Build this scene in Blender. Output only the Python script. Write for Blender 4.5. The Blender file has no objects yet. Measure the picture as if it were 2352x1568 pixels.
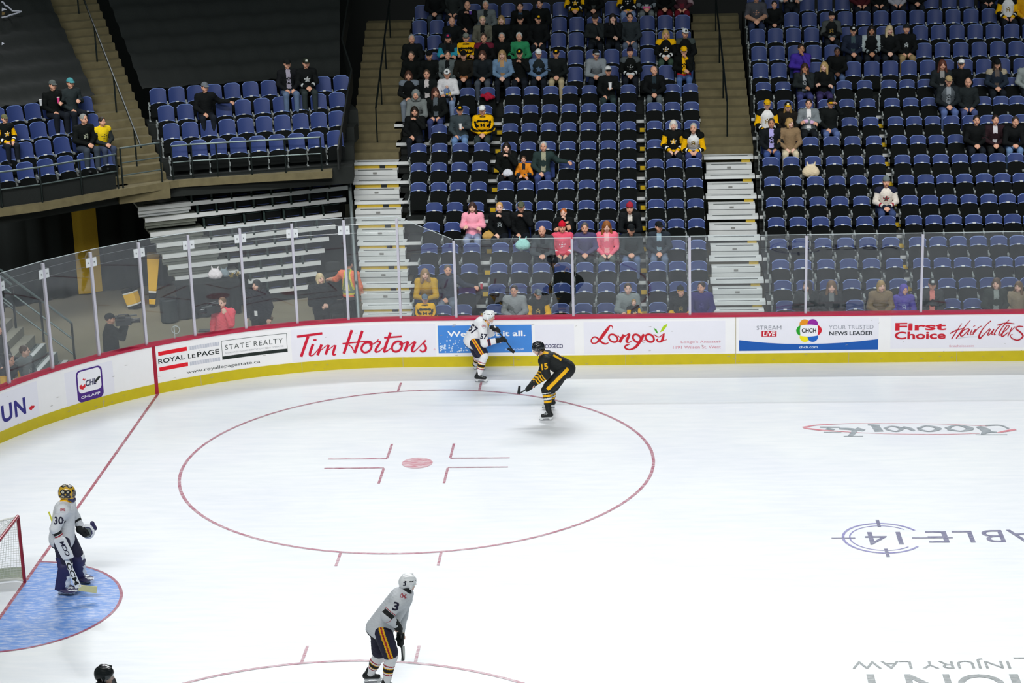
import bpy, bmesh, math, random
import numpy as np
from mathutils import Vector, Matrix
from mathutils.bvhtree import BVHTree
random.seed(7); np.random.seed(7)
SC = bpy.context.scene
COL = SC.collection
PI = math.pi

# ------------------------------------------------------------------ camera, world, lamps, exposure
cam = bpy.data.cameras.new('camera'); co = bpy.data.objects.new('camera', cam); COL.objects.link(co)
cam.sensor_width = 36.0; cam.lens = 4793.038 / 2352 * 36.0; cam.clip_end = 300
def cam_matrix(loc, rx, roll, rz):
    return Matrix.Translation(loc) @ Matrix.Rotation(rz, 4, 'Z') @ Matrix.Rotation(rx, 4, 'X') @ Matrix.Rotation(roll, 4, 'Z')
co.matrix_world = cam_matrix((10.5358, -31.2038, 13.7853), 1.2806, -0.03, 0.0666)
SC.camera = co
SC.view_settings.view_transform = 'Standard'; SC.view_settings.look = 'None'
SC.view_settings.gamma = 1.0; SC.view_settings.use_curve_mapping = False
SC.view_settings.exposure = 0.0
SC.cycles.max_bounces = 6; SC.cycles.transparent_max_bounces = 16
SC.cycles.caustics_reflective = False; SC.cycles.caustics_refractive = False

wd = bpy.data.worlds.new('arena_air'); SC.world = wd; wd.use_nodes = True
wb = wd.node_tree.nodes['Background']; wb.inputs['Color'].default_value = (0.72, 0.93, 0.95, 1); wb.inputs['Strength'].default_value = 0.17

def lamp(name, loc, target, sx, sy, power, spread, color=(1, 1, 1)):
    L = bpy.data.lights.new(name, 'AREA'); L.shape = 'RECTANGLE'; L.size = sx; L.size_y = sy
    L.energy = power; L.color = color; L.spread = math.radians(spread)
    o = bpy.data.objects.new(name, L); COL.objects.link(o); o.location = loc
    d = Vector(target) - Vector(loc)
    o.rotation_euler = d.to_track_quat('-Z', 'Y').to_euler()
    return o
# rows of rink floodlights hung over the two long sides and the centre
lamp('floodlight', (9, 27.3, 17.5), (9, 2, 0), 34, 0.4, 1300, 56, (0.96, 0.98, 1.0))
lamp('floodlight', (9, -17, 20), (9, 7.0, 0.5), 40, 0.8, 1300, 56, (1.0, 0.985, 0.96))
lamp('floodlight', (9, 1.0, 20), (9, 2.5, 0), 44, 3.0, 330, 110, (0.98, 0.99, 1.0))
lamp('stand_fill', (9, 3, 19), (8, 19.5, 2), 40, 1.0, 760, 46, (1.0, 0.985, 0.95))  # added fill lamp that brightens the stands, not one of the floodlights

# ------------------------------------------------------------------ helpers
def C(h, a=1.0):
    h = h.lstrip('#')
    v = [int(h[i:i + 2], 16) / 255 for i in (0, 2, 4)]
    return tuple([(x / 12.92 if x <= .04045 else ((x + .055) / 1.055) ** 2.4) for x in v] + [a])

MATS = {}
def mat(name, col='#808080', rough=.6, metal=0., var=.12, scale=14., bump=0., spec=.4, coat=0.):
    if name in MATS: return MATS[name]
    m = bpy.data.materials.new(name); m.use_nodes = True; nt = m.node_tree
    b = nt.nodes['Principled BSDF']; c = C(col) if isinstance(col, str) else col
    tc = nt.nodes.new('ShaderNodeTexCoord'); nz = nt.nodes.new('ShaderNodeTexNoise'); nz.inputs['Scale'].default_value = scale
    nz.inputs['Detail'].default_value = 4
    nt.links.new(tc.outputs['Object'], nz.inputs['Vector'])
    mx = nt.nodes.new('ShaderNodeMix'); mx.data_type = 'RGBA'
    mx.inputs['A'].default_value = tuple(x * (1 - var) for x in c[:3]) + (1,)
    mx.inputs['B'].default_value = tuple(min(1, x * (1 + var)) for x in c[:3]) + (1,)
    nt.links.new(nz.outputs['Fac'], mx.inputs['Factor']); nt.links.new(mx.outputs['Result'], b.inputs['Base Color'])
    b.inputs['Roughness'].default_value = rough; b.inputs['Metallic'].default_value = metal
    b.inputs['Specular IOR Level'].default_value = spec; b.inputs['Coat Weight'].default_value = coat
    if bump:
        bp = nt.nodes.new('ShaderNodeBump'); bp.inputs['Strength'].default_value = bump; bp.inputs['Distance'].default_value = .02
        nt.links.new(nz.outputs['Fac'], bp.inputs['Height']); nt.links.new(bp.outputs['Normal'], b.inputs['Normal'])
    MATS[name] = m
    return m
def cloth(h): return mat('cloth_' + h.strip('#'), h, .85, var=.16, scale=30, spec=.15)
def skinm(h): return mat('skin_' + h.strip('#'), h, .5, var=.07, scale=40)
def paint(h, rough=.5): return mat('paint_%s_%d' % (h.strip('#'), rough * 10), h, rough, var=.04, scale=6)

def tag(o, label=None, cat=None, group=None, kind=None):
    for k, v in (('label', label), ('category', cat), ('group', group), ('kind', kind)):
        if v: o[k] = v
    return o
def link(o, parent=None):
    COL.objects.link(o)
    if parent is not None: o.parent = parent
    return o
def empty(name, loc=(0, 0, 0), rz=0):
    o = bpy.data.objects.new(name, None); o.location = loc; o.rotation_euler = (0, 0, rz); o.empty_display_size = .2
    return link(o)

class MB:
    """collects shapes and links them as one mesh object"""
    def __init__(s): s.v = []; s.f = []; s.m = []
    def add(s, vs, fs, mi=0, M=None):
        n = len(s.v)
        s.v += [tuple(M @ Vector(p)) if M is not None else tuple(p) for p in vs]
        s.f += [tuple(i + n for i in f) for f in fs]; s.m += [mi] * len(fs); return s
    def box(s, c, d, mi=0, M=None):
        x, y, z = c; a, b, h = d[0] / 2, d[1] / 2, d[2] / 2
        vs = [(x + i * a, y + j * b, z + k * h) for k in (-1, 1) for j in (-1, 1) for i in (-1, 1)]
        return s.add(vs, [(0, 2, 3, 1), (4, 5, 7, 6), (0, 1, 5, 4), (2, 6, 7, 3), (0, 4, 6, 2), (1, 3, 7, 5)], mi, M)
    def tube(s, pts, r, n=8, mi=0, M=None):
        pts = [Vector(p) for p in pts]; rs = r if isinstance(r, (list, tuple)) else [r] * len(pts)
        vs = []; fs = []
        for i, p in enumerate(pts):
            t = (pts[min(i + 1, len(pts) - 1)] - pts[max(i - 1, 0)]).normalized()
            a = t.cross(Vector((0, 0, 1)))
            if a.length < .02: a = t.cross(Vector((1, 0, 0)))
            a.normalize(); b = t.cross(a)
            vs += [p + (a * math.cos(2 * PI * k / n) + b * math.sin(2 * PI * k / n)) * rs[i] for k in range(n)]
        for i in range(len(pts) - 1):
            for k in range(n): fs.append((i * n + k, i * n + (k + 1) % n, (i + 1) * n + (k + 1) % n, (i + 1) * n + k))
        fs.append(tuple(range(n - 1, -1, -1))); fs.append(tuple((len(pts) - 1) * n + k for k in range(n)))
        return s.add(vs, fs, mi, M)
    def prism(s, poly, fn, d0, d1, mi=0, M=None):
        """closed 2-D outline poly swept from depth d0 to d1; fn(u, v, d) -> point"""
        n = len(poly); vs = [fn(u, v, d) for d in (d0, d1) for u, v in poly]
        fs = [tuple(range(n - 1, -1, -1)), tuple(range(n, 2 * n))] + [(i, (i + 1) % n, n + (i + 1) % n, n + i) for i in range(n)]
        return s.add(vs, fs, mi, M)
    def sheet(s, fn, nu, nv, mi=0, M=None, th=0, closed=False):
        """surface fn(u, v) for u, v in 0..1; th gives thickness along fn's third argument"""
        vs = []; fs = []; layers = (0, 1) if th else (0,)
        for l in layers:
            for i in range(nu + 1):
                for j in range(nv + 1): vs.append(fn(i / nu, j / nv, l * th) if th else fn(i / nu, j / nv))
        N = (nu + 1) * (nv + 1); I = lambda i, j, l=0: l * N + i * (nv + 1) + j
        for i in range(nu):
            for j in range(nv):
                fs.append((I(i, j), I(i + 1, j), I(i + 1, j + 1), I(i, j + 1)))
                if th: fs.append((I(i, j, 1), I(i, j + 1, 1), I(i + 1, j + 1, 1), I(i + 1, j, 1)))
        if th:
            for i in range(nu):
                fs.append((I(i, 0), I(i, 0, 1), I(i + 1, 0, 1), I(i + 1, 0))); fs.append((I(i, nv), I(i + 1, nv), I(i + 1, nv, 1), I(i, nv, 1)))
            for j in range(nv):
                fs.append((I(0, j), I(0, j + 1), I(0, j + 1, 1), I(0, j, 1))); fs.append((I(nu, j), I(nu, j, 1), I(nu, j + 1, 1), I(nu, j + 1)))
        return s.add(vs, fs, mi, M)
    def mesh(s, name, mats, bevel=0, smooth=None):
        me = bpy.data.meshes.new(name); me.from_pydata(s.v, [], s.f)
        for m in (mats if isinstance(mats, (list, tuple)) else [mats]): me.materials.append(m)
        me.polygons.foreach_set('material_index', s.m)
        if bevel:
            bm = bmesh.new(); bm.from_mesh(me)
            es = [e for e in bm.edges if len(e.link_faces) == 2 and e.calc_face_angle(0) > .6]
            bmesh.ops.bevel(bm, geom=es, offset=bevel, segments=2, affect='EDGES', profile=.6)
            bm.to_mesh(me); bm.free()
        if smooth is not None:
            me.shade_smooth(); me.set_sharp_from_angle(angle=smooth)
        me.update(); return me
    def build(s, name, mats, parent=None, bevel=0, smooth=None):
        return link(bpy.data.objects.new(name, s.mesh(name, mats, bevel, smooth)), parent)
def inst(name, me, parent=None, loc=(0, 0, 0), rot=(0, 0, 0)):
    o = bpy.data.objects.new(name, me); o.location = loc; o.rotation_euler = rot; return link(o, parent)
def struct(o, label=None): return tag(o, label, None, None, 'structure')
_kids = {}
def kids(o):
    return _kids.setdefault(o.name, [c for c in o.children])
def copy_tree(o, loc, rz=0, label=None, group=None):
    c = o.copy(); COL.objects.link(c); c.location = loc; c.rotation_euler = (0, 0, rz)
    if label: c['label'] = label
    if group: c['group'] = group
    for ch in kids(o):
        d = ch.copy(); COL.objects.link(d); d.parent = c
        for g in kids(ch):
            e = g.copy(); COL.objects.link(e); e.parent = d
    return c
# ------------------------------------------------------------------ the rink
FT = .3048
ARC = (28 - 11) * FT, 42.5 * FT - 28 * FT; RAD = 28 * FT; YB = 42.5 * FT      # centre and radius of the corner, far board line
def bp(s, z, off=0.):
    """point on the inner face of the boards: s runs along the face (s = x on the straight), off towards the ice"""
    if s >= ARC[0]: return Vector((s, YB - off, z))
    th = PI / 2 + (ARC[0] - s) / RAD
    if th <= PI: return Vector((ARC[0] + (RAD - off) * math.cos(th), ARC[1] + (RAD - off) * math.sin(th), z))
    return Vector((ARC[0] - RAD + off, ARC[1] - RAD * (th - PI), z))
def s_steps(a, b, d=.25):
    n = max(1, int(math.ceil((b - a) / d))); return [a + (b - a) * i / n for i in range(n + 1)]
def band(mb, s0, s1, z0, z1, o0, o1, mi=0):
    """solid strip along the boards between two heights and two offsets"""
    ss = s_steps(s0, s1); vs = []; fs = []
    for s in ss: vs += [bp(s, z0, o0), bp(s, z0, o1), bp(s, z1, o1), bp(s, z1, o0)]
    for i in range(len(ss) - 1):
        a, b = 4 * i, 4 * i + 4
        for k in range(4): fs.append((a + k, a + (k + 1) % 4, b + (k + 1) % 4, b + k))
    fs.append((0, 3, 2, 1)); n = len(vs) - 4; fs.append((n, n + 1, n + 2, n + 3))
    mb.add(vs, fs, mi)

def ice_material():
    m = bpy.data.materials.new('ice'); m.use_nodes = True; nt = m.node_tree; b = nt.nodes['Principled BSDF']
    tc = nt.nodes.new('ShaderNodeTexCoord'); mp = nt.nodes.new('ShaderNodeMapping'); mp.inputs['Scale'].default_value = (.35, 2.2, 1); mp.inputs['Rotation'].default_value = (0, 0, .12)
    n1 = nt.nodes.new('ShaderNodeTexNoise'); n1.inputs['Scale'].default_value = 3.2; n1.inputs['Detail'].default_value = 9; n1.inputs['Roughness'].default_value = .65
    n2 = nt.nodes.new('ShaderNodeTexNoise'); n2.inputs['Scale'].default_value = .35; n2.inputs['Detail'].default_value = 2
    nt.links.new(tc.outputs['Object'], mp.inputs['Vector']); nt.links.new(mp.outputs['Vector'], n1.inputs['Vector']); nt.links.new(tc.outputs['Object'], n2.inputs['Vector'])
    r = nt.nodes.new('ShaderNodeValToRGB'); r.color_ramp.elements[0].position = .32; r.color_ramp.elements[0].color = (.83, .86, .89, 1)
    r.color_ramp.elements[1].position = .62; r.color_ramp.elements[1].color = (.90, .915, .93, 1)
    nt.links.new(n1.outputs['Fac'], r.inputs['Fac'])
    mx = nt.nodes.new('ShaderNodeMix'); mx.data_type = 'RGBA'; mx.blend_type = 'MULTIPLY'; mx.inputs['Factor'].default_value = 1
    r2 = nt.nodes.new('ShaderNodeValToRGB'); r2.color_ramp.elements[0].position = .35; r2.color_ramp.elements[0].color = (.95, .95, .985, 1); r2.color_ramp.elements[1].position = .6; r2.color_ramp.elements[1].color = (1, 1, 1, 1)
    nt.links.new(n2.outputs['Fac'], r2.inputs['Fac']); nt.links.new(r.outputs['Color'], mx.inputs['A']); nt.links.new(r2.outputs['Color'], mx.inputs['B'])
    nt.links.new(mx.outputs['Result'], b.inputs['Base Color'])
    b.inputs['Roughness'].default_value = .28; b.inputs['Specular IOR Level'].default_value = .18
    bu = nt.nodes.new('ShaderNodeBump'); bu.inputs['Strength'].default_value = .06; nt.links.new(n1.outputs['Fac'], bu.inputs['Height']); nt.links.new(bu.outputs['Normal'], b.inputs['Normal'])
    return m
ICE = ice_material()
def ice_paint(name, col, lo=.38, hi=.6, sc=(.9, 5, 1), amount=1.0, rot=.15):
    """paint under scratched ice: skate scratches let the ice white through"""
    m = bpy.data.materials.new(name); m.use_nodes = True; nt = m.node_tree; b = nt.nodes['Principled BSDF']
    tc = nt.nodes.new('ShaderNodeTexCoord'); mp = nt.nodes.new('ShaderNodeMapping'); mp.inputs['Scale'].default_value = sc; mp.inputs['Rotation'].default_value = (0, 0, rot)
    n1 = nt.nodes.new('ShaderNodeTexNoise'); n1.inputs['Scale'].default_value = 3; n1.inputs['Detail'].default_value = 8; n1.inputs['Roughness'].default_value = .7
    nt.links.new(tc.outputs['Object'], mp.inputs['Vector']); nt.links.new(mp.outputs['Vector'], n1.inputs['Vector'])
    r = nt.nodes.new('ShaderNodeValToRGB'); r.color_ramp.elements[0].position = lo; r.color_ramp.elements[0].color = C(col)
    w = tuple(a * (1 - amount) + b_ * amount for a, b_ in zip(C(col), (.86, .87, .9, 1)))
    r.color_ramp.elements[1].position = hi; r.color_ramp.elements[1].color = w
    nt.links.new(n1.outputs['Fac'], r.inputs['Fac']); nt.links.new(r.outputs['Color'], b.inputs['Base Color'])
    b.inputs['Roughness'].default_value = .3; b.inputs['Specular IOR Level'].default_value = .18
    return m

# ice sheet bounded by the board face
out = [bp(s, 0) for s in s_steps(ARC[0] - RAD * PI / 2, ARC[0], .3)] + [Vector((32, YB, 0)), Vector((32, -16, 0)), Vector((ARC[0] - RAD, -16, 0))]
mb = MB(); mb.prism([(p.x, p.y) for p in out[::-1]], lambda u, v, d: (u, v, d), -.05, 0.0)
struct(mb.build('floor_ice', ICE), 'white rink ice scratched by skates')
mb = MB(); mb.box((8, 20, -.06), (60, 40, .06)); struct(mb.build('floor_concrete', mat('concrete_floor', '#8b8572', .75, var=.2, scale=1.2)), 'grey brown concrete floor behind the corner boards')

RED = ice_paint('faded_red_line', '#a2425f', .42, .68, (2, 9, 1), .7); RED2 = ice_paint('red_line', '#a03c52', .45, .74, (2, 6, 1), .6)
BLUE = ice_paint('crease_blue', '#6f9ae0', .46, .70, (1.6, 7, 1), .75, -.3)
def flat(name, polys, m, z, label):
    mb = MB()
    for pl in polys: mb.add([(x, y, z) for x, y in pl], [tuple(range(len(pl)))])
    o = mb.build(name, m); return struct(o, label)
def ringp(cx, cy, r0, r1, a0=0, a1=2 * PI, n=96):
    return [[(cx + r0 * math.cos(a), cy + r0 * math.sin(a)), (cx + r1 * math.cos(a), cy + r1 * math.sin(a)), (cx + r1 * math.cos(b), cy + r1 * math.sin(b)), (cx + r0 * math.cos(b), cy + r0 * math.sin(b))]
            for a, b in [(a0 + (a1 - a0) * i / n, a0 + (a1 - a0) * (i + 1) / n) for i in range(n)]]
def rect(x0, y0, x1, y1): return [(x0, y0), (x1, y0), (x1, y1), (x0, y1)]
CX, CY, CR = 20 * FT, 22 * FT, 15 * FT
for sgn in (1, -1):
    cy = CY * sgn; P = ringp(CX, cy, CR - .03, CR + .03)
    hx = 2.875 * FT; hy = math.sqrt(CR ** 2 - hx ** 2)
    for sx in (-1, 1):
        for sy in (-1, 1): P.append(rect(CX + sx * hx - .025, cy + sy * hy + .035, CX + sx * hx + .025, cy + sy * (hy + .62)) if sy > 0 else rect(CX + sx * hx - .025, cy - hy - .62, CX + sx * hx + .025, cy - hy - .035))
    flat('floor_marking_circle', P, RED, .004, 'red face-off circle painted on the ice')
    P = []
    for sx in (-1, 1):
        for sy in (-1, 1):
            x0, y0 = CX + sx * .62, cy + sy * .26
            P += [rect(min(x0, x0 + sx * 1.16), y0 - .025, max(x0, x0 + sx * 1.16), y0 + .025), rect(x0 - .025, min(y0 + sy * .026, y0 + sy * .86), x0 + .025, max(y0 + sy * .026, y0 + sy * .86))]
    flat('floor_marking_bars', P, RED, .004, 'red L-shaped face-off bars painted on the ice')
    flat('floor_marking_dot', [[(CX + .3 * math.cos(a * PI / 16), cy + .3 * math.sin(a * PI / 16)) for a in range(32)]], ice_paint('dot_red', '#c0566c', .36, .62, (2, 9, 1), .7), .004, 'red face-off spot painted on the ice')
flat('floor_marking_goal_line', [rect(-.03, -12, .03, math.sqrt(RAD ** 2 - (ARC[0]) ** 2) + ARC[1])], RED2, .003, 'thin red goal line')
a0 = math.acos(1.22 / 1.83)
cre = [(1.83 * math.cos(t), 1.83 * math.sin(t)) for t in np.linspace(-PI / 2, PI / 2, 40)]
flat('floor_marking_crease', [cre], BLUE, .002, 'blue goal crease scratched white')
flat('floor_marking_crease_edge', ringp(0, 0, 1.81, 1.86, -PI / 2, PI / 2, 48), ice_paint('crease_red', '#9c4a64', .5, .8, (2, 6, 1), .6), .004, 'red outline of the goal crease')

# boards
WHITE_B = mat('board_white', '#f3f2f4', .35, var=.03, scale=3, coat=.2); YEL = mat('kick_plate_yellow', '#c9b700', .4, var=.1, scale=5, coat=.2); REDT = mat('board_rail_red', '#b3103c', .3, var=.06, coat=.3)
S0, S1 = ARC[0] - RAD * PI / 2 - 3, 30
mb = MB(); band(mb, S0, S1, .235, 1.075, -.16, 0.0); struct(mb.build('wall_boards', WHITE_B), 'white dasher boards around the ice')
mb = MB(); band(mb, S0, S1, 0.0, .235, -.16, .006); struct(mb.build('baseboard_kick_plate', YEL), 'yellow kick plate along the foot of the boards')
mb = MB(); band(mb, S0, S1, 1.075, 1.125, -.19, .02); struct(mb.build('trim_rail', REDT), 'red cap rail on top of the boards')
mb = MB()
for s in (12.518, 10.096, 7.615, 5.145, 2.895, .618, 14.991, 17.334, -1.7): band(mb, s - .006, s + .006, .0, .235 if s not in (12.518,) else 1.07, 0, .0085)
struct(mb.build('trim_seams', mat('seam', '#b5a98a', .6)), 'thin joints between board panels')
mb = MB(); band(mb, -.45, -.37, 0, 1.07, 0, .009); struct(mb.build('trim_goal_line', paint('#a5112f')), 'red goal line carried up the boards')
# scuffs on the boards
mb = MB()
for i in range(90):
    s = random.uniform(-4.5, 19); z = random.choice((random.uniform(.02, .25), random.uniform(.2, 1.0))); l = random.uniform(.015, .07)
    a, b = bp(s, z, .0095), bp(s + l, z + random.uniform(-.01, .015), .0095)
    mb.add([a, b, b + Vector((0, 0, .009)), a + Vector((0, 0, .007))], [(0, 1, 2, 3)])
tag(mb.build('puck_scuffs', mat('scuff', '#a09c98', .8)), None, None, None, 'structure')

# glass: thin clear sheets that mirror the bright ice
def glass_material():
    m = bpy.data.materials.new('rink_glass'); m.use_nodes = True; nt = m.node_tree; nt.nodes.remove(nt.nodes['Principled BSDF'])
    o = nt.nodes['Material Output']; tr = nt.nodes.new('ShaderNodeBsdfTransparent'); tr.inputs['Color'].default_value = (.97, .985, .98, 1)
    gl = nt.nodes.new('ShaderNodeBsdfGlossy'); gl.inputs['Roughness'].default_value = .012; gl.inputs['Color'].default_value = (.95, .96, 1, 1)
    fr = nt.nodes.new('ShaderNodeFresnel'); ge = nt.nodes.new('ShaderNodeNewGeometry'); io = nt.nodes.new('ShaderNodeMix'); io.inputs['A'].default_value = 1.53; io.inputs['B'].default_value = 1 / 1.53; nt.links.new(ge.outputs['Backfacing'], io.inputs['Factor']); nt.links.new(io.outputs['Result'], fr.inputs['IOR'])
    tc = nt.nodes.new('ShaderNodeTexCoord'); nz = nt.nodes.new('ShaderNodeTexNoise'); nz.inputs['Scale'].default_value = 6; nt.links.new(tc.outputs['Object'], nz.inputs['Vector'])
    ad = nt.nodes.new('ShaderNodeMath'); ad.operation = 'MULTIPLY_ADD'; ad.inputs[1].default_value = .012; nt.links.new(nz.outputs['Fac'], ad.inputs[0]); nt.links.new(fr.outputs['Fac'], ad.inputs[2])
    mx = nt.nodes.new('ShaderNodeMixShader'); nt.links.new(ad.outputs[0], mx.inputs['Fac']); nt.links.new(tr.outputs[0], mx.inputs[1]); nt.links.new(gl.outputs[0], mx.inputs[2]); nt.links.new(mx.outputs[0], o.inputs['Surface'])
    return m
GLASS = glass_material()
EDGE = mat('glass_edge', '#c9d3d6', .25, var=.05)
POSTM = mat('post_white', '#c9c6d2', .3, .3, var=.05)
TAGM = mat('bracket_clear', '#d9dde0', .25, var=.03)
psn = [-6.3, -5.1, -3.97, -2.81, -1.65, -.526, .59, 1.732, 2.862, 3.985, 5.135, 6.371, 8.96, 11.52, 14.043, 16.538, 19.03, 21.5, 24]
gh = lambda s: 3.42 if s <= 5.2 else (3.42 - (s - 5.135) / (6.371 - 5.135) * .54 if s < 6.371 else 2.885)
places = {}
for i, (a, b) in enumerate(zip(psn[:-1], psn[1:])):
    mb = MB(); ss = [a + .012, b - .012] if b < 5.3 else s_steps(a + .012, b - .012, .6)
    vs = []; fs = []
    for s in ss: vs += [bp(s, 1.125, -.075), bp(s, 1.125, -.09), bp(s, gh(s), -.09), bp(s, gh(s), -.075)]
    for k in range(len(ss) - 1):
        for q in (0, 2): fs.append((4 * k + (q + 1) % 4 if q == 0 else 4 * k + 3, 4 * k + (2 if q == 0 else 0), 4 * k + 4 + (2 if q == 0 else 0), 4 * k + 4 + ((q + 1) % 4 if q == 0 else 3)))
    mb.add(vs, fs)
    g = mb.build('window_%d' % (i + 1), GLASS); struct(g, 'clear glass panel standing on the boards')
    mb = MB(); vs = []; fs = []
    for s in ss: vs += [bp(s, gh(s), -.074), bp(s, gh(s), -.091), bp(s, gh(s) + .008, -.091), bp(s, gh(s) + .008, -.074)]
    for k in range(len(ss) - 1):
        for q in range(4): fs.append((4 * k + q, 4 * k + (q + 1) % 4, 4 * k + 4 + (q + 1) % 4, 4 * k + 4 + q))
    mb.add(vs, fs); mb.build('glass_edge', EDGE, g)
for i, s in enumerate(psn):
    tall = s < 5.5
    mb = MB(); band(mb, s - .027, s + .027, 1.12, gh(s) - .03 if not tall else gh(s) - .05, -.11, -.05)
    o = mb.build('glass_post', POSTM)
    where = 'above the red goal line' if abs(s + .526) < .1 else ('%s glass post %s' % (['first', 'second', 'third', 'fourth', 'fifth', 'sixth', 'seventh', 'eighth', 'ninth', 'tenth', 'eleventh', 'twelfth'][i - 2 if tall else i - 11], 'from the left picture edge along the rounded corner' if tall else 'on the straight boards counted from the corner') if i >= 2 else 'hidden post beyond the left picture edge')
    tag(o, ('white upright ' + where) if i < 2 or 'above' in where else 'white ' + where, 'glass post', 'uprights between the rink glass panels')
    if s < 4.5 and s > -4.5:
        mb = MB(); band(mb, s - .125, s + .125, 3.06, 3.25, -.072, -.06); mb.build('bracket', TAGM, o)
        mb = MB()
        for dx in (-.07, .07): band(mb, s + dx - .012, s + dx + .012, 3.14, 3.165, -.06, -.05)
        mb.build('bolt', mat('steel', '#9a9da0', .35, .8), o)
mb = MB()
for z in (3.08, 3.27):
    mb.tube([bp(s, z, -.07) for s in s_steps(-4.6, 5.1, .4)], .004, 5)
tag(mb.build('support_cable', mat('steel', '#9a9da0', .35, .8)), 'pair of thin steel wires strung along the corner glass', 'cable')

# goal frame and net at the left edge
gol = empty('hockey_goal', (0, 0, 0)); tag(gol, 'red-framed hockey goal with white net at the left picture edge', 'goal')
PR = mat('goal_red', '#93142a', .35, var=.08, coat=.3); NETM = mat('net_white', '#d9dcd8', .8)
for sy in (-1, 1):
    mb = MB(); mb.tube([(0, sy * .94, 0), (0, sy * .94, 1.2)], .03, 12); mb.build('goal_post', PR, gol, smooth=.7)
mb = MB(); mb.tube([(0, -.94, 1.2), (0, .94, 1.2)], .03, 12); mb.build('crossbar', PR, gol, smooth=.7)
mb = MB(); mb.tube([(0, -.94, .05)] + [(-1.05 * math.sin(a), -1.0 * math.cos(a), .05) for a in np.linspace(.15, PI - .15, 16)] + [(0, .94, .05)], .03, 10); mb.build('base_frame', mat('goal_base', '#d8dad4', .5), gol, smooth=.7)
mb = MB(); mb.tube([(0, -.94, 1.19)] + [(-.5 * math.sin(a), -.95 * math.cos(a), 1.17) for a in np.linspace(.2, PI - .2, 12)] + [(0, .94, 1.19)], .018, 8); mb.build('top_frame', mat('goal_base', '#d8dad4', .5), gol, smooth=.7)
mb = MB()
def netp(t, h):   # t 0..1 around the back, h 0..1 height
    a = .02 + (PI - .04) * t; sag = .05 * math.sin(PI * h)
    d = (1.05 - .55 * h) - sag
    return Vector((-d * math.sin(a), -(.99 - .04 * h) * math.cos(a), .05 + 1.12 * h))
for i in range(57):
    mb.tube([netp(i / 56, k / 10) for k in range(11)], .0035, 4)
for k in range(27):
    mb.tube([netp(i / 28, k / 26) for i in range(29)], .0035, 4)
for i in range(14):
    x = -.5 * (i + .5) / 14; w = .93 * math.sqrt(max(.05, 1 - (x / .52) ** 2)); mb.tube([(x, -w, 1.17), (x, 0, 1.13), (x, w, 1.17)], .0035, 4)
for j in range(40):
    y = -.92 + 1.84 * j / 39; mb.tube([(-.01, y, 1.19), (-.25 * math.sqrt(max(0, 1 - y * y)), y, 1.13), (-.5 * math.sqrt(max(0, 1 - y * y)), y, 1.17)], .0035, 4)
mb.build('net', NETM, gol)
mb = MB(); mb.sheet(lambda u, v, t: (netp(u, 0).x * (1 - .01) + 0, netp(u, 0).y, .06 + v * .2 + t), 30, 2, th=.01); mb.build('net_skirt', mat('skirt', '#c4cbbb', .8), gol)
# ------------------------------------------------------------------ stands
ZT = [1.07, 1.331, 1.606, 1.906, 2.23, 2.535, 2.865, 3.192, 3.521, 3.845, 4.175, 4.512, 4.879, 5.205, 5.553, 5.859, 6.17, 6.49]   # seat-back tops by row
YT = [14.154 + .8 * i for i in range(18)]
ZR = [z - .8 for z in ZT]                                              # floor of each row
ALU = mat('aluminium', '#d3d7d8', .45, .05, var=.12, scale=3); ALU_D = mat('aluminium_dark', '#3b4242', .6, .2); DECK = mat('deck_dark', '#161b1a', .7, var=.2, scale=4)
CONC = mat('tier_concrete', '#6b6348', .85, var=.35, scale=5, bump=.2); BLK = mat('black_paint', '#111615', .6, var=.2); TARP = mat('black_tarp', '#141918', .85, var=.35, scale=60, bump=.25); YEP = mat('yellow_paint', '#b59a2c', .6, var=.15); DARKF = mat('fixed_tier_floor', '#181d1b', .8, var=.3, scale=3)
def deck(i, x0, x1, label, fixed=False):
    y0, y1 = YT[i] - .6, YT[i] + .2; z = ZR[i]; zb = ZR[i] - (.12 if not fixed else .6)
    mb = MB(); mb.box(((x0 + x1) / 2, (y0 + y1) / 2 + .02, (z + zb) / 2), (x1 - x0, y1 - y0 + .04, z - zb), 0)
    o = mb.build('floor_deck', DARKF if fixed else DECK); struct(o, label)
    if not fixed:
        mb = MB(); mb.box(((x0 + x1) / 2, y0 - .012, z - .035), (x1 - x0, .03, .075)); mb.build('nosing', ALU, o)
        mb = MB(); mb.box(((x0 + x1) / 2, y0 + .1, (z - .1 + (ZR[i - 1] if i else 0)) / 2), (x1 - x0, .03, max(.05, z - .1 - (ZR[i - 1] if i else 0)))); mb.build('riser', BLK, o)
LS = lambda i: 4.22 - .123 * i          # left edge of the left metal stairs, stepping outwards row by row
for i in range(12):
    deck(i, LS(i) + 1.19, 12.02, 'dark platform of the middle lower stand'); deck(i, 13.33, 23.5, 'dark platform of the right lower stand')
for i in range(12, 18):
    deck(i, 4.3, 11.95, 'dark floor of the middle upper tier', True); deck(i, 13.35, 23.5, 'dark floor of the right upper tier', True)
struct(MB().box((9, 29.6, 10), (90, .2, 34)).build('wall_back', BLK), 'dark wall behind the top rows')

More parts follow.
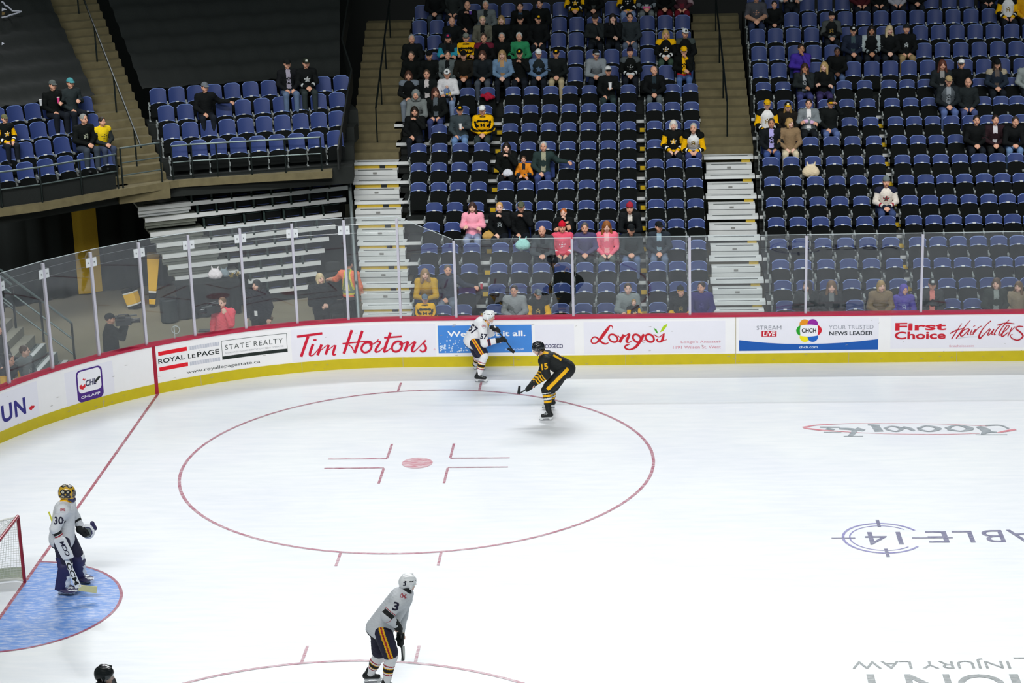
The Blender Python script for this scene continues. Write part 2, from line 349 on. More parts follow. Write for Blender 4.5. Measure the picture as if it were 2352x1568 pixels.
# --- aisle stairs
def alu_stairs(xl, name, label, rows, yellow):
    t = empty('aisle_stairs', (xl(0), YT[0] - .6, 0)); tag(t, label, 'stairs', 'metal stairs between the seating sections')
    o = Vector((xl(0), YT[0] - .6, 0))
    for i in rows:
        for half in (0, 1):
            z = ZR[i] - (0 if half == 0 else (ZR[i] - (ZR[i - 1] if i else 0)) * .5); y0 = YT[i] - .6 - (.30 if half else .02)
            x0 = xl(i) + (.05 if half else 0); w = 1.14 if half else 1.24; d = .36 if half else .3
            th = .12 if half else .078; mb = MB(); mb.box((x0 + w / 2, y0 + d / 2, z - th / 2), (w, d, th), 0)
            mb.box((x0 + w / 2, y0 + .09, z + .002), (w * .78, .035, .012), 1)
            if half:
                mb.box((x0 + w / 2, y0 + .02, z - .17), (w, .03, .1), 0); mb.box((x0 + w / 2, y0 - .001, z - .115), (w, .004, .008), 1); mb.box((x0 + w / 2, y0 - .004, z - .06), (.1, .012, .045), 2)
            mb.v = [tuple(Vector(p) - o) for p in mb.v]
            mb.build('step', [ALU, ALU_D, mat('aluminium_plate', '#8f8f8c', .4, .4)], t, bevel=0)
        if yellow and i:
            mb = MB(); zz = ZR[i] - .135
            if yellow == 2: mb.box((xl(i) + .6, YT[i] - .57, zz), (1.1, .03, .11), 0); mb.box((xl(i) + .78, YT[i] - .59, zz), (.14, .03, .112), 1)
            else: mb.box((xl(i) + 1.05, YT[i] - .57, zz), (.22, .03, .11), 0)
            mb.v = [tuple(Vector(p) - o) for p in mb.v]
            mb.build('riser_panel', [YEP, BLK], t)
    return t
alu_stairs(LS, 'l', 'silver metal stairs with yellow risers between the corner section and the middle seats', range(10), 2)
alu_stairs(lambda i: 12.06, 'r', 'silver metal stairs climbing between the middle seats and the right-hand seats', range(10), 1)
def conc_stairs(x0, x1, label, shift=0.):
    t = empty('concrete_stairs', ((x0 + x1) / 2, YT[10] - .6, ZR[10] - .3)); tag(t, label, 'stairs', 'concrete stairs of the upper tier')
    o = Vector(t.location)
    for i in range(10, 18):
        for half in (1, 0):
            z = ZR[i] - half * .165; y0 = YT[i] - .6 - half * .4; sx = shift * (i - 10)
            mb = MB(); mb.box(((x0 + x1) / 2 + sx, y0 + .25, z - .2), (x1 - x0, .5, .4)); mb.v = [tuple(Vector(p) - o) for p in mb.v]; mb.build('step', CONC, t)
conc_stairs(3.02, 4.28, 'brown concrete stairs left of the middle seats, above the yellow-edged metal stairs', -.03)
conc_stairs(12.0, 13.32, 'brown concrete stairs between the middle and right seats, above the metal stairs', -.015)
RAILM = mat('rail_black', '#1b2322', .35, .4); RAILL = mat('rail_grey', '#5d6b6b', .4, .5)
def centre_rail(x, y0i, y1i, label, sh=-.02):
    pts = []; mb = MB()
    P = lambda i: Vector((x + sh * (i - 10), YT[i] - .5, ZR[i]))
    for i in range(y0i, y1i, 2): mb.tube([P(i), P(i) + Vector((0, 0, .9))], .02, 6)
    o = mb.build('handrail', RAILM); tag(o, label, 'handrail', 'handrails up the stairs')
    mb = MB(); mb.tube([P(i) + Vector((0, 0, .9)) for i in range(y0i, y1i)], .024, 6); mb.build('top_bar', RAILM, o)
centre_rail(3.68, 10, 18, 'dark centre handrail on the concrete stairs left of the middle seats'); centre_rail(12.68, 10, 18, 'dark centre handrail on the concrete stairs right of the middle seats')
mb = MB(); mb.prism([(3.17, 18.2), (3.13, 21.6), (2.72, 23), (2.6, 28), (2.56, 28), (2.68, 23), (3.09, 21.6), (3.13, 18.2)], lambda u, v, d: (u, v, 3.4 + d + max(0, v - 18.2) * .41), 0, .5); struct(mb.build('wall_section_end', BLK), 'black end wall of the corner section')
mb = MB()
for (y, z) in ((15.2, 0), (18.2, 0), (21, 0)): mb.tube([(LS((y - 13.6) / .8) - .1, y, 0), (LS((y - 13.6) / .8) - .1, y, (y - 13) * .41 + .5)], .04, 6)
mb.tube([(LS(i) - .1, YT[i] - .6, ZR[i] + .5) for i in range(10)], .04, 6)
tag(mb.build('stair_frame', mat('galvanised', '#6c7677', .5, .4)), 'dark steel frame along the left side of the yellow-edged metal stairs', 'frame')

# --- seats
BLUE_S = mat('seat_blue', '#304075', .42, var=.15, scale=60, spec=.35); BLACK_S = mat('seat_black', '#0a0e0e', .75, var=.25, scale=60, spec=.12); RIM = mat('seat_rim_highlight', '#6f87c4', .35, var=.08); PLATE = mat('seat_plate', '#dfe3e6', .35); BRK = mat('seat_bracket', '#a4abab', .4, .5)
def shell(w, z0, z1, y, lean, sag, th, top_r=.07):
    """curved seat shell: sag bows it backwards in the middle"""
    def f(u, v, t):
        x = (u - .5) * w; k = (2 * u - 1)
        drop = top_r * max(0, abs(k) - .45) ** 2 * 3.2 * v ** 3
        z = z0 + (z1 - z0) * v - drop
        return (x, y + lean * v + sag * (1 - k * k) + t, z)
    return f
def seat_proto(kind):
    t = empty('bleacher_seat' if kind == 'low' else ('fixed_seat' if kind == 'high' else 'occupied_seat'))
    me = MB(); me.sheet(shell(.385 if kind != 'high' else .40, .36 if kind != 'high' else .34, .80, -.06, .07, .045, .022), 10, 6, 0, th=.022); b = link(bpy.data.objects.new('backrest', me.mesh('backrest', BLUE_S, smooth=.6)), t)
    rim = MB(); f = shell(.40, .36, .80, -.066, .07, .045, .0); rim.tube([Vector(f(u, 1, 0)) + Vector((0, .01, .004)) for u in np.linspace(0, 1, 13)], .009, 5); link(bpy.data.objects.new('rim', rim.mesh('rim', RIM)), b)  # paler rim tube puts the highlight of the top edge into its colour
    if kind == 'occ':
        me = MB(); me.sheet(lambda u, v, th: ((u - .5) * .4, -.08 - .38 * v, .40 + .02 * v - .03 * (1 - (2 * u - 1) ** 2) + th), 6, 6, 0, th=.03); link(bpy.data.objects.new('seat_pan', me.mesh('seat_pan', BLACK_S, smooth=.6)), t)
    else:
        z1 = .635 if kind == 'low' else .46; z0 = .16 if kind == 'low' else .12
        def f2(u, v, th):
            k = 2 * u - 1; return ((u - .5) * .425 * (1 - .04 * v * abs(k)), -.17 + .06 * v + .03 * (1 - k * k) * .4 + th, z0 + (z1 - z0) * v - .03 * k * k * v - (.012 * abs(k) ** 6) * v)
        me = MB(); me.sheet(f2, 10, 5, 0, th=.035); pan = link(bpy.data.objects.new('seat_pan', me.mesh('seat_pan', BLACK_S, smooth=.6)), t)
        rm = MB(); rm.tube([Vector(f2(u, 1, .0)) + Vector((0, .015, .006)) for u in np.linspace(.0, 1, 11)], .0085, 5); link(bpy.data.objects.new('rim', rm.mesh('pan_rim', RIM)), pan)
        pl = MB(); c = Vector(f2(.5, 1, 0)); pl.box(c + Vector((0, .006, .008)), (.075, .045, .022)); link(bpy.data.objects.new('number_plate', pl.mesh('number_plate', PLATE, bevel=.004)), pan)
    me = MB(); x = -.24
    me.box((x, .0, .25), (.03, .05, .46)); me.box((x, -.02, .012), (.05, .16, .024)); me.box((x, -.10, .42), (.045, .2, .05)); me.box((x, -.03, .34), (.055, .06, .09)); me.box((x, -.12, .2), (.03, .04, .1))
    link(bpy.data.objects.new('bracket', me.mesh('bracket', BRK, bevel=.006)), t)
    return t
PROTO = {k: seat_proto(k) for k in ('low', 'high', 'occ')}
USED = {k: False for k in PROTO}
ORD = ['first', 'second', 'third', 'fourth', 'fifth', 'sixth', 'seventh', 'eighth', 'ninth', 'tenth', 'eleventh', 'twelfth', 'thirteenth', 'fourteenth', 'fifteenth', 'sixteenth', 'seventeenth', 'eighteenth']
def put_seat(kind, loc, rz, label, group):
    p = PROTO[kind]
    if not USED[kind]:
        USED[kind] = True; p.location = loc; p.rotation_euler = (0, 0, rz); tag(p, label, 'seat', group); return p
    return copy_tree(p, loc, rz, label, group)

AX = [[5.45, 5.95, 6.46]] * 6 + [[5.0, 5.5, 5.98, 6.48]] * 5 + [[4.45, 4.92, 5.44, 5.95, 6.48]]
AX[0] = [5.5, 5.96, 6.42]; AX[8] = [4.87, 5.4, 5.93, 6.47]; AX[9] = [4.75, 5.33, 5.87, 6.48]; AX[10] = [4.72, 5.22, 5.85, 6.45]; AX[7] = [4.94, 5.44, 5.95, 6.46]
BX = [7.15, 7.64, 8.14, 8.64, 9.15, 9.66, 10.16]; CXS = [10.83, 11.3, 11.78]
DX = [13.67, 14.18, 14.71, 15.23, 15.75, 16.28]; EX = [16.9, 17.37, 17.83, 18.3, 18.77, 19.21, 19.65, 20.05, 20.5]
MIDU = [4.42 + .482 * k for k in range(16)]; RU = [13.64 + .4835 * k for k in range(16)]
SEATS = {}      # (section, row) -> list of x
for i in range(12): SEATS['M', i] = AX[i] + BX + CXS; SEATS['R', i] = DX + EX
for i in range(12, 17): SEATS['M', i] = MIDU; SEATS['R', i] = RU
# corner sections: row end points at seat-back line, floor height
SEC3 = [((-.676, 17.934), (2.989, 18.947), 9), ((-.962, 18.511), (2.923, 19.818), 10), ((-1.208, 19.15), (2.84, 20.617), 10), ((-1.525, 19.783), (2.879, 21.219), 11)]
SEC4 = [((-4.62, 15.06), (-2.264, 17.057), 7), ((-4.75, 15.9), (-2.55, 17.58), 7), ((-4.58, 16.63), (-2.843, 18.187), 6), ((-4.9, 17.4), (-3.101, 18.721), 6)]
ANG3, ANG4 = math.radians(18.5), math.radians(39)
def row_pts(s):
    (a, b, n) = s; return [(a[0] + (b[0] - a[0]) * k / (n - 1), a[1] + (b[1] - a[1]) * k / (n - 1)) for k in range(n)]
ZC = lambda k: 3.4 + .33 * k
# ------------------------------------------------------------------ corner tier, drape, stowed bleachers
def poly_slab(name, pts, z0, z1, m, label):
    mb = MB(); mb.prism(pts, lambda u, v, d: (u, v, d), z0, z1); return struct(mb.build(name, m), label)
def shifted(a, b, ang, d, ea=0, eb=0):
    n = Vector((-math.sin(ang), math.cos(ang))); e = Vector((math.cos(ang), math.sin(ang)))
    return Vector(a) + n * d - e * ea, Vector(b) + n * d + e * eb
for sec, ang, nm in ((SEC3, ANG3, 'corner'), (SEC4, ANG4, 'far left')):
    for k, (a, b, n) in enumerate(sec):
        f0, f1 = shifted(a, b, ang, -.52, .35, .3)
        if k + 1 < len(sec): b0, b1 = shifted(sec[k + 1][0], sec[k + 1][1], ang, -.46, .35, .3)
        else: b0, b1 = shifted(a, b, ang, .35, .35, .3)
        poly_slab('floor_tier', [tuple(f0), tuple(f1), tuple(b1), tuple(b0)], ZC(k) - .42, ZC(k), DARKF, 'dark tier floor of the %s section' % nm)
# ledge in front of the corner sections
edge = [(-5.2, 13.7), (-4.11, 14.46), (-3.34, 14.94), (-1.67, 16.48), (-.6, 17.31), (1.4, 17.78), (3.0, 18.08)]
back = [(2.95, 18.6), (-.7, 17.55), (-1.9, 17.2), (-5.6, 14.3)]
poly_slab('floor_ledge', edge + back, 3.22, 3.395, CONC, 'brown concrete ledge along the front of the corner sections')
# steps between the corner sections
t = empty('concrete_stairs', (-1.3, 16.9, 3.3)); tag(t, 'brown concrete stairs climbing between the two corner sections at upper left', 'stairs', 'concrete stairs of the upper tier')
sa = math.radians(28); nv = Vector((-math.sin(sa), math.cos(sa), 0)); ev = Vector((math.cos(sa), math.sin(sa), 0))
CST = []
for k in range(30):
    base = Vector((-1.28, 16.75, 3.4 + .165 * k)) + nv * (.1 + .33 * k) + ev * (.015 * k); w = .62
    CST.append(base)
    mb = MB(); M = Matrix.Translation(base - Vector(t.location)) @ Matrix.Rotation(sa, 4, 'Z')
    mb.box((0, .25, -.2), (2 * w, .5, .4), 0, M); mb.build('step', CONC, t)
# rails
def rail(name, label, pts, h, mids=(.45,), posts=None, r=.022):
    mb = MB(); mb.tube([Vector(p) + Vector((0, 0, h)) for p in pts], r, 7)
    o = mb.build(name, RAILL); tag(o, label, 'railing', 'railings of the corner sections')
    for m_ in mids:
        mb = MB(); mb.tube([Vector(p) + Vector((0, 0, m_)) for p in pts], r * .75, 6); mb.build('mid_bar', RAILL, o)
    for p in (posts or pts):
        mb = MB(); mb.tube([Vector(p), Vector(p) + Vector((0, 0, h))], r, 6); mb.build('rail_post', RAILM, o)
    return o
rail('railing', 'railing in front of the corner seats above the stowed bleachers', [(-.72, 17.32, 3.4), (-.28, 17.5, 3.4), (.3, 17.63, 3.4), (1.1, 17.8, 3.4), (1.9, 17.97, 3.4), (2.75, 18.13, 3.4)], .82, (.42,))
rail('railing', 'railing in front of the far left seats above the black drape', [(-5.1, 13.9, 3.4), (-4.1, 14.6, 3.4), (-3.3, 15.1, 3.4), (-2.55, 15.8, 3.4), (-1.85, 16.45, 3.4)], .82, (.42,))
mb = MB(); pts_ = [(-5.1, 13.95, 3.4), (-4.1, 14.65, 3.4), (-3.3, 15.15, 3.4), (-2.55, 15.85, 3.4), (-1.9, 16.45, 3.4)]
mb.add([(x, y, z + d) for x, y, z in pts_ for d in (0, .42)], [(2 * i, 2 * i + 2, 2 * i + 3, 2 * i + 1) for i in range(4)]); mb.build('rail_cloth', TARP, [o for o in bpy.data.objects if o.name.startswith('railing')][-1])
rail('railing', 'low gate rail across the foot of the corner concrete stairs', [(-1.75, 16.5, 3.4), (-.95, 17.12, 3.4)], .95, (.3, .6))
mb = MB()
for k in (2, 8, 14, 20): mb.tube([CST[k], CST[k] + Vector((0, 0, .9))], .022, 6)
o = mb.build('handrail', RAILM); tag(o, 'dark handrail up the middle of the corner concrete stairs', 'handrail', 'handrails up the stairs')
mb = MB(); mb.tube([CST[k] + Vector((0, 0, .9)) for k in range(0, 22, 2)], .024, 6); mb.build('top_bar', RAILM, o)

# black tarps over the upper rows
def tarp(name, label, a, b, ang, k0, n, ea, eb, slant=(0, 0)):
    nn = Vector((-math.sin(ang), math.cos(ang))); e = Vector((math.cos(ang), math.sin(ang)))
    def f(u, v):
        kk = v * n; p = Vector(a) - e * (ea + slant[0] * kk) + (Vector(b) - Vector(a) + e * (ea + eb + (slant[0] + slant[1]) * kk)) * u + nn * (.15 + kk * .6)
        sag = .05 * math.cos(2 * PI * kk) + .02 * math.sin(u * 31 + kk) + .012 * math.sin(u * 90 + 3 * kk)
        return (p.x, p.y, ZC(k0) + .75 + kk * .33 + sag)
    mb = MB(); mb.sheet(f, 60, n * 8); o = mb.build(name, TARP, smooth=1.2); return tag(o, label, 'tarp', 'black tarps over the upper corner rows')
tarp('seat_tarp', 'black mesh tarp covering the upper corner rows above four rows of blue seats', SEC3[3][0], SEC3[3][1], ANG3, 3, 13, .35, .0, (.07, .13))
o4 = tarp('seat_tarp', 'black tarp with a white logo over the far left upper rows', SEC4[3][0], SEC4[3][1], ANG4, 3, 14, 1.5, .35, (.0, .10))

# black drape with a yellow stripe under the ledge
dl = [Vector((-7.2, 17.3)), Vector((-5.0, 18.6)), Vector((-4.49, 19.0)), Vector((-3.92, 19.42)), Vector((-3.16, 19.85)), Vector((-2.4, 20.2)), Vector((-1.0, 20.4))]
def dpt(t):
    L = [0]
    for p, q in zip(dl[:-1], dl[1:]): L.append(L[-1] + (q - p).length)
    d = t * L[-1]
    for i in range(len(dl) - 1):
        if d <= L[i + 1] + 1e-6: return dl[i] + (dl[i + 1] - dl[i]) * ((d - L[i]) / (L[i + 1] - L[i]))
mb = MB(); mb.sheet(lambda u, v, th: (dpt(u).x + .03 * math.sin(u * 90), dpt(u).y + .05 * math.sin(u * 70) + th, 3.4 * v), 140, 4, th=.01)
dr = mb.build('stage_drape', mat('drape_black', '#151b1b', .9, var=.2, scale=30), smooth=1.2); tag(dr, 'tall black drape with one yellow stripe hanging under the corner ledge', 'drape')
mb = MB(); mb.sheet(lambda u, v, th: (dpt(.560 + .085 * u).x + .03 * math.sin((.560 + .085 * u) * 90), dpt(.560 + .085 * u).y + .05 * math.sin((.560 + .085 * u) * 70) - .02 - th, .01 + 3.39 * v), 12, 4, th=.006)
mb.build('stripe', mat('drape_yellow', '#dcb43a', .85, var=.12, scale=40), dr)
mb = MB(); mb.prism([(-7.5, 17.6), (-2.4, 20.6), (2.9, 20.4), (2.9, 20.6), (-2.4, 21), (-8, 18)], lambda u, v, d: (u, v, d), 0, 3.2); struct(mb.build('wall_under_tier', BLK), 'dark wall under the corner tier')

# stowed bleachers: nine closed platforms standing one over another
BA = math.radians(23); be = Vector((math.cos(BA), math.sin(BA), 0)); bn = Vector((-math.sin(BA), math.cos(BA), 0)); B0 = Vector((-.48, 17.79, 0))
bz = [2.75, 2.45, 2.08, 1.79, 1.5, 1.21, .91, .635, .32]; bl = [-1.25, -1.11, -1.01, -.88, -.76, -.64, -.49, -.3, -.2]; bs = [0, .13, .27, .41, .61, .81, 1.06, 1.32, 1.74]; br = [3.98, 3.92, 3.79, 3.61, 3.43, 3.3, 3.19, 3.07, 2.85]
bt = empty('stowed_bleachers', B0, BA); tag(bt, 'closed stack of silver-edged bleacher platforms under the corner ledge', 'bleachers')
for k in range(9):
    mb = MB(); x0 = bs[k] if k < 7 else bs[k] ; mb.box(((bl[k] + br[k]) / 2 if k < 7 else (x0 + br[k]) / 2, .03, bz[k] - .05), (br[k] - (bl[k] if k < 7 else x0), .06, .1)); mb.build('nosing', ALU, bt)
    mb = MB(); mb.box(((x0 + br[k]) / 2, .62, bz[k] - .07), (br[k] - x0, 1.1, .04)); mb.box(((x0 + br[k]) / 2, .5, bz[k] - .2), (br[k] - x0, .04, .24)); mb.build('platform', BLK, bt)
    if k < 7:
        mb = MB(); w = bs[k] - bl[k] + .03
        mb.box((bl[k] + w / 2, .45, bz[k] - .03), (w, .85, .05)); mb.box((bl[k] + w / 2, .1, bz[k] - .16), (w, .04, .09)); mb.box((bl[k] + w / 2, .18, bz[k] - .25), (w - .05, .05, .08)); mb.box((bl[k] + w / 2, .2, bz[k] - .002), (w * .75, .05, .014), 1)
        mb.build('stair_block', [ALU if k == 0 else mat('aluminium_shade', '#83887f', .5, .3), ALU_D], bt)  # lower blocks use darker aluminium, shade under the ledge put into the colour
mb = MB(); mb.box((1.9, .1, .11), (2.9, .05, .22)); mb.build('skirt', BLK, bt)
# folded seats riding in the stack
def stow():
    t = empty('folded_seat'); DG = mat('seat_arm_dark', '#20302e', .5)
    mb = MB(); mb.sheet(lambda u, v, th: ((u - .5) * .4, .06 + .34 * v, .19 + .05 * v + .02 * (2 * u - 1) ** 2 + th), 8, 4, th=.03); mb.build('backrest', mat('stowed_back', '#3d4f4d', .5), t, smooth=.6)
    mb = MB(); mb.sheet(lambda u, v, th: ((u - .5) * .42, .04 + .03 * (1 - (2 * u - 1) ** 2) * -1 + th, .015 + .185 * v), 8, 3, th=.3); pn = mb.build('seat_pan', BLACK_S, t, smooth=.6)
    mb = MB(); mb.tube([(x, .035 - .03 * (1 - (x / .18) ** 2), .04 + .0 * x) for x in np.linspace(-.15, .15, 9)], .006, 5); mb.build('rim', BLUE_S, pn)
    mb = MB(); mb.box((-.245, .16, .21), (.05, .34, .05)); mb.tube([(-.27, -.035, .01), (-.22, -.035, .01)], .045, 10); mb.box((-.245, -.01, .1), (.05, .07, .2)); mb.build('armrest', DG, t, bevel=.01)
    return t
sp = stow(); first = True
RN = ['top', 'second', 'third', 'fourth', 'fifth', 'sixth', 'seventh', 'eighth', 'lowest']
for k in range(9):
    a, b = bs[k] + .3, br[k] - .22; n = int(round((b - a) / .49)) + 1
    for j in range(n):
        loc = B0 + be * (a + (b - a) * j / (n - 1)) + Vector((0, 0, bz[k] + .0)) + bn * .05
        lab = 'folded dark seat stowed on the %s platform of the closed bleachers, %s from its left' % (RN[k], ORD[j])
        if first: sp.location = loc; sp.rotation_euler = (0, 0, BA); tag(sp, lab, 'seat', 'seats stowed in the closed bleachers'); first = False
        else: copy_tree(sp, loc, BA, lab)

# left stairs behind the end boards
lt = empty('stand_stairs', (-2.45, 12.2, 0)); tag(lt, 'grey stairs with light step edges behind the left corner glass', 'stairs')
for k in range(9):
    mb = MB(); x = -2.45 - .24 * k; z = .2 * (k + 1)
    mb.box((x - .6 + 2.45, -.15, z - .1), (1.2, 2.1, .2), 0 if k < 3 else 1); mb.build('step', [mat('stair_grey', '#6c7674', .6, var=.15), mat('stair_concrete', '#8b897c', .8, var=.2, scale=5)], lt)
    if k < 3:
        mb = MB(); mb.box((x - .06 + 2.45, -.15, z + .004), (.1, 2.06, .012)); mb.box((x + 2.45 - .2, -.15, z + .004), (.05, 1.9, .012), 1); mb.build('step_edge', [ALU, ALU_D], lt)
pts = [(-2.38, 13.35, 0), (-3.05, 13.35, .56), (-3.9, 13.35, 1.27)]
ho = rail('handrail', 'grey three-bar handrail on the stairs behind the left corner glass', pts, 1.0, (.62, .25), None, .028); ho['group'] = 'handrails up the stairs'; ho['category'] = 'handrail'
rail('handrail', 'shorter grey handrail higher up the stairs behind the left corner glass', [(-3.55, 13.0, 1.0), (-4.6, 13.0, 1.9)], 1.0, (.5,), None, .028)['category'] = 'handrail'
for k in range(3):
    a, b = RAD + 1.0 + .85 * k, RAD + 1.85 + .85 * k; an = np.linspace(PI * .80, PI * 1.02, 8)
    ring = [(ARC[0] + a * math.cos(t), ARC[1] + a * math.sin(t)) for t in an] + [(ARC[0] + b * math.cos(t), ARC[1] + b * math.sin(t)) for t in an[::-1]]
    poly_slab('floor_tier', ring, 0, .12 + .36 * k, DECK, 'dark platform of the end stand')
# ------------------------------------------------------------------ people: one continuous body surface from blended limbs, clothes as children
def seg(P, a, b):
    a = np.asarray(a, float); b = np.asarray(b, float); ab = b - a; t = np.clip(((P - a) @ ab) / max(ab @ ab, 1e-9), 0, 1)
    return np.linalg.norm(P - a - t[:, None] * ab, axis=1), t
class Blob:
    """smooth union of tapered limbs ('c'), ellipsoids ('e'), carved pits ('s') and cutting planes ('p')"""
    def __init__(s): s.p = []
    def cap(s, a, b, r1, r2, k=.03, z=0): s.p.append(('c', tuple(a), tuple(b), r1, r2, k, z)); return s
    def ell(s, c, r, k=.03, z=0, R=None): s.p.append(('e', tuple(c), tuple(r), R, 0, k, z)); return s
    def pit(s, c, r, k=.015): s.p.append(('s', tuple(c), tuple(r) if not isinstance(r, float) else (r, r, r), None, 0, k, 0)); return s
    def cut(s, c, n, k=.01): s.p.append(('p', tuple(c), tuple(n), 0, 0, k, 0)); return s
    def one(s, q, P):
        if q[0] == 'c':
            d, t = seg(P, q[1], q[2]); return d - (q[3] + (q[4] - q[3]) * t), t
        if q[0] == 'p': n = np.array(q[2], float); n /= np.linalg.norm(n); return (P - np.array(q[1])) @ n, None
        v = P - np.array(q[1])
        if q[3] is not None: v = v @ np.array(q[3])
        r = np.array(q[2]); k0 = np.linalg.norm(v / r, axis=1); k1 = np.linalg.norm(v / (r * r), axis=1) + 1e-9
        return np.where(k0 < 1e-6, -r.min(), k0 * (k0 - 1) / k1), None
    def __call__(s, P):
        D = None
        for q in s.p:
            d, _ = s.one(q, P); k = q[5]
            if D is None: D = d; continue
            if q[0] in 'sp':
                d = -d if q[0] == 's' else d; h = np.clip(.5 - .5 * (d - D) / k * -1, 0, 1); D = D * (1 - h) + d * h + k * h * (1 - h)
            else:
                h = np.clip(.5 + .5 * (d - D) / k, 0, 1); D = d * (1 - h) + D * h - k * h * (1 - h)
        return D
    def bounds(s, pad):
        lo = np.full(3, 1e9); hi = -lo
        for q in s.p:
            if q[0] == 'c':
                r = max(q[3], q[4])
                for e in (q[1], q[2]): lo = np.minimum(lo, np.array(e) - r); hi = np.maximum(hi, np.array(e) + r)
            elif q[0] == 'e': r = max(q[2]); lo = np.minimum(lo, np.array(q[1]) - r); hi = np.maximum(hi, np.array(q[1]) + r)
        return lo - pad, hi + pad
    def zones(s, P):
        best = np.full(len(P), 1e9); zi = np.zeros(len(P), int); tt = np.zeros(len(P))
        for n, q in enumerate(s.p):
            if q[0] in 'sp': continue
            d, t = s.one(q, P); m = d < best; best[m] = d[m]; zi[m] = q[6]
            tt[m] = t[m] if t is not None else 0
        return zi, tt
def nets(fn, lo, hi, h):
    n = np.ceil((hi - lo) / h).astype(int) + 1; n += (-n) % 4 + 1
    X = [lo[i] + h * np.arange(n[i]) for i in range(3)]
    cs = [x[::4] for x in X]; PC = np.stack(np.meshgrid(*cs, indexing='ij'), -1).reshape(-1, 3); DC = fn(PC).reshape([len(c) for c in cs])
    D = DC
    for ax in range(3): D = np.repeat(D, 4, ax)
    D = np.roll(D, -0)[:n[0], :n[1], :n[2]].copy()
    # nearest coarse sample is up to 3 cells behind on each axis
    near = np.abs(D) < h * 6.2; ii = np.argwhere(near); P = lo + h * ii; D[near] = fn(P)
    S = D < 0; corners = [(a, b, c) for a in (0, 1) for b in (0, 1) for c in (0, 1)]
    sl = lambda A, o: A[o[0]:n[0] - 1 + o[0], o[1]:n[1] - 1 + o[1], o[2]:n[2] - 1 + o[2]]
    cnt = sum(sl(S, o).astype(int) for o in corners); act = (cnt > 0) & (cnt < 8); ci = np.argwhere(act); idx = -np.ones(act.shape, int); idx[act] = np.arange(len(ci))
    acc = np.zeros((len(ci), 3)); w = np.zeros(len(ci))
    for a in corners:
        for ax in range(3):
            if a[ax]: continue
            b = list(a); b[ax] = 1
            da = D[tuple((ci + a).T)]; db = D[tuple((ci + b).T)]; m = (da < 0) != (db < 0); t = da[m] / (da[m] - db[m])
            q = np.tile(np.array(a, float), (m.sum(), 1)); q[:, ax] += t; acc[m] += q; w[m] += 1
    V = lo + h * (ci + acc / w[:, None])
    F = []
    for ax in range(3):
        u, v = [(1, 2), (2, 0), (0, 1)][ax]
        s0 = [slice(None)] * 3; s1 = [slice(None)] * 3; s0[ax] = slice(0, -1); s1[ax] = slice(1, None)
        A, B = S[tuple(s0)], S[tuple(s1)]; e = np.argwhere(A != B); e = e[(e[:, u] > 0) & (e[:, v] > 0) & (e[:, u] < n[u] - 1) & (e[:, v] < n[v] - 1)]
        if not len(e): continue
        du = np.zeros(3, int); du[u] = 1; dv = np.zeros(3, int); dv[v] = 1
        q = np.stack([idx[tuple((e - du - dv).T)], idx[tuple((e - dv).T)], idx[tuple(e.T)], idx[tuple((e - du).T)]], 1)
        fl = ~A[tuple(e.T)]; q[fl] = q[fl][:, ::-1]; F.append(q)
    F = np.concatenate(F)
    e = h * .3; d0 = fn(V); g = np.stack([(fn(V + np.eye(3)[i] * e) - d0) / e for i in range(3)], 1); gl = (g * g).sum(1)
    V = V - np.clip(d0 / np.maximum(gl, .25), -h, h)[:, None] * g
    return V, F
def np_mesh(name, V, F, mi=None, mats=()):
    me = bpy.data.meshes.new(name); me.vertices.add(len(V)); me.vertices.foreach_set('co', V.astype(np.float32).ravel())
    me.loops.add(F.size); me.loops.foreach_set('vertex_index', F.astype(np.int32).ravel()); me.polygons.add(len(F))
    me.polygons.foreach_set('loop_start', np.arange(0, F.size, 4, dtype=np.int32)); me.polygons.foreach_set('loop_total', np.full(len(F), 4, np.int32))
    for m in mats: me.materials.append(m)
    if mi is not None: me.polygons.foreach_set('material_index', mi.astype(np.int32))
    me.polygons.foreach_set('use_smooth', np.ones(len(F), bool)); me.update(calc_edges=True); me.validate(); return me
def vadd(a, b): return tuple(x + y for x, y in zip(a, b))
def rotz(v, a): c, s = math.cos(a), math.sin(a); return (v[0] * c - v[1] * s, v[0] * s + v[1] * c, v[2])
def mirx(p): return (-p[0], p[1], p[2])

def add_head(B, c, R, z=0, s=1.0):
    """head with jaw, nose, brow, ears and eye hollows; c centre, R rotation (3x3 rows = local axes), faces local -y"""
    Rm = np.array(R); W = lambda p: tuple(np.array(c) + Rm @ (np.array(p) * s))
    B.ell(W((0, .012, .022)), (.076 * s, .097 * s, .098 * s), .02, z, R); B.cap(W((0, -.02, -.045)), W((0, -.055, -.072)), .056 * s, .034 * s, .03, z)
    B.cap(W((-.03, -.035, -.03)), W((.03, -.035, -.03)), .045 * s, .045 * s, .02, z)
    B.cap(W((0, -.086, .022)), W((0, -.108, -.014)), .010 * s, .015 * s, .012, z)
    for e in (-1, 1):
        B.ell(W((e * .078, .012, .0)), (.012 * s, .024 * s, .032 * s), .008, z, R); B.pit(W((e * .032, -.098, .02)), (.017 * s, .014 * s, .011 * s), .012)
    B.cap(W((-.022, -.088, -.045)), W((.022, -.088, -.045)), .0085 * s, .0085 * s, .008, z)
    return W
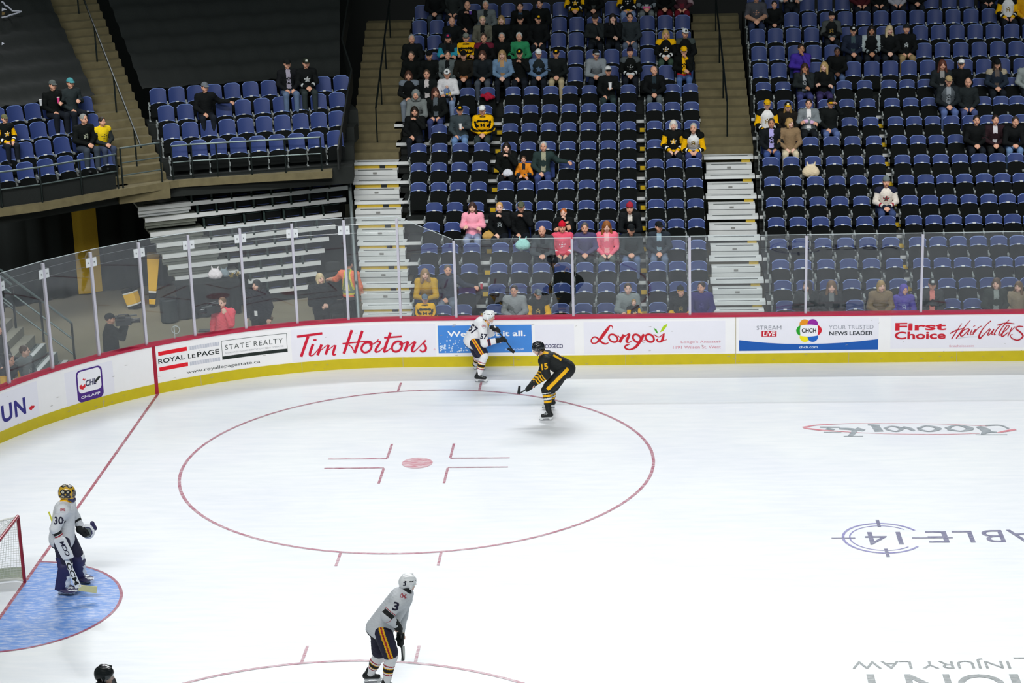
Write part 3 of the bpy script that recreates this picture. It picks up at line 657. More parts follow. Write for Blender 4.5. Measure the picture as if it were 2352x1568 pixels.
def face_mats(V, F, c, R, s=1.0, sizes=(.0095, .016)):
    """0 skin, 1 eyes/brows, 2 lips"""
    cen = V[F].mean(1); L = ((cen - np.array(c)) @ np.array(R)) / s
    mi = np.zeros(len(F), int); fr = L[:, 1] < -.06
    for e in (-1, 1):
        mi[fr & (np.hypot((L[:, 0] - e * .032) / 1.35, L[:, 2] - .02) < sizes[0])] = 1
        mi[fr & (np.abs(L[:, 0] - e * .034) < .022) & (np.abs(L[:, 2] - .043) < .0035)] = 1
    mi[fr & (np.abs(L[:, 0]) < .024) & (np.abs(L[:, 2] + .046) < .0085)] = 2
    return mi
def add_hand(B, w, d, n, r=.011, k=.008, z=0, curl=.5, side=1):
    """palm, four unequal bent fingers and a thumb; w wrist, d pointing direction, n back-of-hand normal"""
    w = np.array(w, float); d = np.array(d, float); d /= np.linalg.norm(d); n = np.array(n, float); n -= d * (n @ d); n /= np.linalg.norm(n); x = np.cross(d, n) * side
    B.cap(w, w + d * .05, .027, .033, .02, z); B.cap(w + d * .06 - x * .02, w + d * .075 + x * .024, .021, .02, .015, z)
    for i, (o, l) in enumerate(((-.033, .062), (-.011, .074), (.011, .070), (.032, .055))):
        a = w + d * .085 + x * o; b = a + (d * math.cos(curl) - n * math.sin(curl)) * l * .55; c2 = b + (d * math.cos(2.1 * curl) - n * math.sin(2.1 * curl)) * l * .5
        B.cap(a, b, r, r * .92, k, z); B.cap(b, c2, r * .92, r * .8, k, z)
    a = w + d * .03 - x * .03; b = a - x * .028 + d * .03 - n * .008; B.cap(a, b, r * 1.25, r * 1.1, k, z); B.cap(b, b + d * .03 - n * .012, r * 1.1, r * .9, k, z)

POSES = {  # right arm elbow, wrist / left arm elbow, wrist; torso lean (forward), sideways shift of the upper body
 'lap':   ((.255, -.05, .74), (.09, -.30, .63), (-.255, -.05, .74), (-.09, -.30, .63), .03, 0),
 'clasp': ((.25, -.12, .75), (.035, -.36, .67), (-.25, -.12, .75), (-.035, -.36, .67), .09, 0),
 'cross': ((.25, -.09, .80), (-.11, -.21, .82), (-.25, -.09, .79), (.11, -.235, .79), .02, 0),
 'chin':  ((.17, -.30, .78), (.05, -.22, 1.06), (-.25, -.10, .78), (.03, -.30, .76), .10, 0),
 'lean':  ((.23, -.34, .70), (.045, -.48, .68), (-.23, -.34, .70), (-.045, -.48, .68), .24, 0),
 'hold':  ((.25, -.06, .78), (.07, -.29, .84), (-.25, -.05, .74), (-.10, -.30, .63), .04, 0),
 'out':   ((.36, .02, .86), (.60, -.06, .84), (-.25, -.08, .76), (-.06, -.30, .64), .03, .02),
 'drink': ((.22, -.22, .84), (.04, -.22, 1.04), (-.25, -.06, .75), (-.08, -.30, .64), .05, 0),
 'brow':  ((.27, -.10, .98), (.12, -.17, 1.24), (-.25, -.06, .75), (-.08, -.30, .64), .04, 0),
 'hug':   ((.25, -.15, .76), (-.06, -.33, .74), (-.25, -.15, .76), (.06, -.33, .70), .05, 0),
 'slump': ((.25, -.24, .66), (.08, -.36, .62), (-.25, -.24, .66), (-.08, -.36, .62), .30, 0),
}
PM = {}
def seated(pose, yaw, zone='std'):
    key = (pose, yaw, zone)
    if key in PM: return PM[key]
    eR, wR, eL, wL, lean, sh = POSES[pose]
    L = lambda p: (p[0] + sh * (p[2] - .5), p[1] - lean * (p[2] - .5) / .55, p[2] - .25 * lean * lean * (p[2] - .5))
    ch, sR, sL, nk = L((0, .0, .93)), L((.175, .01, 1.01)), L((-.175, .01, 1.01)), L((0, .0, 1.07)); hc = L((0, -.035 - lean * .05, 1.235))
    ya = math.radians(yaw); tl = .06 + lean * .3
    Rz = np.array([[math.cos(ya), -math.sin(ya), 0], [math.sin(ya), math.cos(ya), 0], [0, 0, 1]]); Rx = np.array([[1, 0, 0], [0, math.cos(tl), -math.sin(tl)], [0, math.sin(tl), math.cos(tl)]]); R = Rz @ Rx
    kn = [(.13, -.46, .53), (-.13, -.46, .53)]; an = [(.13, -.44, .10), (-.13, -.42, .10)]
    B = Blob(); B.ell((0, -.02, .55), (.17, .13, .12), .05, 1); B.cap((0, -.01, .62), ch, .125, .145, .06, 1); B.cap(sR, sL, .075, .075, .06, 1); B.cap(nk, vadd(hc, (0, .01, -.06)), .055, .052, .03, 0)
    for s_, e, w in ((sR, eR, wR), (sL, eL, wL)):
        B.cap(s_, e, .052, .042, .03, 2); B.cap(e, w, .041, .028, .02, 2)
        d = np.array(w) - np.array(e); d = d / np.linalg.norm(d); add_hand(B, w, d * .6 + np.array([0, -.35, -.12]), (0, -.25, 1), z=0, curl=.55, side=1 if s_ is sR else -1)
    for k_, a in zip(kn, an):
        B.cap((k_[0] * .65, -.02, .53), k_, .085, .06, .04, 1); B.cap(k_, a, .058, .04, .03, 1); B.cap(vadd(a, (0, .03, -.05)), vadd(a, (0, -.15, -.06)), .042, .036, .03, 4)
    W = add_head(B, hc, R)
    lo, hi = B.bounds(.03); V, F = nets(B, lo, hi, .0135); zi, _ = B.zones(V[F].mean(1)); mi = face_mats(V, F, hc, R); mi[zi == 4] = 3
    body = np_mesh('body', V, F, mi, [bpy.data.materials[0]] * 4)
    # shirt
    S = Blob(); S.ell((0, -.02, .57), (.19, .16, .13), .05, 7); S.cap((0, -.01, .66), ch, .155, .172, .07, 0); S.cap(sR, sL, .095, .095, .07, 1); S.cap(nk, vadd(nk, (0, 0, .012)), .074, .07, .03, 1)
    for s_, e, w in ((sR, eR, wR), (sL, eL, wL)):
        S.cap(s_, e, .078, .066, .03, 3); S.cap(e, w, .063, .045, .02, 4)
    lo, hi = S.bounds(.03); wr = lambda P: S(P) + .004 * np.sin(P[:, 0] * 47 + 9 * np.sin(P[:, 2] * 23)) * np.sin(P[:, 2] * 41 + P[:, 1] * 33)
    V, F = nets(wr, lo, hi, .0155); cen = V[F].mean(1); zi, tt = S.zones(cen); lx = cen[:, 0] - sh * (cen[:, 2] - .5)
    front = cen[:, 1] < (-lean * (cen[:, 2] - .5) / .55 - .06)
    tor = np.isin(zi, (0, 1, 7))
    if zone == 'std':
        zi[(zi == 0) & front & (np.abs(lx) < .055)] = 2; zi[(zi == 1) & front & (np.abs(lx) < .05)] = 2
        zi[tor & front & (((lx / .085) ** 2 + ((cen[:, 2] - .84) / .085) ** 2) < 1) & (zi != 7)] = 6
        zi[(zi == 6) & (np.hypot(lx, cen[:, 2] - .84) > .062 + .02 * np.sin(5 * np.arctan2(cen[:, 2] - .84, lx)))] = 0
        zi[(zi == 6) & (np.sin(95 * lx + 2) + np.sin(105 * cen[:, 2]) > .55)] = 8
        zi[(zi == 4) & (tt > .82)] = 5; zi[(zi == 4) & (tt > .5) & (tt <= .66)] = 8
        zi[(zi == 2) & (cen[:, 2] > .7) & (np.abs(lx) > .1)] = 0
    else:   # barber-pole stripes
        st = np.where(np.isin(zi, (3, 4)), (np.linalg.norm(cen - np.array(ch), axis=1) * 17).astype(int) % 2, (cen[:, 2] * 16).astype(int) % 2)
        pl = (zi == 1); zi[:] = np.where(st == 0, 0, 3); zi[pl] = 0
        zi[tor & front & (np.abs(lx) < .10) & (np.abs(cen[:, 2] - .87) < .07)] = 0
        zi[tor & front & (np.abs(np.abs(lx) - .035) < .018) & (np.abs(cen[:, 2] - .87) < .05)] = 6; zi[tor & front & (np.abs(lx) < .05) & (np.abs(cen[:, 2] - .87) < .012)] = 6
    shirt = np_mesh('shirt', V, F, zi, [bpy.data.materials[0]] * 9)
    T = Blob(); T.ell((0, -.02, .54), (.185, .155, .115), .05, 0)
    for k_, a in zip(kn, an): T.cap((k_[0] * .65, -.02, .53), k_, .10, .078, .05, 0); T.cap(k_, vadd(a, (0, 0, .0)), .074, .062, .03, 1)
    lo, hi = T.bounds(.03); V, F = nets(T, lo, hi, .017); zi, _ = T.zones(V[F].mean(1)); trou = np_mesh('trousers', V, F, zi, [bpy.data.materials[0]] * 2)
    PM[key] = (body, shirt, trou, Matrix.Translation(hc) @ Matrix([list(r) for r in R]).to_4x4(), (wR, wL)); return PM[key]
# hair and headgear in head space
HM = {}
def headgear(kind):
    if kind in HM: return HM[kind]
    B = Blob(); mi = None; h = .0115
    if kind == 'short': B.ell((0, .016, .034), (.084, .106, .098), .01); B.cut((0, -.055, .055), (0, -1, .0)); B.cut((0, .02, -.015), (0, -.75, -1)); 
    elif kind == 'grey': B.ell((0, .022, .03), (.087, .104, .10), .01); B.cut((0, -.048, .06), (0, -1, .1)); B.cut((0, .02, -.02), (0, -.6, -1))
    elif kind == 'bald': B.ell((0, .03, .0), (.083, .092, .06), .01); B.cut((0, -.005, 0), (0, -1, .3)); B.cut((0, 0, .035), (0, .2, 1))
    elif kind in ('long', 'curly'):
        w = 1.0 if kind == 'long' else 1.14
        B.ell((0, .018, .034), (.087 * w, .106 * w, .1 * w), .02)
        for e in (-1, 1): B.cap((e * .07 * w, .01, .0), (e * .095 * w, -.02, -.17), .034, .028, .03); B.cap((e * .05, .06, 0), (e * .06, .045, -.2), .05, .045, .04)
        B.pit((0, -.115, -.04), (.056, .08, .115), .012)
    elif kind == 'bob':
        B.ell((0, .02, .034), (.088, .106, .1), .02)
        for e in (-1, 1): B.cap((e * .072, .01, .0), (e * .074, -.02, -.085), .036, .03, .03)
        B.cap((-.04, .07, -.03), (.04, .07, -.03), .05, .05, .03); B.pit((0, -.115, -.03), (.058, .08, .095), .012)
    elif kind == 'cap':
        B.ell((0, .014, .05), (.088, .108, .09), .01); B.cut((0, 0, .045), (0, -.05, -1)); B.ell((0, -.115, .052), (.07, .075, .013), .012, 1)
    elif kind == 'capback':
        B.ell((0, .014, .05), (.088, .108, .09), .01); B.cut((0, 0, .045), (0, -.05, -1)); B.ell((0, .135, .04), (.06, .05, .012), .012, 1)
    elif kind == 'beanie':
        B.ell((0, .016, .055), (.09, .108, .105), .01, 0); B.cut((0, -.0, .035), (0, -.12, -1)); B.cap((0, .016, .155), (0, .02, .17), .02, .018, .02, 1)
    elif kind == 'hood':
        B.ell((0, .03, .02), (.112, .125, .132), .02); B.cap((-.05, .05, -.12), (.05, .05, -.12), .075, .075, .04); B.pit((0, -.12, -.01), (.072, .10, .098), .015)
    V, F = nets(B, *B.bounds(.02), h); zi, _ = B.zones(V[F].mean(1)); cen = V[F].mean(1)
    if kind == 'beanie': zi[:] = 0; zi[cen[:, 2] < .062] = 1
    if kind == 'cap': zi[(zi == 0) & (cen[:, 1] < -.06) & (np.abs(cen[:, 0]) < .03) & (cen[:, 2] > .07) & (cen[:, 2] < .115)] = 2
    HM[kind] = np_mesh(kind, V, F, zi, [bpy.data.materials[0]] * 3); return HM[kind]
def slots(o, mats):
    for i, m in enumerate(mats):
        if i < len(o.material_slots): o.material_slots[i].link = 'OBJECT'; o.material_slots[i].material = m
SK = {'l': '#d9a389', 'm': '#b98566', 'd': '#6e4a38', 'p': '#e3b7a3'}
EYE = mat('eye_dark', '#2a1d18', .4); LIP = mat('lips', '#a9645a', .5); SHOE = mat('shoe_dark', '#23262a', .6)
def spectator(loc, rz, label, pose='lap', yaw=0, sk='l', hair='short', hc='#3a2a20', hat=None, hatc='#111414', brim=None, shirt='#15191a', ov=None, pants='#1b2028', scale=1.0, zone='std', badge=None, group=None):
    body, sh, tr, HMx, ws = seated(pose, yaw, zone)
    o = inst('person', body, None, loc, (0, 0, rz)); o.scale = (scale,) * 3; tag(o, label, 'person', group)
    slots(o, [skinm(SK[sk]), EYE, LIP, SHOE])
    c = [shirt] * 9
    for k, v in (ov or {}).items():
        for ch in k: c['tyfuacghs'.index(ch)] = v     # t torso, y yoke, f front strip, u upper sleeve, a forearm, c cuff, g crest, h hem, s sleeve band
    s_ = inst('shirt', sh, o); slots(s_, [cloth(x) for x in c])
    t_ = inst('trousers', tr, o); slots(t_, [cloth(pants)] * 2)
    if hair and hat != 'hood':
        hm = inst('hair', headgear(hair), o); hm.matrix_local = HMx; slots(hm, [mat('hair_' + hc.strip('#'), hc, .6, var=.3, scale=60)] * 3)
        if hat in ('cap', 'capback', 'beanie') and hair in ('short', 'grey', 'long', 'bob', 'curly'): hm.matrix_local = HMx @ Matrix.Diagonal((.95, .95, .9, 1))
    if hat:
        hm = inst('hood' if hat == 'hood' else ('beanie' if hat == 'beanie' else 'cap'), headgear(hat), o); hm.matrix_local = HMx; slots(hm, [cloth(hatc), cloth(brim or hatc), cloth(badge or hatc)])
    return o, HMx, ws
OCC = set()
def seat_at(sec, i, x):
    xs = SEATS[sec, i]; j = min(range(len(xs)), key=lambda q: abs(xs[q] - x)); OCC.add((sec, i, j)); return xs[j]
# ------------------------------------------------------------------ the crowd, one line each: section, row, x, look
Y_, K_, W_ = '#f2b705', '#0d1110', '#e6e7e8'
def P(sec, i, x, label, **k):
    if sec in 'MR': sx = seat_at(sec, i, x); loc = (sx + (x - sx) * .5, YT[i] - .20, ZR[i]); rz = 0
    else:
        s = (SEC3 if sec == '3' else SEC4)[i]; ang = ANG3 if sec == '3' else ANG4; pts = row_pts(s)
        j = min(range(len(pts)), key=lambda q: abs(pts[q][0] - x)); OCC.add(('cor' if sec == '3' else 'far', i, j)); px, py = pts[j]
        loc = (px + math.sin(ang) * .2, py - math.cos(ang) * .2, ZC(i)); rz = ang
    return spectator(loc, rz, label, **k)
JB = dict(shirt=K_, ov={'y': K_, 'u': Y_, 's': W_, 'c': Y_, 'g': Y_, 'h': Y_})           # black fan jersey, yellow sleeves
JW = dict(shirt=W_, ov={'y': K_, 'u': Y_, 's': W_, 'a': K_, 'c': Y_, 'g': '#8a7433', 'h': K_})   # white fan jersey
JS = dict(shirt=Y_, ov={'u': K_, 'g': K_}, zone='stripe')                                 # striped jersey
# middle section, front row upwards
P('M', 0, 5.68, 'child in grey-blue cap and yellow and black striped jersey, front row left end', hat='cap', hatc='#5d7183', scale=.84, yaw=10, **JS)
P('M', 0, 7.59, 'person in light grey hoodie with short dark hair in the front row behind the stick', shirt='#8b9093', yaw=-8, pose='clasp', hc='#33302c')
P('M', 0, 8.15, 'boy in grey cap and black jersey with yellow cuffs in the front row', hat='cap', hatc='#6b7278', scale=.9, yaw=15, shirt=K_, ov={'c': Y_, 'a': Y_, 'u': Y_, 'y': K_, 'g': '#b39a60'})
P('M', 0, 10.16, 'woman in grey zip jacket holding a blond child on her lap, front row', shirt='#80898a', hair='short', hc='#3f2f25', pose='hug', yaw=5, sk='p')
P('M', 0, 11.37, 'child in black knit hat with yellow band and black jersey, front row', hat='beanie', hatc=K_, brim=Y_, badge=Y_, scale=.92, yaw=30, shirt=K_, ov={'u': K_, 'a': Y_, 'g': '#8a7433'})
P('M', 0, 11.81, 'man in purple hooded jacket with white leaf emblem beside the right stairs, front row', shirt='#342c6e', ov={'g': '#4a4385'}, hc='#2b1d14', yaw=-30, pose='lap')
P('M', 1, 5.68, 'woman in mustard yellow top with long fair hair, second row', shirt='#c39a1e', hair='long', hc='#9a7b55', sk='p', yaw=15, pose='lean', pants='#303845')
P('M', 1, 6.14, 'man in dark navy sweater and grey trousers holding out a red can, second row', shirt='#232b3a', ov={'f': '#2b3344'}, hc='#5a5048', pose='out', pants='#6d7787', yaw=10)
P('M', 3, 8.19, 'balding man in dark suit jacket and dark tie leaning forward, fourth row', shirt='#3a4146', ov={'f': '#151a20'}, hair='bald', hc='#7d7060', pose='lean', yaw=-5)
P('M', 3, 8.61, 'person in red knit hat and pink and red jersey, fourth row', shirt='#e0566e', ov={'h': '#a5102a', 's': W_, 'c': '#c3122e'}, hat='beanie', hatc='#c8172e', hair=None, pose='lap', yaw=5)
P('M', 3, 9.16, 'older person in purple-grey fleece with short grey hair and glasses, fourth row', shirt='#4a466b', hair='short', hc='#59524c', pose='clasp')
P('M', 3, 9.67, 'woman in bright pink jacket with curly ginger hair, fourth row', shirt='#ea6f86', ov={'f': '#f0a9ae'}, hair='curly', hc='#8e5526', sk='p', pants='#54605c', pose='lap', yaw=5)
P('M', 3, 10.31, 'man in black jacket and black cap with hands clasped and jeans, fourth row', shirt='#262d31', hat='cap', hatc='#14181b', pants='#5b6e90', pose='lean', yaw=10)
P('M', 3, 10.93, 'man in dark blazer, pale blue shirt and black cap with one leg crossed, fourth row', shirt='#272f38', ov={'f': '#8fa9b8'}, hat='cap', hatc='#16191c', pants='#64748c', pose='clasp', yaw=22)
P('M', 4, 6.47, 'woman in pale pink hoodie and light jeans with dark hair, fifth row', shirt='#f3a0b4', hair='long', hc='#3c2620', sk='p', pants='#8e9ab8', pose='cross')
P('M', 4, 7.08, 'blond person in black top with white logo eating snacks, fifth row', shirt='#101315', ov={'g': '#8e969a'}, hair='short', hc='#c79a5a', pose='drink', sk='p')
P('M', 4, 7.62, 'man in camouflage cap and black jacket eating from his hand, fifth row', shirt='#111416', hat='cap', hatc='#555a48', pose='drink')
P('M', 4, 8.63, 'red-haired boy in black t-shirt with hand at his mouth, fifth row', shirt='#0f1313', ov={'a': '#d9a389', 'u': '#16191b'}, hair='short', hc='#b4602a', pose='chin', sk='p', scale=.88, yaw=-10)
P('M', 4, 10.25, 'bearded man in red and black knit hat and black jacket over white shirt, fifth row', shirt='#14181b', ov={'f': '#d7d3cc'}, hat='beanie', hatc='#a3283a', brim='#17191c', hair=None, pose='lean', yaw=-5)
P('M', 7, 7.18, 'woman in black hoodie with dark hair and a white bag in her hands, eighth row', shirt='#0e1211', hair='long', hc='#1d1613', sk='p', pose='drink', pants='#15181a')
P('M', 7, 7.52, 'small child in orange and black jacket in the eighth row', shirt='#e08a24', ov={'f': '#20242b', 'h': '#1d2733', 'a': '#22303d'}, hc='#4b3626', pose='hug', scale=.74)
P('M', 7, 7.99, 'grey-haired man in dark green puffer jacket and jeans, eighth row', shirt='#2a3a39', ov={'f': '#9a9a83'}, hair='grey', hc='#b4b6b4', pose='out', pants='#3a4777', yaw=-5)
P('M', 8, 11.28, 'elderly white-haired woman in black jersey with yellow sleeves, ninth row', hair='bob', hc='#d6d3cc', sk='p', pose='lap', **JB)
P('M', 8, 11.78, 'short grey-haired person in white, black and yellow jersey next to the right stairs, ninth row', hair='grey', hc='#a9a9a4', pose='slump', yaw=-12, pants='#38406e', **JW)
P('M', 9, 4.74, 'woman in black with very long dark hair sipping a drink beside the left stairs', shirt='#101314', hair='long', hc='#21170f', pose='drink', yaw=8)
P('M', 9, 5.93, 'bearded man in black cap, grey knit sweater and jeans holding a white cup', shirt='#3c474c', hat='cap', hatc='#0f1212', badge=Y_, pants='#6c8cb8', pose='hold', yaw=8)
P('M', 9, 6.47, 'person in white cap and bright yellow and black striped jersey, tenth row', hat='cap', hatc='#eceef0', pose='clasp', pants='#343f3e', **JS)
P('M', 10, 4.75, 'person in grey hooded sweatshirt with hood up beside the left stairs', shirt='#767d7d', hat='hood', hatc='#7c8383', ov={'g': '#9aa09f'}, pose='lean')
P('M', 10, 5.21, 'woman in black jacket with dark red-brown hair, eleventh row', shirt='#131717', ov={'f': '#565f66'}, hair='long', hc='#4a2a22', yaw=15, pants='#3a4470')
P('M', 11, 4.46, 'woman in black scarf and grey trousers with brown hair at the left stairs, twelfth row', shirt='#121516', ov={'y': '#707a85'}, hair='bob', hc='#4a2f24', pants='#7d8894', pose='clasp')
P('M', 11, 4.93, 'young man in black jacket over white shirt with short brown hair, twelfth row', shirt='#151b1c', ov={'f': '#c9c4c4'}, hc='#584434', pose='lap')
P('M', 11, 5.48, 'person in white cap and white hoodie holding a baby, twelfth row', shirt='#dcdce0', hat='cap', hatc='#f0f1f3', badge='#3b3f44', pose='hug', pants='#7f93b5')
P('M', 11, 9.64, 'grey-haired man in black jacket with visor cap holding a white cup, twelfth row', shirt='#121616', hair='grey', hc='#9a9a98', hat='cap', hatc='#d9dadb', brim='#15181a', pose='hold', yaw=8, pants='#2c3a3a')
P('M', 11, 10.84, 'balding man in black jacket and grey trousers with crossed legs near the right stairs', shirt='#101315', ov={'f': '#26343c'}, hair='bald', hc='#4c3e34', pose='clasp', yaw=35, pants='#5c6569')
# middle upper tier
P('M', 12, 4.48, 'man in plain black with reddish face, first upper-tier row at the left stairs', shirt='#0e1211', hc='#4a4038', pose='lap')
P('M', 12, 4.95, 'man in black cap and black coat, first upper-tier row', shirt='#0f1313', hat='cap', hatc='#111415', hc='#332a24')
P('M', 12, 5.44, 'person in grey cardigan over black with cap, first upper-tier row', shirt='#5c6566', ov={'f': '#111416'}, hair='short', hc='#3d332d', yaw=20)
P('M', 12, 5.82, 'person in black cap and brown-black camouflage coat, first upper-tier row', shirt='#1d1c17', hat='cap', hatc='#131516', ov={'c': '#8c5a3a'}, pose='clasp')
P('M', 12, 6.33, 'woman in dark jacket with yellow shoulder patch and brown bob, first upper-tier row', shirt='#1a2024', ov={'y': '#20272b'}, hair='bob', hc='#52352a', pants='#4a525c', pose='clasp', yaw=-5)
P('M', 12, 6.89, 'woman in pale denim jacket with very long fair hair, first upper-tier row', shirt='#6d8aa8', ov={'f': '#b28f68'}, hair='long', hc='#a98a60', pose='clasp', sk='p')
P('M', 12, 7.32, 'person in black cap with yellow badge and black jumper, head bowed, upper tier', shirt='#0f1212', hat='cap', hatc='#0f1212', badge=Y_, pose='drink')
P('M', 12, 7.84, 'person in white cap and denim jacket with dark vest, first upper-tier row', shirt='#5f7896', ov={'f': '#20282b', 't': '#20282b'}, hat='cap', hatc='#eff1f4', yaw=8, pose='clasp')
P('M', 12, 8.29, 'bearded man in black jacket, black cap with yellow badge and khaki trousers', shirt='#171c1c', hat='cap', hatc='#0f1212', badge=Y_, pants='#b0a383', pose='clasp')
P('M', 12, 9.42, 'man in heather grey sweatshirt and dark cap leaning forward, first upper-tier row', shirt='#848c92', hat='cap', hatc='#191d20', brim='#c3c7c9', pose='lean', yaw=15, pants='#1c2433')
P('M', 12, 10.24, 'young man in black track top with white shoulder stripes and backward cap', shirt='#0e1211', ov={'y': '#4f575b', 'c': '#cfd3d5', 's': '#cfd3d5'}, hat='capback', hatc='#241a2e', pose='clasp')
P('M', 12, 11.6, 'white-bearded man in yellow cap, yellow and black top and jeans by the right stairs', hat='cap', hatc=Y_, brim=Y_, hair='grey', hc='#d6d4cf', pants='#4e689c', pose='chin', shirt=K_, ov={'f': Y_, 'g': Y_, 'c': Y_, 'h': '#c01f2e'})
P('M', 13, 4.37, 'grey-haired man with glasses and moustache in black, writing on paper, second upper row', shirt='#141819', hair='grey', hc='#a3a39e', pose='lap', yaw=10)
P('M', 13, 5.35, 'person in bright teal jacket over black with dark cap, second upper row', shirt='#2a93ad', ov={'f': '#111416', 't': '#1b2226', 'y': '#1b2226'}, hat='cap', hatc='#1e2436', badge='#c9305a', pose='cross', hair='long', hc='#2b211c')
P('M', 13, 5.83, 'person in grey camouflage cap and yellow and black striped jersey, second upper row', hat='cap', hatc='#7c8078', pose='cross', **JS)
P('M', 13, 6.31, 'woman in black with dark red scarf and pinned-up hair, second upper row', shirt='#111415', ov={'y': '#6b1f33', 'g': '#5c6468'}, hc='#4d3b33', pose='clasp')
P('M', 13, 6.78, 'grey-haired man with glasses in black t-shirt with white round print, second upper row', shirt='#0f1313', ov={'g': '#c9cdce'}, hair='grey', hc='#9b9d9c', pose='lap')
P('M', 13, 7.23, 'white-haired man with glasses in green hoodie, second upper row', shirt='#2f8a5c', hair='grey', hc='#c6c8c6', pose='lap')
P('M', 13, 11.16, 'blond woman in black, white and yellow hockey jersey, second upper row', shirt=K_, ov={'y': Y_, 'u': K_, 's': W_, 'c': W_, 'g': '#9a7b3a'}, hair='bob', hc='#b99a5c', pose='clasp', pants='#3d5245', yaw=10)
P('M', 13, 11.71, 'man in white cap and black jacket with white chest letter near the right stairs', shirt='#111415', ov={'y': '#414a48', 'g': '#8d9496'}, hat='cap', hatc='#eceff2', badge='#31363a', pants='#48629c', yaw=15)
P('M', 14, 5.46, 'balding man with glasses in black jacket, third upper row', shirt='#141819', hair='bald', hc='#3c332d', pose='clasp', yaw=10)
P('M', 14, 6.14, 'short-haired blond woman in leopard-print cardigan, third upper row', shirt='#66665a', ov={'f': '#101315', 'c': '#8d8c7c'}, hair='short', hc='#c2b188', sk='p', yaw=10)
P('M', 14, 6.68, 'woman with fair fringe in black coat, third upper row', shirt='#0f1313', hair='bob', hc='#9b7f55', sk='p')
P('M', 14, 7.22, 'man in black hooded jacket and black flat cap, third upper row', shirt='#0f1313', hat='cap', hatc='#151819')
P('M', 14, 7.7, 'man in black jacket and black cap with bright yellow badge, third upper row', shirt='#101315', hat='cap', hatc='#0f1212', badge=Y_, pose='lap', yaw=15)
P('M', 14, 9.33, 'man in dark cap and dark brown jacket with hand on chin, third upper row', shirt='#23282a', hat='cap', hatc='#2c2722', pose='chin')
P('M', 14, 9.79, 'woman in black with long dark hair and hand to her cheek, third upper row', shirt='#111416', hair='long', hc='#1e1815', sk='p', pose='chin', yaw=5)
P('M', 14, 10.23, 'man in dark grey sweatshirt with short dark hair, third upper row', shirt='#2d3438', hc='#241d18', pose='lap', pants='#5a6679')
P('M', 15, 5.7, 'bald older man in black drinking from a purple cup, fourth upper row', shirt='#101315', hair='bald', hc='#8a7d70', pose='drink')
P('M', 15, 6.22, 'grey-haired man with glasses in grey zip sweater, fourth upper row', shirt='#6a7274', ov={'f': '#23282a'}, hair='grey', hc='#a5a6a2', pose='lap')
P('M', 15, 7.18, 'dark-haired man in black jacket over blue shirt, fourth upper row', shirt='#0f1313', ov={'f': '#2c4660'}, hc='#1c1613', pose='slump')
P('M', 15, 7.73, 'young man in black jacket with head turned, fourth upper row', shirt='#0f1313', hc='#1c1613', yaw=-20)
P('M', 16, 4.75, 'person in black with hands clasped and jeans, cut by the top picture edge at left', shirt='#111415', pose='clasp', pants='#39424d')
P('M', 16, 5.26, 'person in dark grey patterned shirt cut by the top picture edge', shirt='#2a2f2f', pose='lap', yaw=10)
P('M', 16, 8.66, 'fan in black and yellow jersey cut by the top picture edge, middle section', pose='clasp', **JB)
P('M', 16, 9.18, 'person in black jacket over grey shirt cut by the top picture edge', shirt='#0f1313', ov={'f': '#4a5050'}, pose='clasp')
P('M', 16, 10.12, 'fan in yellow-shouldered black jersey and pale jeans at the top picture edge', shirt=K_, ov={'y': Y_, 'u': Y_, 's': W_, 'c': K_, 'h': Y_}, pants='#7d90b5', pose='lap')
P('M', 16, 10.66, 'person in grey and white hoodie with pink cuffs at the top picture edge', shirt='#20262b', ov={'f': '#c9ccd0', 'y': '#8a9198', 'a': '#7a838c', 'c': '#e06a9a'}, pants='#6d7477', pose='clasp')
P('M', 16, 11.17, 'person in black with hands joined and burgundy trousers at the top picture edge', shirt='#0f1212', pants='#5c1622', pose='clasp')
P('M', 16, 11.63, 'woman in burgundy and white patterned top beside the right stairs, top picture edge', shirt='#4a2a33', ov={'u': '#a08a90', 'f': '#6b2433'}, pants='#6a1424', pose='lap')
# right-hand section
P('R', 0, 14.08, 'woman in dark jacket over grey scarf half behind a glass post, right front row', shirt='#1c2123', ov={'f': '#8a9192'}, hair='long', hc='#2a201b', yaw=-40, sk='p')
P('R', 0, 14.63, 'woman with very long curly brown hair using a phone in the right front row', shirt='#1f2426', ov={'f': '#6d7374'}, hair='curly', hc='#6e5236', pose='clasp', sk='p')
P('R', 0, 15.77, 'woman in tan coat with fair tied-back hair, right front row', shirt='#7e6c50', hair='bob', hc='#a08452', yaw=15, sk='p', pose='clasp')
P('R', 0, 16.28, 'child in bright purple hoodie with hood up and white emblem, right front row', shirt='#5446a8', ov={'g': '#a7b1d4'}, hat='hood', hatc='#5b4db0', yaw=20, scale=.9)
P('R', 0, 16.88, 'man in black cap and dark jacket over pink shirt, right front row', shirt='#2a2f30', ov={'f': '#d9857c'}, hat='cap', hatc='#111415', badge='#c9ced0', pose='lap')
P('R', 0, 18.28, 'woman in dark green jacket with brown hair looking left, right front row', shirt='#252d29', ov={'f': '#8a9290'}, hair='bob', hc='#57402f', yaw=-25, sk='p')
P('R', 0, 18.78, 'young woman in tan jacket with long hair at the right picture edge, front row', shirt='#8a7c66', hair='long', hc='#6c5238', yaw=-30, sk='p', scale=.94)
P('R', 5, 16.3, 'young man in grey knit hat, cream hockey jersey with dark stars and blue shorts, alone', shirt='#ddd5cb', ov={'y': '#20243a', 'u': '#ded6cc', 's': '#a12236', 'c': '#1d2233', 'g': '#56504a', 'h': '#20243a', 'a': '#d8d0c8'}, hat='beanie', hatc='#6d7777', hair='short', hc='#2a211c', pose='clasp', pants='#3a4a74')
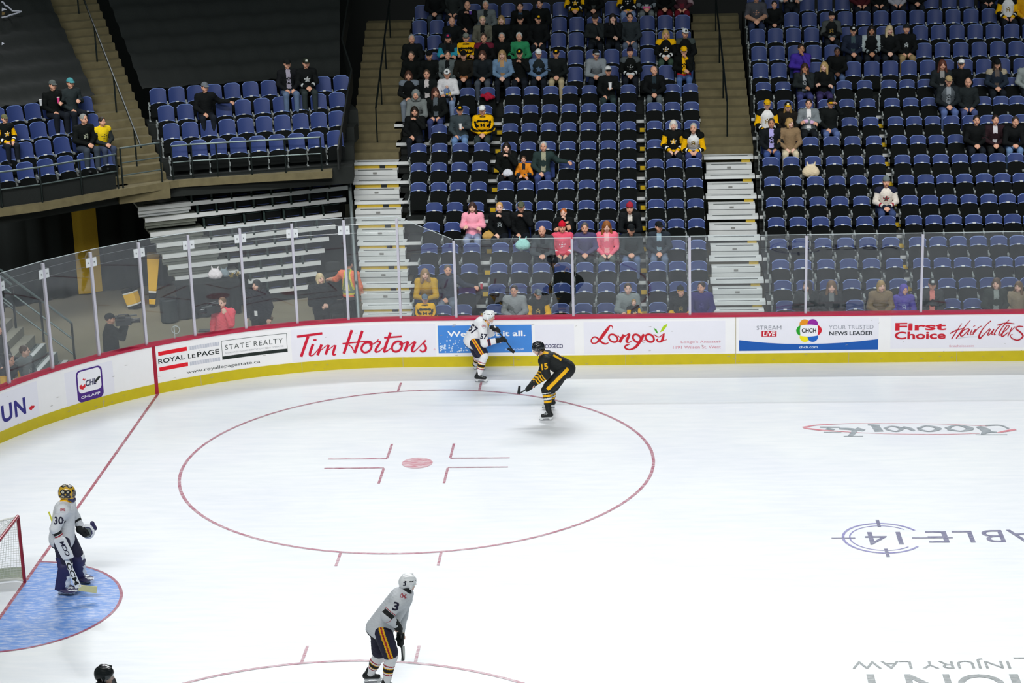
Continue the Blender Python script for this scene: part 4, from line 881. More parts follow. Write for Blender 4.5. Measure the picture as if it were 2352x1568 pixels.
P('R', 8, 13.77, 'man in dark blazer over lilac shirt and jeans beside the metal stairs', shirt='#15191c', ov={'f': '#a9a3dc', 'g': '#a9a3dc'}, hair='short', hc='#4b4139', sk='m', pose='lap', pants='#3b4f85', yaw=-5)
P('R', 8, 14.17, 'woman in tan leather jacket and cream trousers with fair bob looking right', shirt='#8a7357', hair='bob', hc='#b08d55', yaw=40, pose='lap', pants='#cfc3a8', sk='p')
P('R', 8, 18.71, 'man in black jacket with short dark hair and clasped hands, ninth row right', shirt='#111415', hc='#2a2019', pose='clasp')
P('R', 8, 19.19, 'man in dark burgundy jacket over white shirt with open hands, ninth row right', shirt='#2c1c21', ov={'f': '#cfcdd3'}, hc='#2a1d18', pose='clasp', pants='#191c1e', yaw=5)
P('R', 8, 19.65, 'man in black sweatshirt and jeans near the right picture edge, ninth row', shirt='#111416', hc='#3a2f28', pose='lean', pants='#6b88b0')
P('R', 9, 13.65, 'man in yellow cap and white hockey jersey with yellow sleeves by the metal stairs', hat='cap', hatc='#d9a814', pose='lap', pants='#3f4c4c', **JW)
P('R', 9, 14.17, 'girl with long light brown hair and black cap with yellow brim, tenth row right', shirt='#1d1a16', hair='long', hc='#8a6a35', hat='cap', hatc='#15181a', brim=Y_, badge='#d8cfa0', sk='p', scale=.95)
P('R', 9, 14.69, 'woman in grey cardigan over white top with crossed arms and pink bag, tenth row right', shirt='#7b8388', ov={'f': '#e4e4e6', 'g': '#e4e4e6', 'c': '#d9b3d6'}, hair='short', hc='#2c2320', pose='cross', yaw=-8, pants='#1b1f24')
P('R', 9, 15.26, 'man in black shirt and black cap with bright yellow brim touching his cap', shirt='#131717', hat='cap', hatc='#101315', brim=Y_, pose='brow', pants='#57699a')
P('R', 10, 18.23, 'heavy man in tan cap, dark jacket over grey shirt and jeans, eleventh row right', shirt='#20262a', ov={'f': '#8d949b', 'g': '#8d949b', 't': '#545b61'}, hat='cap', hatc='#b39b6f', pose='clasp', pants='#5a6da0', scale=1.05)
P('R', 10, 18.76, 'bald older man in dark patterned jacket with crossed legs and jeans, eleventh row right', shirt='#22282a', hair='bald', hc='#b9aea2', pose='lap', pants='#4b5684', yaw=-10)
P('R', 11, 14.7, 'woman in dark coat over grey t-shirt with hand near her face, twelfth row right', shirt='#242a2c', ov={'f': '#a9aeb4', 'g': '#a9aeb4'}, hair='long', hc='#3a2620', pose='chin', sk='m', pants='#3f4478')
P('R', 11, 15.18, 'woman in black hoodie with long blond hair turned left, twelfth row right', shirt='#0f1212', hair='long', hc='#b79a66', pose='cross', yaw=-25, sk='p', pants='#3c3563')
P('R', 11, 18.12, 'woman with reddish curly hair in dark coat, twelfth row right', shirt='#22282b', ov={'f': '#8e8e8c'}, hair='curly', hc='#5a3226', pose='clasp', yaw=5)
P('R', 11, 18.63, 'man in white cap and black sweatshirt, twelfth row right', shirt='#101315', hat='cap', hatc='#eceef0', brim='#4a4f52', pose='lap', yaw=-10)
P('R', 11, 19.55, 'bearded man in dark denim jacket with pale collar and black cap, twelfth row right', shirt='#232d3a', ov={'y': '#a49a86', 'f': '#5d544f'}, hat='cap', hatc='#15181a', hair='long', hc='#2a1f1a', pose='clasp', yaw=-5)
P('R', 11, 20.3, 'person in light grey sleeve at the right picture edge, twelfth row', shirt='#8f9898', pose='lap')
P('R', 12, 14.73, 'man in bright purple hoodie with hand on his chin, first upper row right', shirt='#43309a', hc='#2b1d17', pose='chin', yaw=15, sk='m')
P('R', 12, 15.63, 'young person in black hooded sweatshirt with dark skin, first upper row right', shirt='#0f1212', hc='#18110e', sk='d', pose='clasp', pants='#4f6388', scale=.92)
P('R', 13, 16.12, 'man in black cap and dark navy jacket, second upper row right', shirt='#20283a', ov={'f': '#3f5157'}, hat='cap', hatc='#15181a', badge='#cfd3d5', pose='clasp')
P('R', 13, 16.59, 'laughing woman with dark hair in black and white checked jacket', shirt='#111416', ov={'u': '#a9b5b8', 'y': '#a9b5b8', 'a': '#8d989b', 'f': '#111416'}, hair='long', hc='#1a1412', pose='clasp', sk='m')
P('R', 13, 17.05, 'woman with long platinum blond hair in black, second upper row right', shirt='#141719', hair='long', hc='#c9b690', pose='clasp', yaw=20, sk='p')
P('R', 13, 17.46, 'man in black sweatshirt with white print and tan trousers, second upper row right', shirt='#121516', ov={'g': '#b7bdc0'}, hat='capback', hatc='#1f2428', pose='lap', pants='#9a8560')
P('R', 14, 15.61, 'boy in backward black cap and grey and black hockey jersey, third upper row right', shirt='#16191a', ov={'y': '#4b504f', 'g': '#a08548', 'c': '#5c6160', 'u': '#4b504f'}, hat='capback', hatc='#15181a', pose='clasp', scale=.94)
P('R', 15, 13.62, 'bald man in charcoal polo shirt with bare forearms beside the stairs, top right', shirt='#4a4b52', ov={'a': '#b98d76', 'c': '#b98d76', 's': '#b98d76'}, hair='bald', hc='#9b8c80', pose='clasp', pants='#2c3550', scale=1.05)
P('R', 15, 14.11, 'boy in black t-shirt with dark hair, top right beside the bald man', shirt='#121516', hc='#1b1411', pose='clasp', scale=.88)
P('R', 15, 20.34, 'person in white jersey with yellow sleeves near the top right corner', hc='#5c3f2f', pose='lap', **JW)
P('R', 15, 20.81, 'person in plain yellow sweatshirt at the top right corner', shirt='#d99f16', hc='#5c3f2f', pose='lap')
P('R', 16, 14.64, 'person in white and black track top cut by the top picture edge, right section', shirt='#20252a', ov={'u': '#d3d6d9', 'a': '#c9ccd0', 'y': '#d3d6d9'}, pose='cross')
P('R', 16, 16.53, 'person in burgundy sweater cut by the top picture edge, right section', shirt='#4a1c22', pose='lap')
P('R', 16, 16.98, 'person in black top with yellow print cut by the top picture edge', shirt='#0f1212', ov={'g': '#a5801c'}, pose='lap')
P('R', 16, 17.51, 'person in pale grey hoodie cut by the top picture edge, right section', shirt='#a9a9b3', pose='lap')
P('R', 16, 18.05, 'person in black with bare hands cut by the top picture edge, right section', shirt='#0f1212', pose='clasp')
P('R', 16, 19.97, 'person in black jacket with one pale hand showing at the top right', shirt='#0f1212', pose='lap')
# corner sections
P('3', 2, -0.41, 'lone man in grey cap and black jacket stretching his arm over the next corner seat', shirt='#111415', hat='cap', hatc='#6f757c', pose='out', yaw=15)
P('3', 3, 1.51, 'person in black cap and dark jacket over pale striped shirt, top corner row', shirt='#17191c', ov={'f': '#9c97a8', 'g': '#9c97a8'}, hat='cap', hatc='#1a1d1d', pose='lap', pants='#5f7390')
P('3', 3, 2.02, 'person in pale-fronted cap and black jersey with white lettering, top corner row', shirt='#121516', ov={'g': '#a7abad', 's': '#c6cacb'}, hat='cap', hatc='#262b22', badge='#c9cdc5', pose='clasp', pants='#30393a')
P('4', 3, -3.77, 'person in grey cap and dark hoodie holding a can, far left section', shirt='#0e1211', hat='cap', hatc='#5b6260', pose='hold')
P('4', 3, -3.36, 'bearded person in teal cap and dark grey jacket holding a pink drink, far left section', shirt='#2b3335', hat='cap', hatc='#4d9aa0', pose='hold')
P('4', 2, -4.54, 'child in camouflage cap and black jersey with yellow sleeve at the left picture edge', hat='cap', hatc='#6a6a4c', scale=.85, **JB)
P('4', 1, -2.88, 'grey-haired man with glasses in black t-shirt with white and yellow print', shirt='#0f1313', ov={'g': '#b9bda8', 'h': '#0f1313'}, hair='grey', hc='#8b8d88', pose='clasp', yaw=20, pants='#39424d')
P('4', 1, -2.56, 'boy in bright yellow vest with dark sleeves beside the corner stairs', shirt='#e8c81c', ov={'u': '#2a2f30', 'a': '#2a2f30', 'c': '#2a2f30', 's': '#2a2f30'}, hc='#241c17', pose='clasp', yaw=20, pants='#39435a', scale=.9)
# ------------------------------------------------------------------ fill the seats (OCC holds the taken ones)
def seat_label(sec, i, j, n, x):
    up = ('front row' if i == 0 else '%s row' % ORD[i])
    if sec == 'M': s, ref = 'middle', 'left metal stairs' if j < n / 2 else 'right metal stairs'
    else: s, ref = 'right-hand', 'metal stairs' if j < n / 2 else 'right picture edge'
    q = ORD[j] if (j < n / 2 or sec == 'R') else ORD[n - 1 - j]
    if sec == 'R': ref = 'metal stairs'
    return up, s, q, ref
for (sec, i), xs in SEATS.items():
    n = len(xs)
    for j, x in enumerate(xs):
        up, s, q, ref = seat_label(sec, i, j, n, x)
        occ = (sec, i, j) in OCC
        kind = 'occ' if occ else ('low' if i < 12 else 'high')
        what = 'occupied blue seat' if occ else ('empty folded blue and black seat' if i < 12 else 'empty blue upper-tier seat')
        side = 'from the' if sec == 'R' or j < n / 2 else 'from the'
        lab = '%s, %s of %s section, %s from %s' % (what, up, s, q, ref)
        grp = 'seats of the %s %s section' % (s, 'lower' if i < 12 else 'upper')
        put_seat(kind, (x, YT[i], ZR[i]), 0, lab, grp)
for sec, ang, nm in ((SEC3, ANG3, 'corner section'), (SEC4, ANG4, 'far left section')):
    for k, s in enumerate(sec):
        for j, (x, y) in enumerate(row_pts(s)):
            occ = (nm[:3], k, j) in OCC
            put_seat('occ' if occ else 'high', (x, y, ZC(k)), ang, '%s, %s row of the %s, %s from its right end' % ('occupied blue seat' if occ else 'empty blue seat', 'front' if k == 0 else ORD[k], nm, ORD[s[2] - 1 - j]), 'seats of the ' + nm)
# strokes of the script lettering on the boards: (distance along the boards, height, width) in metres
TIM = [[[2.827,0.831,0.054],[3.389,0.863,0.054]],[[3.073,0.82,0.064],[2.89,0.362,0.064]],[[3.171,0.63,0.06],[3.093,0.432,0.06],[3.101,0.373,0.043],[3.164,0.385,0.026],[3.305,0.532,0.02]],[[3.358,0.608,0.06],[3.257,0.367,0.06]],[[3.279,0.432,0.02],[3.468,0.578,0.02]],[[3.515,0.589,0.057],[3.436,0.368,0.057]],[[3.453,0.433,0.02],[3.628,0.567,0.02]],[[3.666,0.572,0.054],[3.605,0.4,0.054],[3.616,0.351,0.043],[3.666,0.36,0.023]],[[3.219,0.742,0.071],[3.217,0.705,0.071]],[[4.045,0.899,0.06],[3.838,0.364,0.06]],[[4.276,0.87,0.06],[4.078,0.365,0.06]],[[3.822,0.596,0.031],[4.16,0.614,0.028],[4.37,0.627,0.026],[4.46,0.597,0.043],[4.457,0.539,0.051],[4.415,0.541,0.043]],[[3.956,0.565,0.026],[4.022,0.507,0.026],[4.059,0.41,0.026]],[[4.458,0.481,0.046],[4.437,0.437,0.046],[4.403,0.4,0.046],[4.36,0.376,0.046],[4.316,0.369,0.046],[4.277,0.38,0.046],[4.249,0.406,0.046],[4.236,0.445,0.046],[4.241,0.489,0.046],[4.262,0.533,0.046],[4.296,0.57,0.046],[4.339,0.593,0.046],[4.383,0.6,0.046],[4.422,0.59,0.046],[4.45,0.563,0.046],[4.463,0.525,0.046],[4.458,0.481,0.046]],[[4.471,0.546,0.023],[4.572,0.601,0.023],[4.624,0.668,0.017]],[[4.572,0.601,0.023],[4.662,0.598,0.04],[4.557,0.44,0.051],[4.554,0.375,0.046],[4.625,0.387,0.026],[4.727,0.472,0.02]],[[4.899,0.811,0.057],[4.745,0.42,0.057],[4.764,0.376,0.043],[4.836,0.411,0.023],[4.923,0.482,0.017]],[[4.751,0.693,0.037],[5.144,0.719,0.037]],[[5.138,0.486,0.046],[5.117,0.44,0.046],[5.082,0.402,0.046],[5.04,0.376,0.046],[4.995,0.368,0.046],[4.956,0.378,0.046],[4.928,0.404,0.046],[4.915,0.443,0.046],[4.919,0.489,0.046],[4.94,0.535,0.046],[4.975,0.573,0.046],[5.018,0.598,0.046],[5.062,0.606,0.046],[5.101,0.597,0.046],[5.13,0.57,0.046],[5.143,0.531,0.046],[5.138,0.486,0.046]],[[5.069,0.603,0.029],[5.131,0.581,0.052],[5.129,0.53,0.052],[5.081,0.552,0.043]],[[5.151,0.544,0.02],[5.28,0.608,0.02]],[[5.282,0.601,0.06],[5.199,0.375,0.06]],[[5.224,0.448,0.02],[5.42,0.599,0.02]],[[5.444,0.599,0.057],[5.363,0.425,0.057],[5.375,0.37,0.043],[5.432,0.387,0.023],[5.674,0.625,0.023]],[[5.673,0.621,0.034],[5.629,0.553,0.037],[5.674,0.458,0.046],[5.65,0.385,0.043],[5.585,0.361,0.037],[5.531,0.408,0.029]]]
LONGO = [[[9.819,0.838,0.011],[9.813,0.889,0.02],[9.765,0.911,0.031],[9.701,0.825,0.064],[9.616,0.71,0.071],[9.538,0.603,0.064],[9.447,0.517,0.028],[9.363,0.518,0.028],[9.344,0.583,0.026],[9.393,0.648,0.031],[9.469,0.64,0.035],[9.558,0.544,0.043],[9.654,0.493,0.035],[9.724,0.521,0.02]],[[9.924,0.62,0.04],[9.926,0.586,0.04],[9.913,0.557,0.04],[9.888,0.537,0.04],[9.854,0.531,0.04],[9.816,0.538,0.04],[9.78,0.558,0.04],[9.752,0.588,0.04],[9.736,0.622,0.04],[9.734,0.657,0.04],[9.747,0.686,0.04],[9.772,0.705,0.04],[9.806,0.711,0.04],[9.844,0.704,0.04],[9.88,0.684,0.04],[9.908,0.655,0.04],[9.924,0.62,0.04]],[[9.928,0.692,0.017],[9.99,0.634,0.017],[10.046,0.691,0.017]],[[10.067,0.702,0.064],[9.967,0.525,0.064]],[[10.017,0.604,0.017],[10.129,0.693,0.025],[10.184,0.701,0.051],[10.127,0.56,0.064],[10.168,0.519,0.026],[10.252,0.566,0.014]],[[10.433,0.614,0.042],[10.435,0.58,0.042],[10.425,0.551,0.043],[10.403,0.532,0.043],[10.373,0.525,0.043],[10.34,0.532,0.043],[10.308,0.552,0.043],[10.282,0.582,0.043],[10.266,0.616,0.042],[10.264,0.65,0.042],[10.274,0.679,0.042],[10.296,0.699,0.042],[10.326,0.705,0.042],[10.359,0.698,0.042],[10.391,0.678,0.042],[10.417,0.649,0.042],[10.433,0.614,0.042]],[[10.506,0.707,0.057],[10.418,0.542,0.064],[10.319,0.413,0.057],[10.194,0.356,0.031],[10.1,0.386,0.04],[10.101,0.444,0.04],[10.189,0.479,0.017]],[[10.404,0.52,0.014],[10.529,0.57,0.014]],[[10.723,0.614,0.042],[10.726,0.579,0.042],[10.714,0.55,0.042],[10.69,0.531,0.042],[10.657,0.525,0.042],[10.621,0.532,0.042],[10.587,0.552,0.042],[10.559,0.581,0.042],[10.543,0.616,0.042],[10.541,0.65,0.042],[10.553,0.679,0.042],[10.577,0.698,0.042],[10.609,0.705,0.042],[10.645,0.698,0.042],[10.68,0.678,0.042],[10.707,0.648,0.042],[10.723,0.614,0.042]],[[10.724,0.698,0.017],[10.834,0.639,0.02],[10.952,0.724,0.014]],[[10.952,0.724,0.02],[10.924,0.623,0.054],[10.896,0.551,0.051],[10.833,0.526,0.031],[10.789,0.567,0.034],[10.813,0.598,0.034]],[[10.833,0.523,0.023],[11.013,0.579,0.011]]]
HAIR = [[[17.422,0.872,0.013],[17.313,0.69,0.024],[17.209,0.515,0.026]],[[17.606,0.944,0.013],[17.452,0.743,0.024],[17.311,0.527,0.029]],[[17.173,0.644,0.024],[17.312,0.717,0.026],[17.484,0.763,0.018]],[[17.58,0.755,0.018],[17.466,0.716,0.024],[17.399,0.608,0.026],[17.457,0.594,0.024],[17.594,0.741,0.021],[17.546,0.627,0.021],[17.579,0.617,0.016]],[[17.646,0.727,0.021],[17.611,0.619,0.021],[17.636,0.619,0.013],[17.71,0.726,0.016]],[[17.669,0.794,0.018],[17.713,0.818,0.013]],[[17.729,0.74,0.021],[17.663,0.605,0.021]],[[17.687,0.645,0.013],[17.785,0.766,0.018],[17.848,0.806,0.016]],[[18.049,0.918,0.029],[17.987,0.872,0.018],[17.876,0.738,0.024],[17.804,0.59,0.037],[17.822,0.528,0.037],[17.906,0.616,0.021],[18.03,0.75,0.016]],[[18.043,0.736,0.021],[17.99,0.615,0.026],[18.022,0.607,0.018],[18.12,0.735,0.018],[18.073,0.627,0.021],[18.105,0.62,0.013]],[[18.307,0.868,0.016],[18.184,0.734,0.021],[18.125,0.613,0.024],[18.163,0.613,0.016]],[[18.439,0.941,0.016],[18.298,0.774,0.021],[18.227,0.612,0.026],[18.279,0.598,0.018]],[[18.181,0.822,0.018],[18.372,0.867,0.026],[18.552,0.848,0.018]],[[18.266,0.611,0.018],[18.415,0.745,0.021],[18.438,0.81,0.018],[18.387,0.8,0.018],[18.292,0.611,0.032],[18.319,0.57,0.029],[18.431,0.664,0.016]],[[18.503,0.771,0.021],[18.422,0.569,0.021]],[[18.457,0.65,0.013],[18.567,0.784,0.018]],[[18.746,0.782,0.021],[18.643,0.79,0.026],[18.588,0.743,0.029],[18.714,0.633,0.034],[18.743,0.552,0.034],[18.643,0.478,0.029],[18.526,0.514,0.024],[18.472,0.582,0.018],[18.522,0.615,0.013]]]
SWOOSH = [[17.344,0.53,0.011],[17.548,0.559,0.016],[17.767,0.563,0.008]]
LEAF1 = [[10.719,0.854],[10.787,0.805],[10.825,0.704],[10.766,0.748]]
LEAF2 = [[11.03,0.942],[10.933,0.89],[10.856,0.742],[10.932,0.775],[11.002,0.868]]
# ------------------------------------------------------------------ advertising on the boards
def text_geo(s, bold=0., shear=0., space=1.):
    cu = bpy.data.curves.new('lettering', 'FONT'); cu.body = s; cu.offset = bold; cu.shear = shear; cu.space_character = space; cu.resolution_u = 4
    ob = bpy.data.objects.new('lettering', cu); me = ob.to_mesh(); V = np.array([v.co[:2] for v in me.vertices]); F = [tuple(p.vertices) for p in me.polygons]
    ob.to_mesh_clear(); bpy.data.objects.remove(ob); bpy.data.curves.remove(cu)
    lo, hi = V.min(0), V.max(0); return (V - lo) / (hi - lo), F
PANEL = mat('advert_panel', '#ebeaf4', .35, var=.02, scale=3, coat=.2)
def advert(label, s0, s1, z0, z1, m=PANEL, off=.003):
    mb = MB(); band(mb, s0, s1, z0, z1, 0, off); return tag(mb.build('advert_panel', m), label, 'sign', 'adverts on the dasher boards')
def lettering(par, txt, s0, s1, z0, z1, col, bold=.0, shear=0, off=.007, name='lettering', space=1.):
    V, F = text_geo(txt, bold, shear, space); mb = MB(); mb.add([bp(s0 + (s1 - s0) * x, z0 + (z1 - z0) * y, off) for x, y in V], F); return mb.build(name, paint(col), par)
def shape(par, pts, col, off=.005, name='shape'):
    """flat outline (s, z) with earclipped fill"""
    bm = bmesh.new(); vs = [bm.verts.new((a, b, 0)) for a, b in pts]; f = bm.faces.new(vs); bmesh.ops.triangulate(bm, faces=[f])
    long = [e for e in bm.edges if abs(e.verts[0].co.x - e.verts[1].co.x) > .35]
    if long: bmesh.ops.subdivide_edges(bm, edges=long, cuts=3); bmesh.ops.triangulate(bm, faces=bm.faces[:])
    bm.verts.index_update(); mb = MB(); mb.add([bp(v.co.x, v.co.y, off) for v in bm.verts], [tuple(v.index for v in f.verts) for f in bm.faces]); bm.free()
    return mb.build(name, paint(col), par)
def bar(par, s0, s1, z0, z1, col, off=.006, name='bar'):
    mb = MB(); band(mb, s0, s1, z0, z1, .001, off); return mb.build(name, paint(col), par)
def spline(pts, n=6):
    P_ = [np.array(p, float) for p in pts]
    if len(P_) == 2: return P_
    out = []
    for i in range(len(P_) - 1):
        p0, p1, p2, p3 = P_[max(i - 1, 0)], P_[i], P_[i + 1], P_[min(i + 2, len(P_) - 1)]
        for k in range(n):
            t = k / n; out.append(.5 * (2 * p1 + (p2 - p0) * t + (2 * p0 - 5 * p1 + 4 * p2 - p3) * t * t + (3 * p1 - p0 - 3 * p2 + p3) * t ** 3))
    return out + [P_[-1]]
def strokes(par, ss, col, place, name='script_lettering', scale=1.):
    mb = MB()
    for q, st in enumerate(ss):
        c = spline(st); vs = []
        for i, p in enumerate(c):
            t = c[min(i + 1, len(c) - 1)][:2] - c[max(i - 1, 0)][:2]; t = t / max(np.linalg.norm(t), 1e-6); n = np.array([-t[1], t[0]]) * p[2] * .5 * scale
            vs += [place(*(p[:2] + n), q + .15 * i), place(*(p[:2] - n), q + .15 * i)]
        mb.add(vs, [(2 * i, 2 * i + 2, 2 * i + 3, 2 * i + 1) for i in range(len(c) - 1)])
    return mb.build(name, paint(col) if isinstance(col, str) else col, par)
onb = lambda s, z, q: bp(s, z, .006 + .0004 * q)
MAPLE = [(0, -1), (.06, -.45), (.5, -.52), (.4, -.3), (.95, .12), (.82, .2), (.92, .5), (.6, .44), (.5, .58), (.25, .3), (.33, .8), (.15, .72), (0, 1), (-.15, .72), (-.33, .8), (-.25, .3), (-.5, .58), (-.6, .44), (-.92, .5), (-.82, .2), (-.95, .12), (-.4, -.3), (-.5, -.52), (-.06, -.45)]
# UN. at the left edge
a = advert('pale board advert with large purple letters and a red maple leaf at the left edge', -5.2, -3.32, .25, 1.0)
lettering(a, 'U', -4.353, -4.045, .385, .755, '#2e2a82', .03); lettering(a, 'N', -3.979, -3.672, .40, .755, '#2e2a82', .03); lettering(a, 'R', -4.70, -4.43, .39, .755, '#2e2a82', .03)
shape(a, [(-3.515 + .085 * x, .472 + .055 * y) for x, y in MAPLE], '#cf1028', name='maple_leaf')
# league app
a = advert('pale board advert with a purple rounded app badge and small red maple leaf', -2.6, -1.4, .24, .97)
def rrect(s0, s1, z0, z1, r, n=6): return [(cx + r * math.cos(t), cz + r * math.sin(t)) for cx, cz, t0 in ((s1 - r, z1 - r, 0), (s0 + r, z1 - r, PI / 2), (s0 + r, z0 + r, PI), (s1 - r, z0 + r, 1.5 * PI)) for t in [t0 + PI / 2 * k / n for k in range(n + 1)]]
shape(a, rrect(-2.315, -1.665, .235, .94, .11), '#4a2383', .0045, 'badge'); shape(a, rrect(-2.275, -1.705, .43, .905, .085), '#f3f2f8', .006, 'badge_field')
lettering(a, 'CHL', -2.09, -1.83, .555, .69, '#2d2a55', .028, .15, .009); lettering(a, 'CHLAPP', -2.23, -1.755, .31, .368, '#ece9f6', .03, off=.008)
for pts in ([(-2.25, .60), (-2.2, .63), (-2.18, .58), (-2.1, .62), (-2.1, .55), (-2.16, .52), (-2.15, .50), (-2.25, .545)], [(-2.16, .72), (-2.12, .76), (-2.11, .72), (-2.07, .73), (-2.11, .69)]): shape(a, pts, '#d8202f', .0085, 'maple_leaf')
shape(a, [(-1.87, .60), (-1.84, .585), (-1.74, .65), (-1.715, .69), (-1.74, .71), (-1.80, .685), (-1.85, .64)], '#1e2422', .0095, 'stick_mark')
# realty
a = advert('white board advert with red bars, black realty lettering and a framed green-black box', -.36, 2.66, .25, 1.0, WHITE_B)
for z0, z1 in ((.842, .93), (.495, .581)): bar(a, -.31, .352, z0, z1, '#e4001f')
for z0, z1 in ((.84, .927), (.492, .578)):
    for k in range(28): bar(a, .398 + k * .0248, .398 + k * .0248 + .016, z0, z1, '#b9bccb', .005, 'hatch_bar')
for t, s0, s1, h in (('ROYAL', -.323, .292, 1), ('L', .365, .437, 1), ('E', .455, .533, .72), ('PAGE', .577, 1.078, 1)): lettering(a, t, s0, s1, .658, .658 + .11 * h, '#16201f', .014)
for s0, s1, z0, z1 in ((1.14, 2.6, .925, .935), (1.138, 1.148, .5, .935), (2.592, 2.602, .5, .935)): bar(a, s0, s1, z0, z1, '#5b625f')
bar(a, 1.138, 2.6, .505, .58, '#17231f'); lettering(a, 'STATE', 1.213, 1.745, .72, .83, '#39423f', -.004, space=1.2); lettering(a, 'REALTY', 1.86, 2.508, .72, .83, '#39423f', -.004, space=1.2)
lettering(a, 'BROKERAGE INDEPENDENTLY OWNED & OPERATED', 1.207, 2.519, .63, .662, '#aeb0b5'); lettering(a, 'www.royallepagestate.ca', .306, 1.975, .3, .392, '#414947', .0)
# coffee chain script
a = advert('white board advert with large red handwritten two-word lettering', 2.69, 5.9, .25, 1.0)
strokes(a, TIM, '#cc0030', onb); shape(a, [(5.862 + .022 * math.cos(t), .408 + .022 * math.sin(t)) for t in np.linspace(0, 2 * PI, 14)[:-1]], '#e3c3cf', name='registered_mark')
# blue cable advert
a = advert('bright blue board advert with white words and small white sparkles behind the white player', 5.95, 8.03, .318, .952, mat('advert_blue', '#3f86d8', .35, var=.12, scale=1.6, coat=.2), .004)
lettering(a, "We've got it all.", 6.161, 7.895, .655, .828, '#f4f6fa', .025); lettering(a, 'cogeco.ca/all', 7.43, 7.84, .355, .42, '#d6e4f6', .005)
random.seed(3)
for k in range(60):
    s, z = 5.97 + abs(random.gauss(0, .38)), .34 + abs(random.gauss(0, .16)); r = random.uniform(.006, .022)
    if s < 7.0 and z < .72: shape(a, [(s + r * math.cos(t), z + r * math.sin(t)) for t in np.linspace(0, 2 * PI, 8)[:-1]], '#cfe1f6', .0055 + .00004 * k, 'sparkle')
a = advert('pale board strip with small dark purple letters right of the blue advert', 8.1, 8.97, .27, .95); lettering(a, 'COGECO', 8.318, 8.716, .405, .50, '#35305e', .02)
# grocer script
a = advert('pale board advert with red script lettering, two green leaves and a red address', 9.18, 12.29, .265, .995)
strokes(a, LONGO, '#c60f26', onb); shape(a, LEAF1, '#47a62e', name='leaf'); shape(a, LEAF2, '#aed10e', name='leaf')
lettering(a, "Longo's Ancaster", 11.317, 12.194, .475, .55, '#d890a0', .002); lettering(a, '1191 Wilson St. West', 11.143, 12.194, .36, .43, '#d890a0', .002)
# television station
a = advert('white and blue board advert with six coloured petals round black letters', 12.59, 15.63, .29, 1.03)
BAND = [(12.595, .545), (12.9, .507), (13.207, .475), (13.6, .449), (14.032, .438), (14.45, .444), (14.854, .462), (15.25, .494), (15.622, .535), (15.622, .297), (12.595, .297)]
mb = MB(); n_ = 40
xs_ = np.linspace(12.595, 15.622, n_ + 1); tz = np.interp(xs_, [q[0] for q in BAND[:9]], [q[1] for q in BAND[:9]])
mb.add([bp(x, z, .006) for x, t in zip(xs_, tz) for z in (.297, t)], [(2 * i, 2 * i + 2, 2 * i + 3, 2 * i + 1) for i in range(n_)]); mb.build('band', paint('#0a57b0'), a)
for k, (s, z, r, col) in enumerate([(14.02, .893, .112, '#e8920a'), (14.194, .893, .115, '#94179c'), (13.955, .75, .118, '#14a01c'), (14.275, .752, .118, '#d4082a'), (14.03, .604, .115, '#f3e400'), (14.2, .604, .115, '#0a62c4')]):
    shape(a, [(s + r * math.cos(t), z + r * math.sin(t)) for t in np.linspace(0, 2 * PI, 30)[:-1]], col, .0055 + .0006 * k, 'petal')
    shape(a, [(s + r * math.cos(t) * 1.0, z + r * math.sin(t)) for t in ()] or [(14.11, .66), (14.12, .66), (14.12, .84), (14.11, .84)], '#f2f1f7', .0093, 'petal_gap')
cen_ = [(13.93 + .37 * u, .862 + .022 * math.sin(PI * u)) for u in np.linspace(0, 1, 9)] + [(14.312, .75)] + [(14.30 - .37 * u, .632 - .022 * math.sin(PI * u)) for u in np.linspace(0, 1, 9)] + [(13.918, .75)]
shape(a, cen_, '#f2f1f7', .0098, 'logo_field')
lettering(a, 'CHCH', 13.957, 14.272, .70, .80, '#23272e', .03, off=.0115); lettering(a, 'STREAM', 12.974, 13.513, .775, .868, '#8a8d97', -.006); bar(a, 13.083, 13.409, .619, .749, '#c3122e'); lettering(a, 'LIVE', 13.112, 13.385, .634, .734, '#f6f1f3', .028, .12, .009)
lettering(a, 'YOUR TRUSTED', 14.549, 15.516, .77, .858, '#9497a3', -.006); lettering(a, 'NEWS LEADER', 14.558, 15.505, .632, .72, '#343a42', .022); lettering(a, 'chch.com', 13.905, 14.312, .34, .4, '#cfe0f4', .02, off=.009)
# hairdresser
a = advert('pale board advert with bold red block words and thin red handwriting at the right', 15.89, 19.2, .31, 1.03)
lettering(a, 'First', 15.985, 17.088, .722, .898, '#cf0f2a', .028); lettering(a, 'Choice', 15.977, 17.081, .523, .70, '#c60f28', .028); strokes(a, HAIR, '#b60f28', onb); strokes(a, [SWOOSH], '#c3c5ca', onb, 'swoosh'); lettering(a, 'firstchoice.com', 17.163, 17.696, .333, .385, '#d79aa8', .003)
# more adverts beyond the right edge stay blank white boards

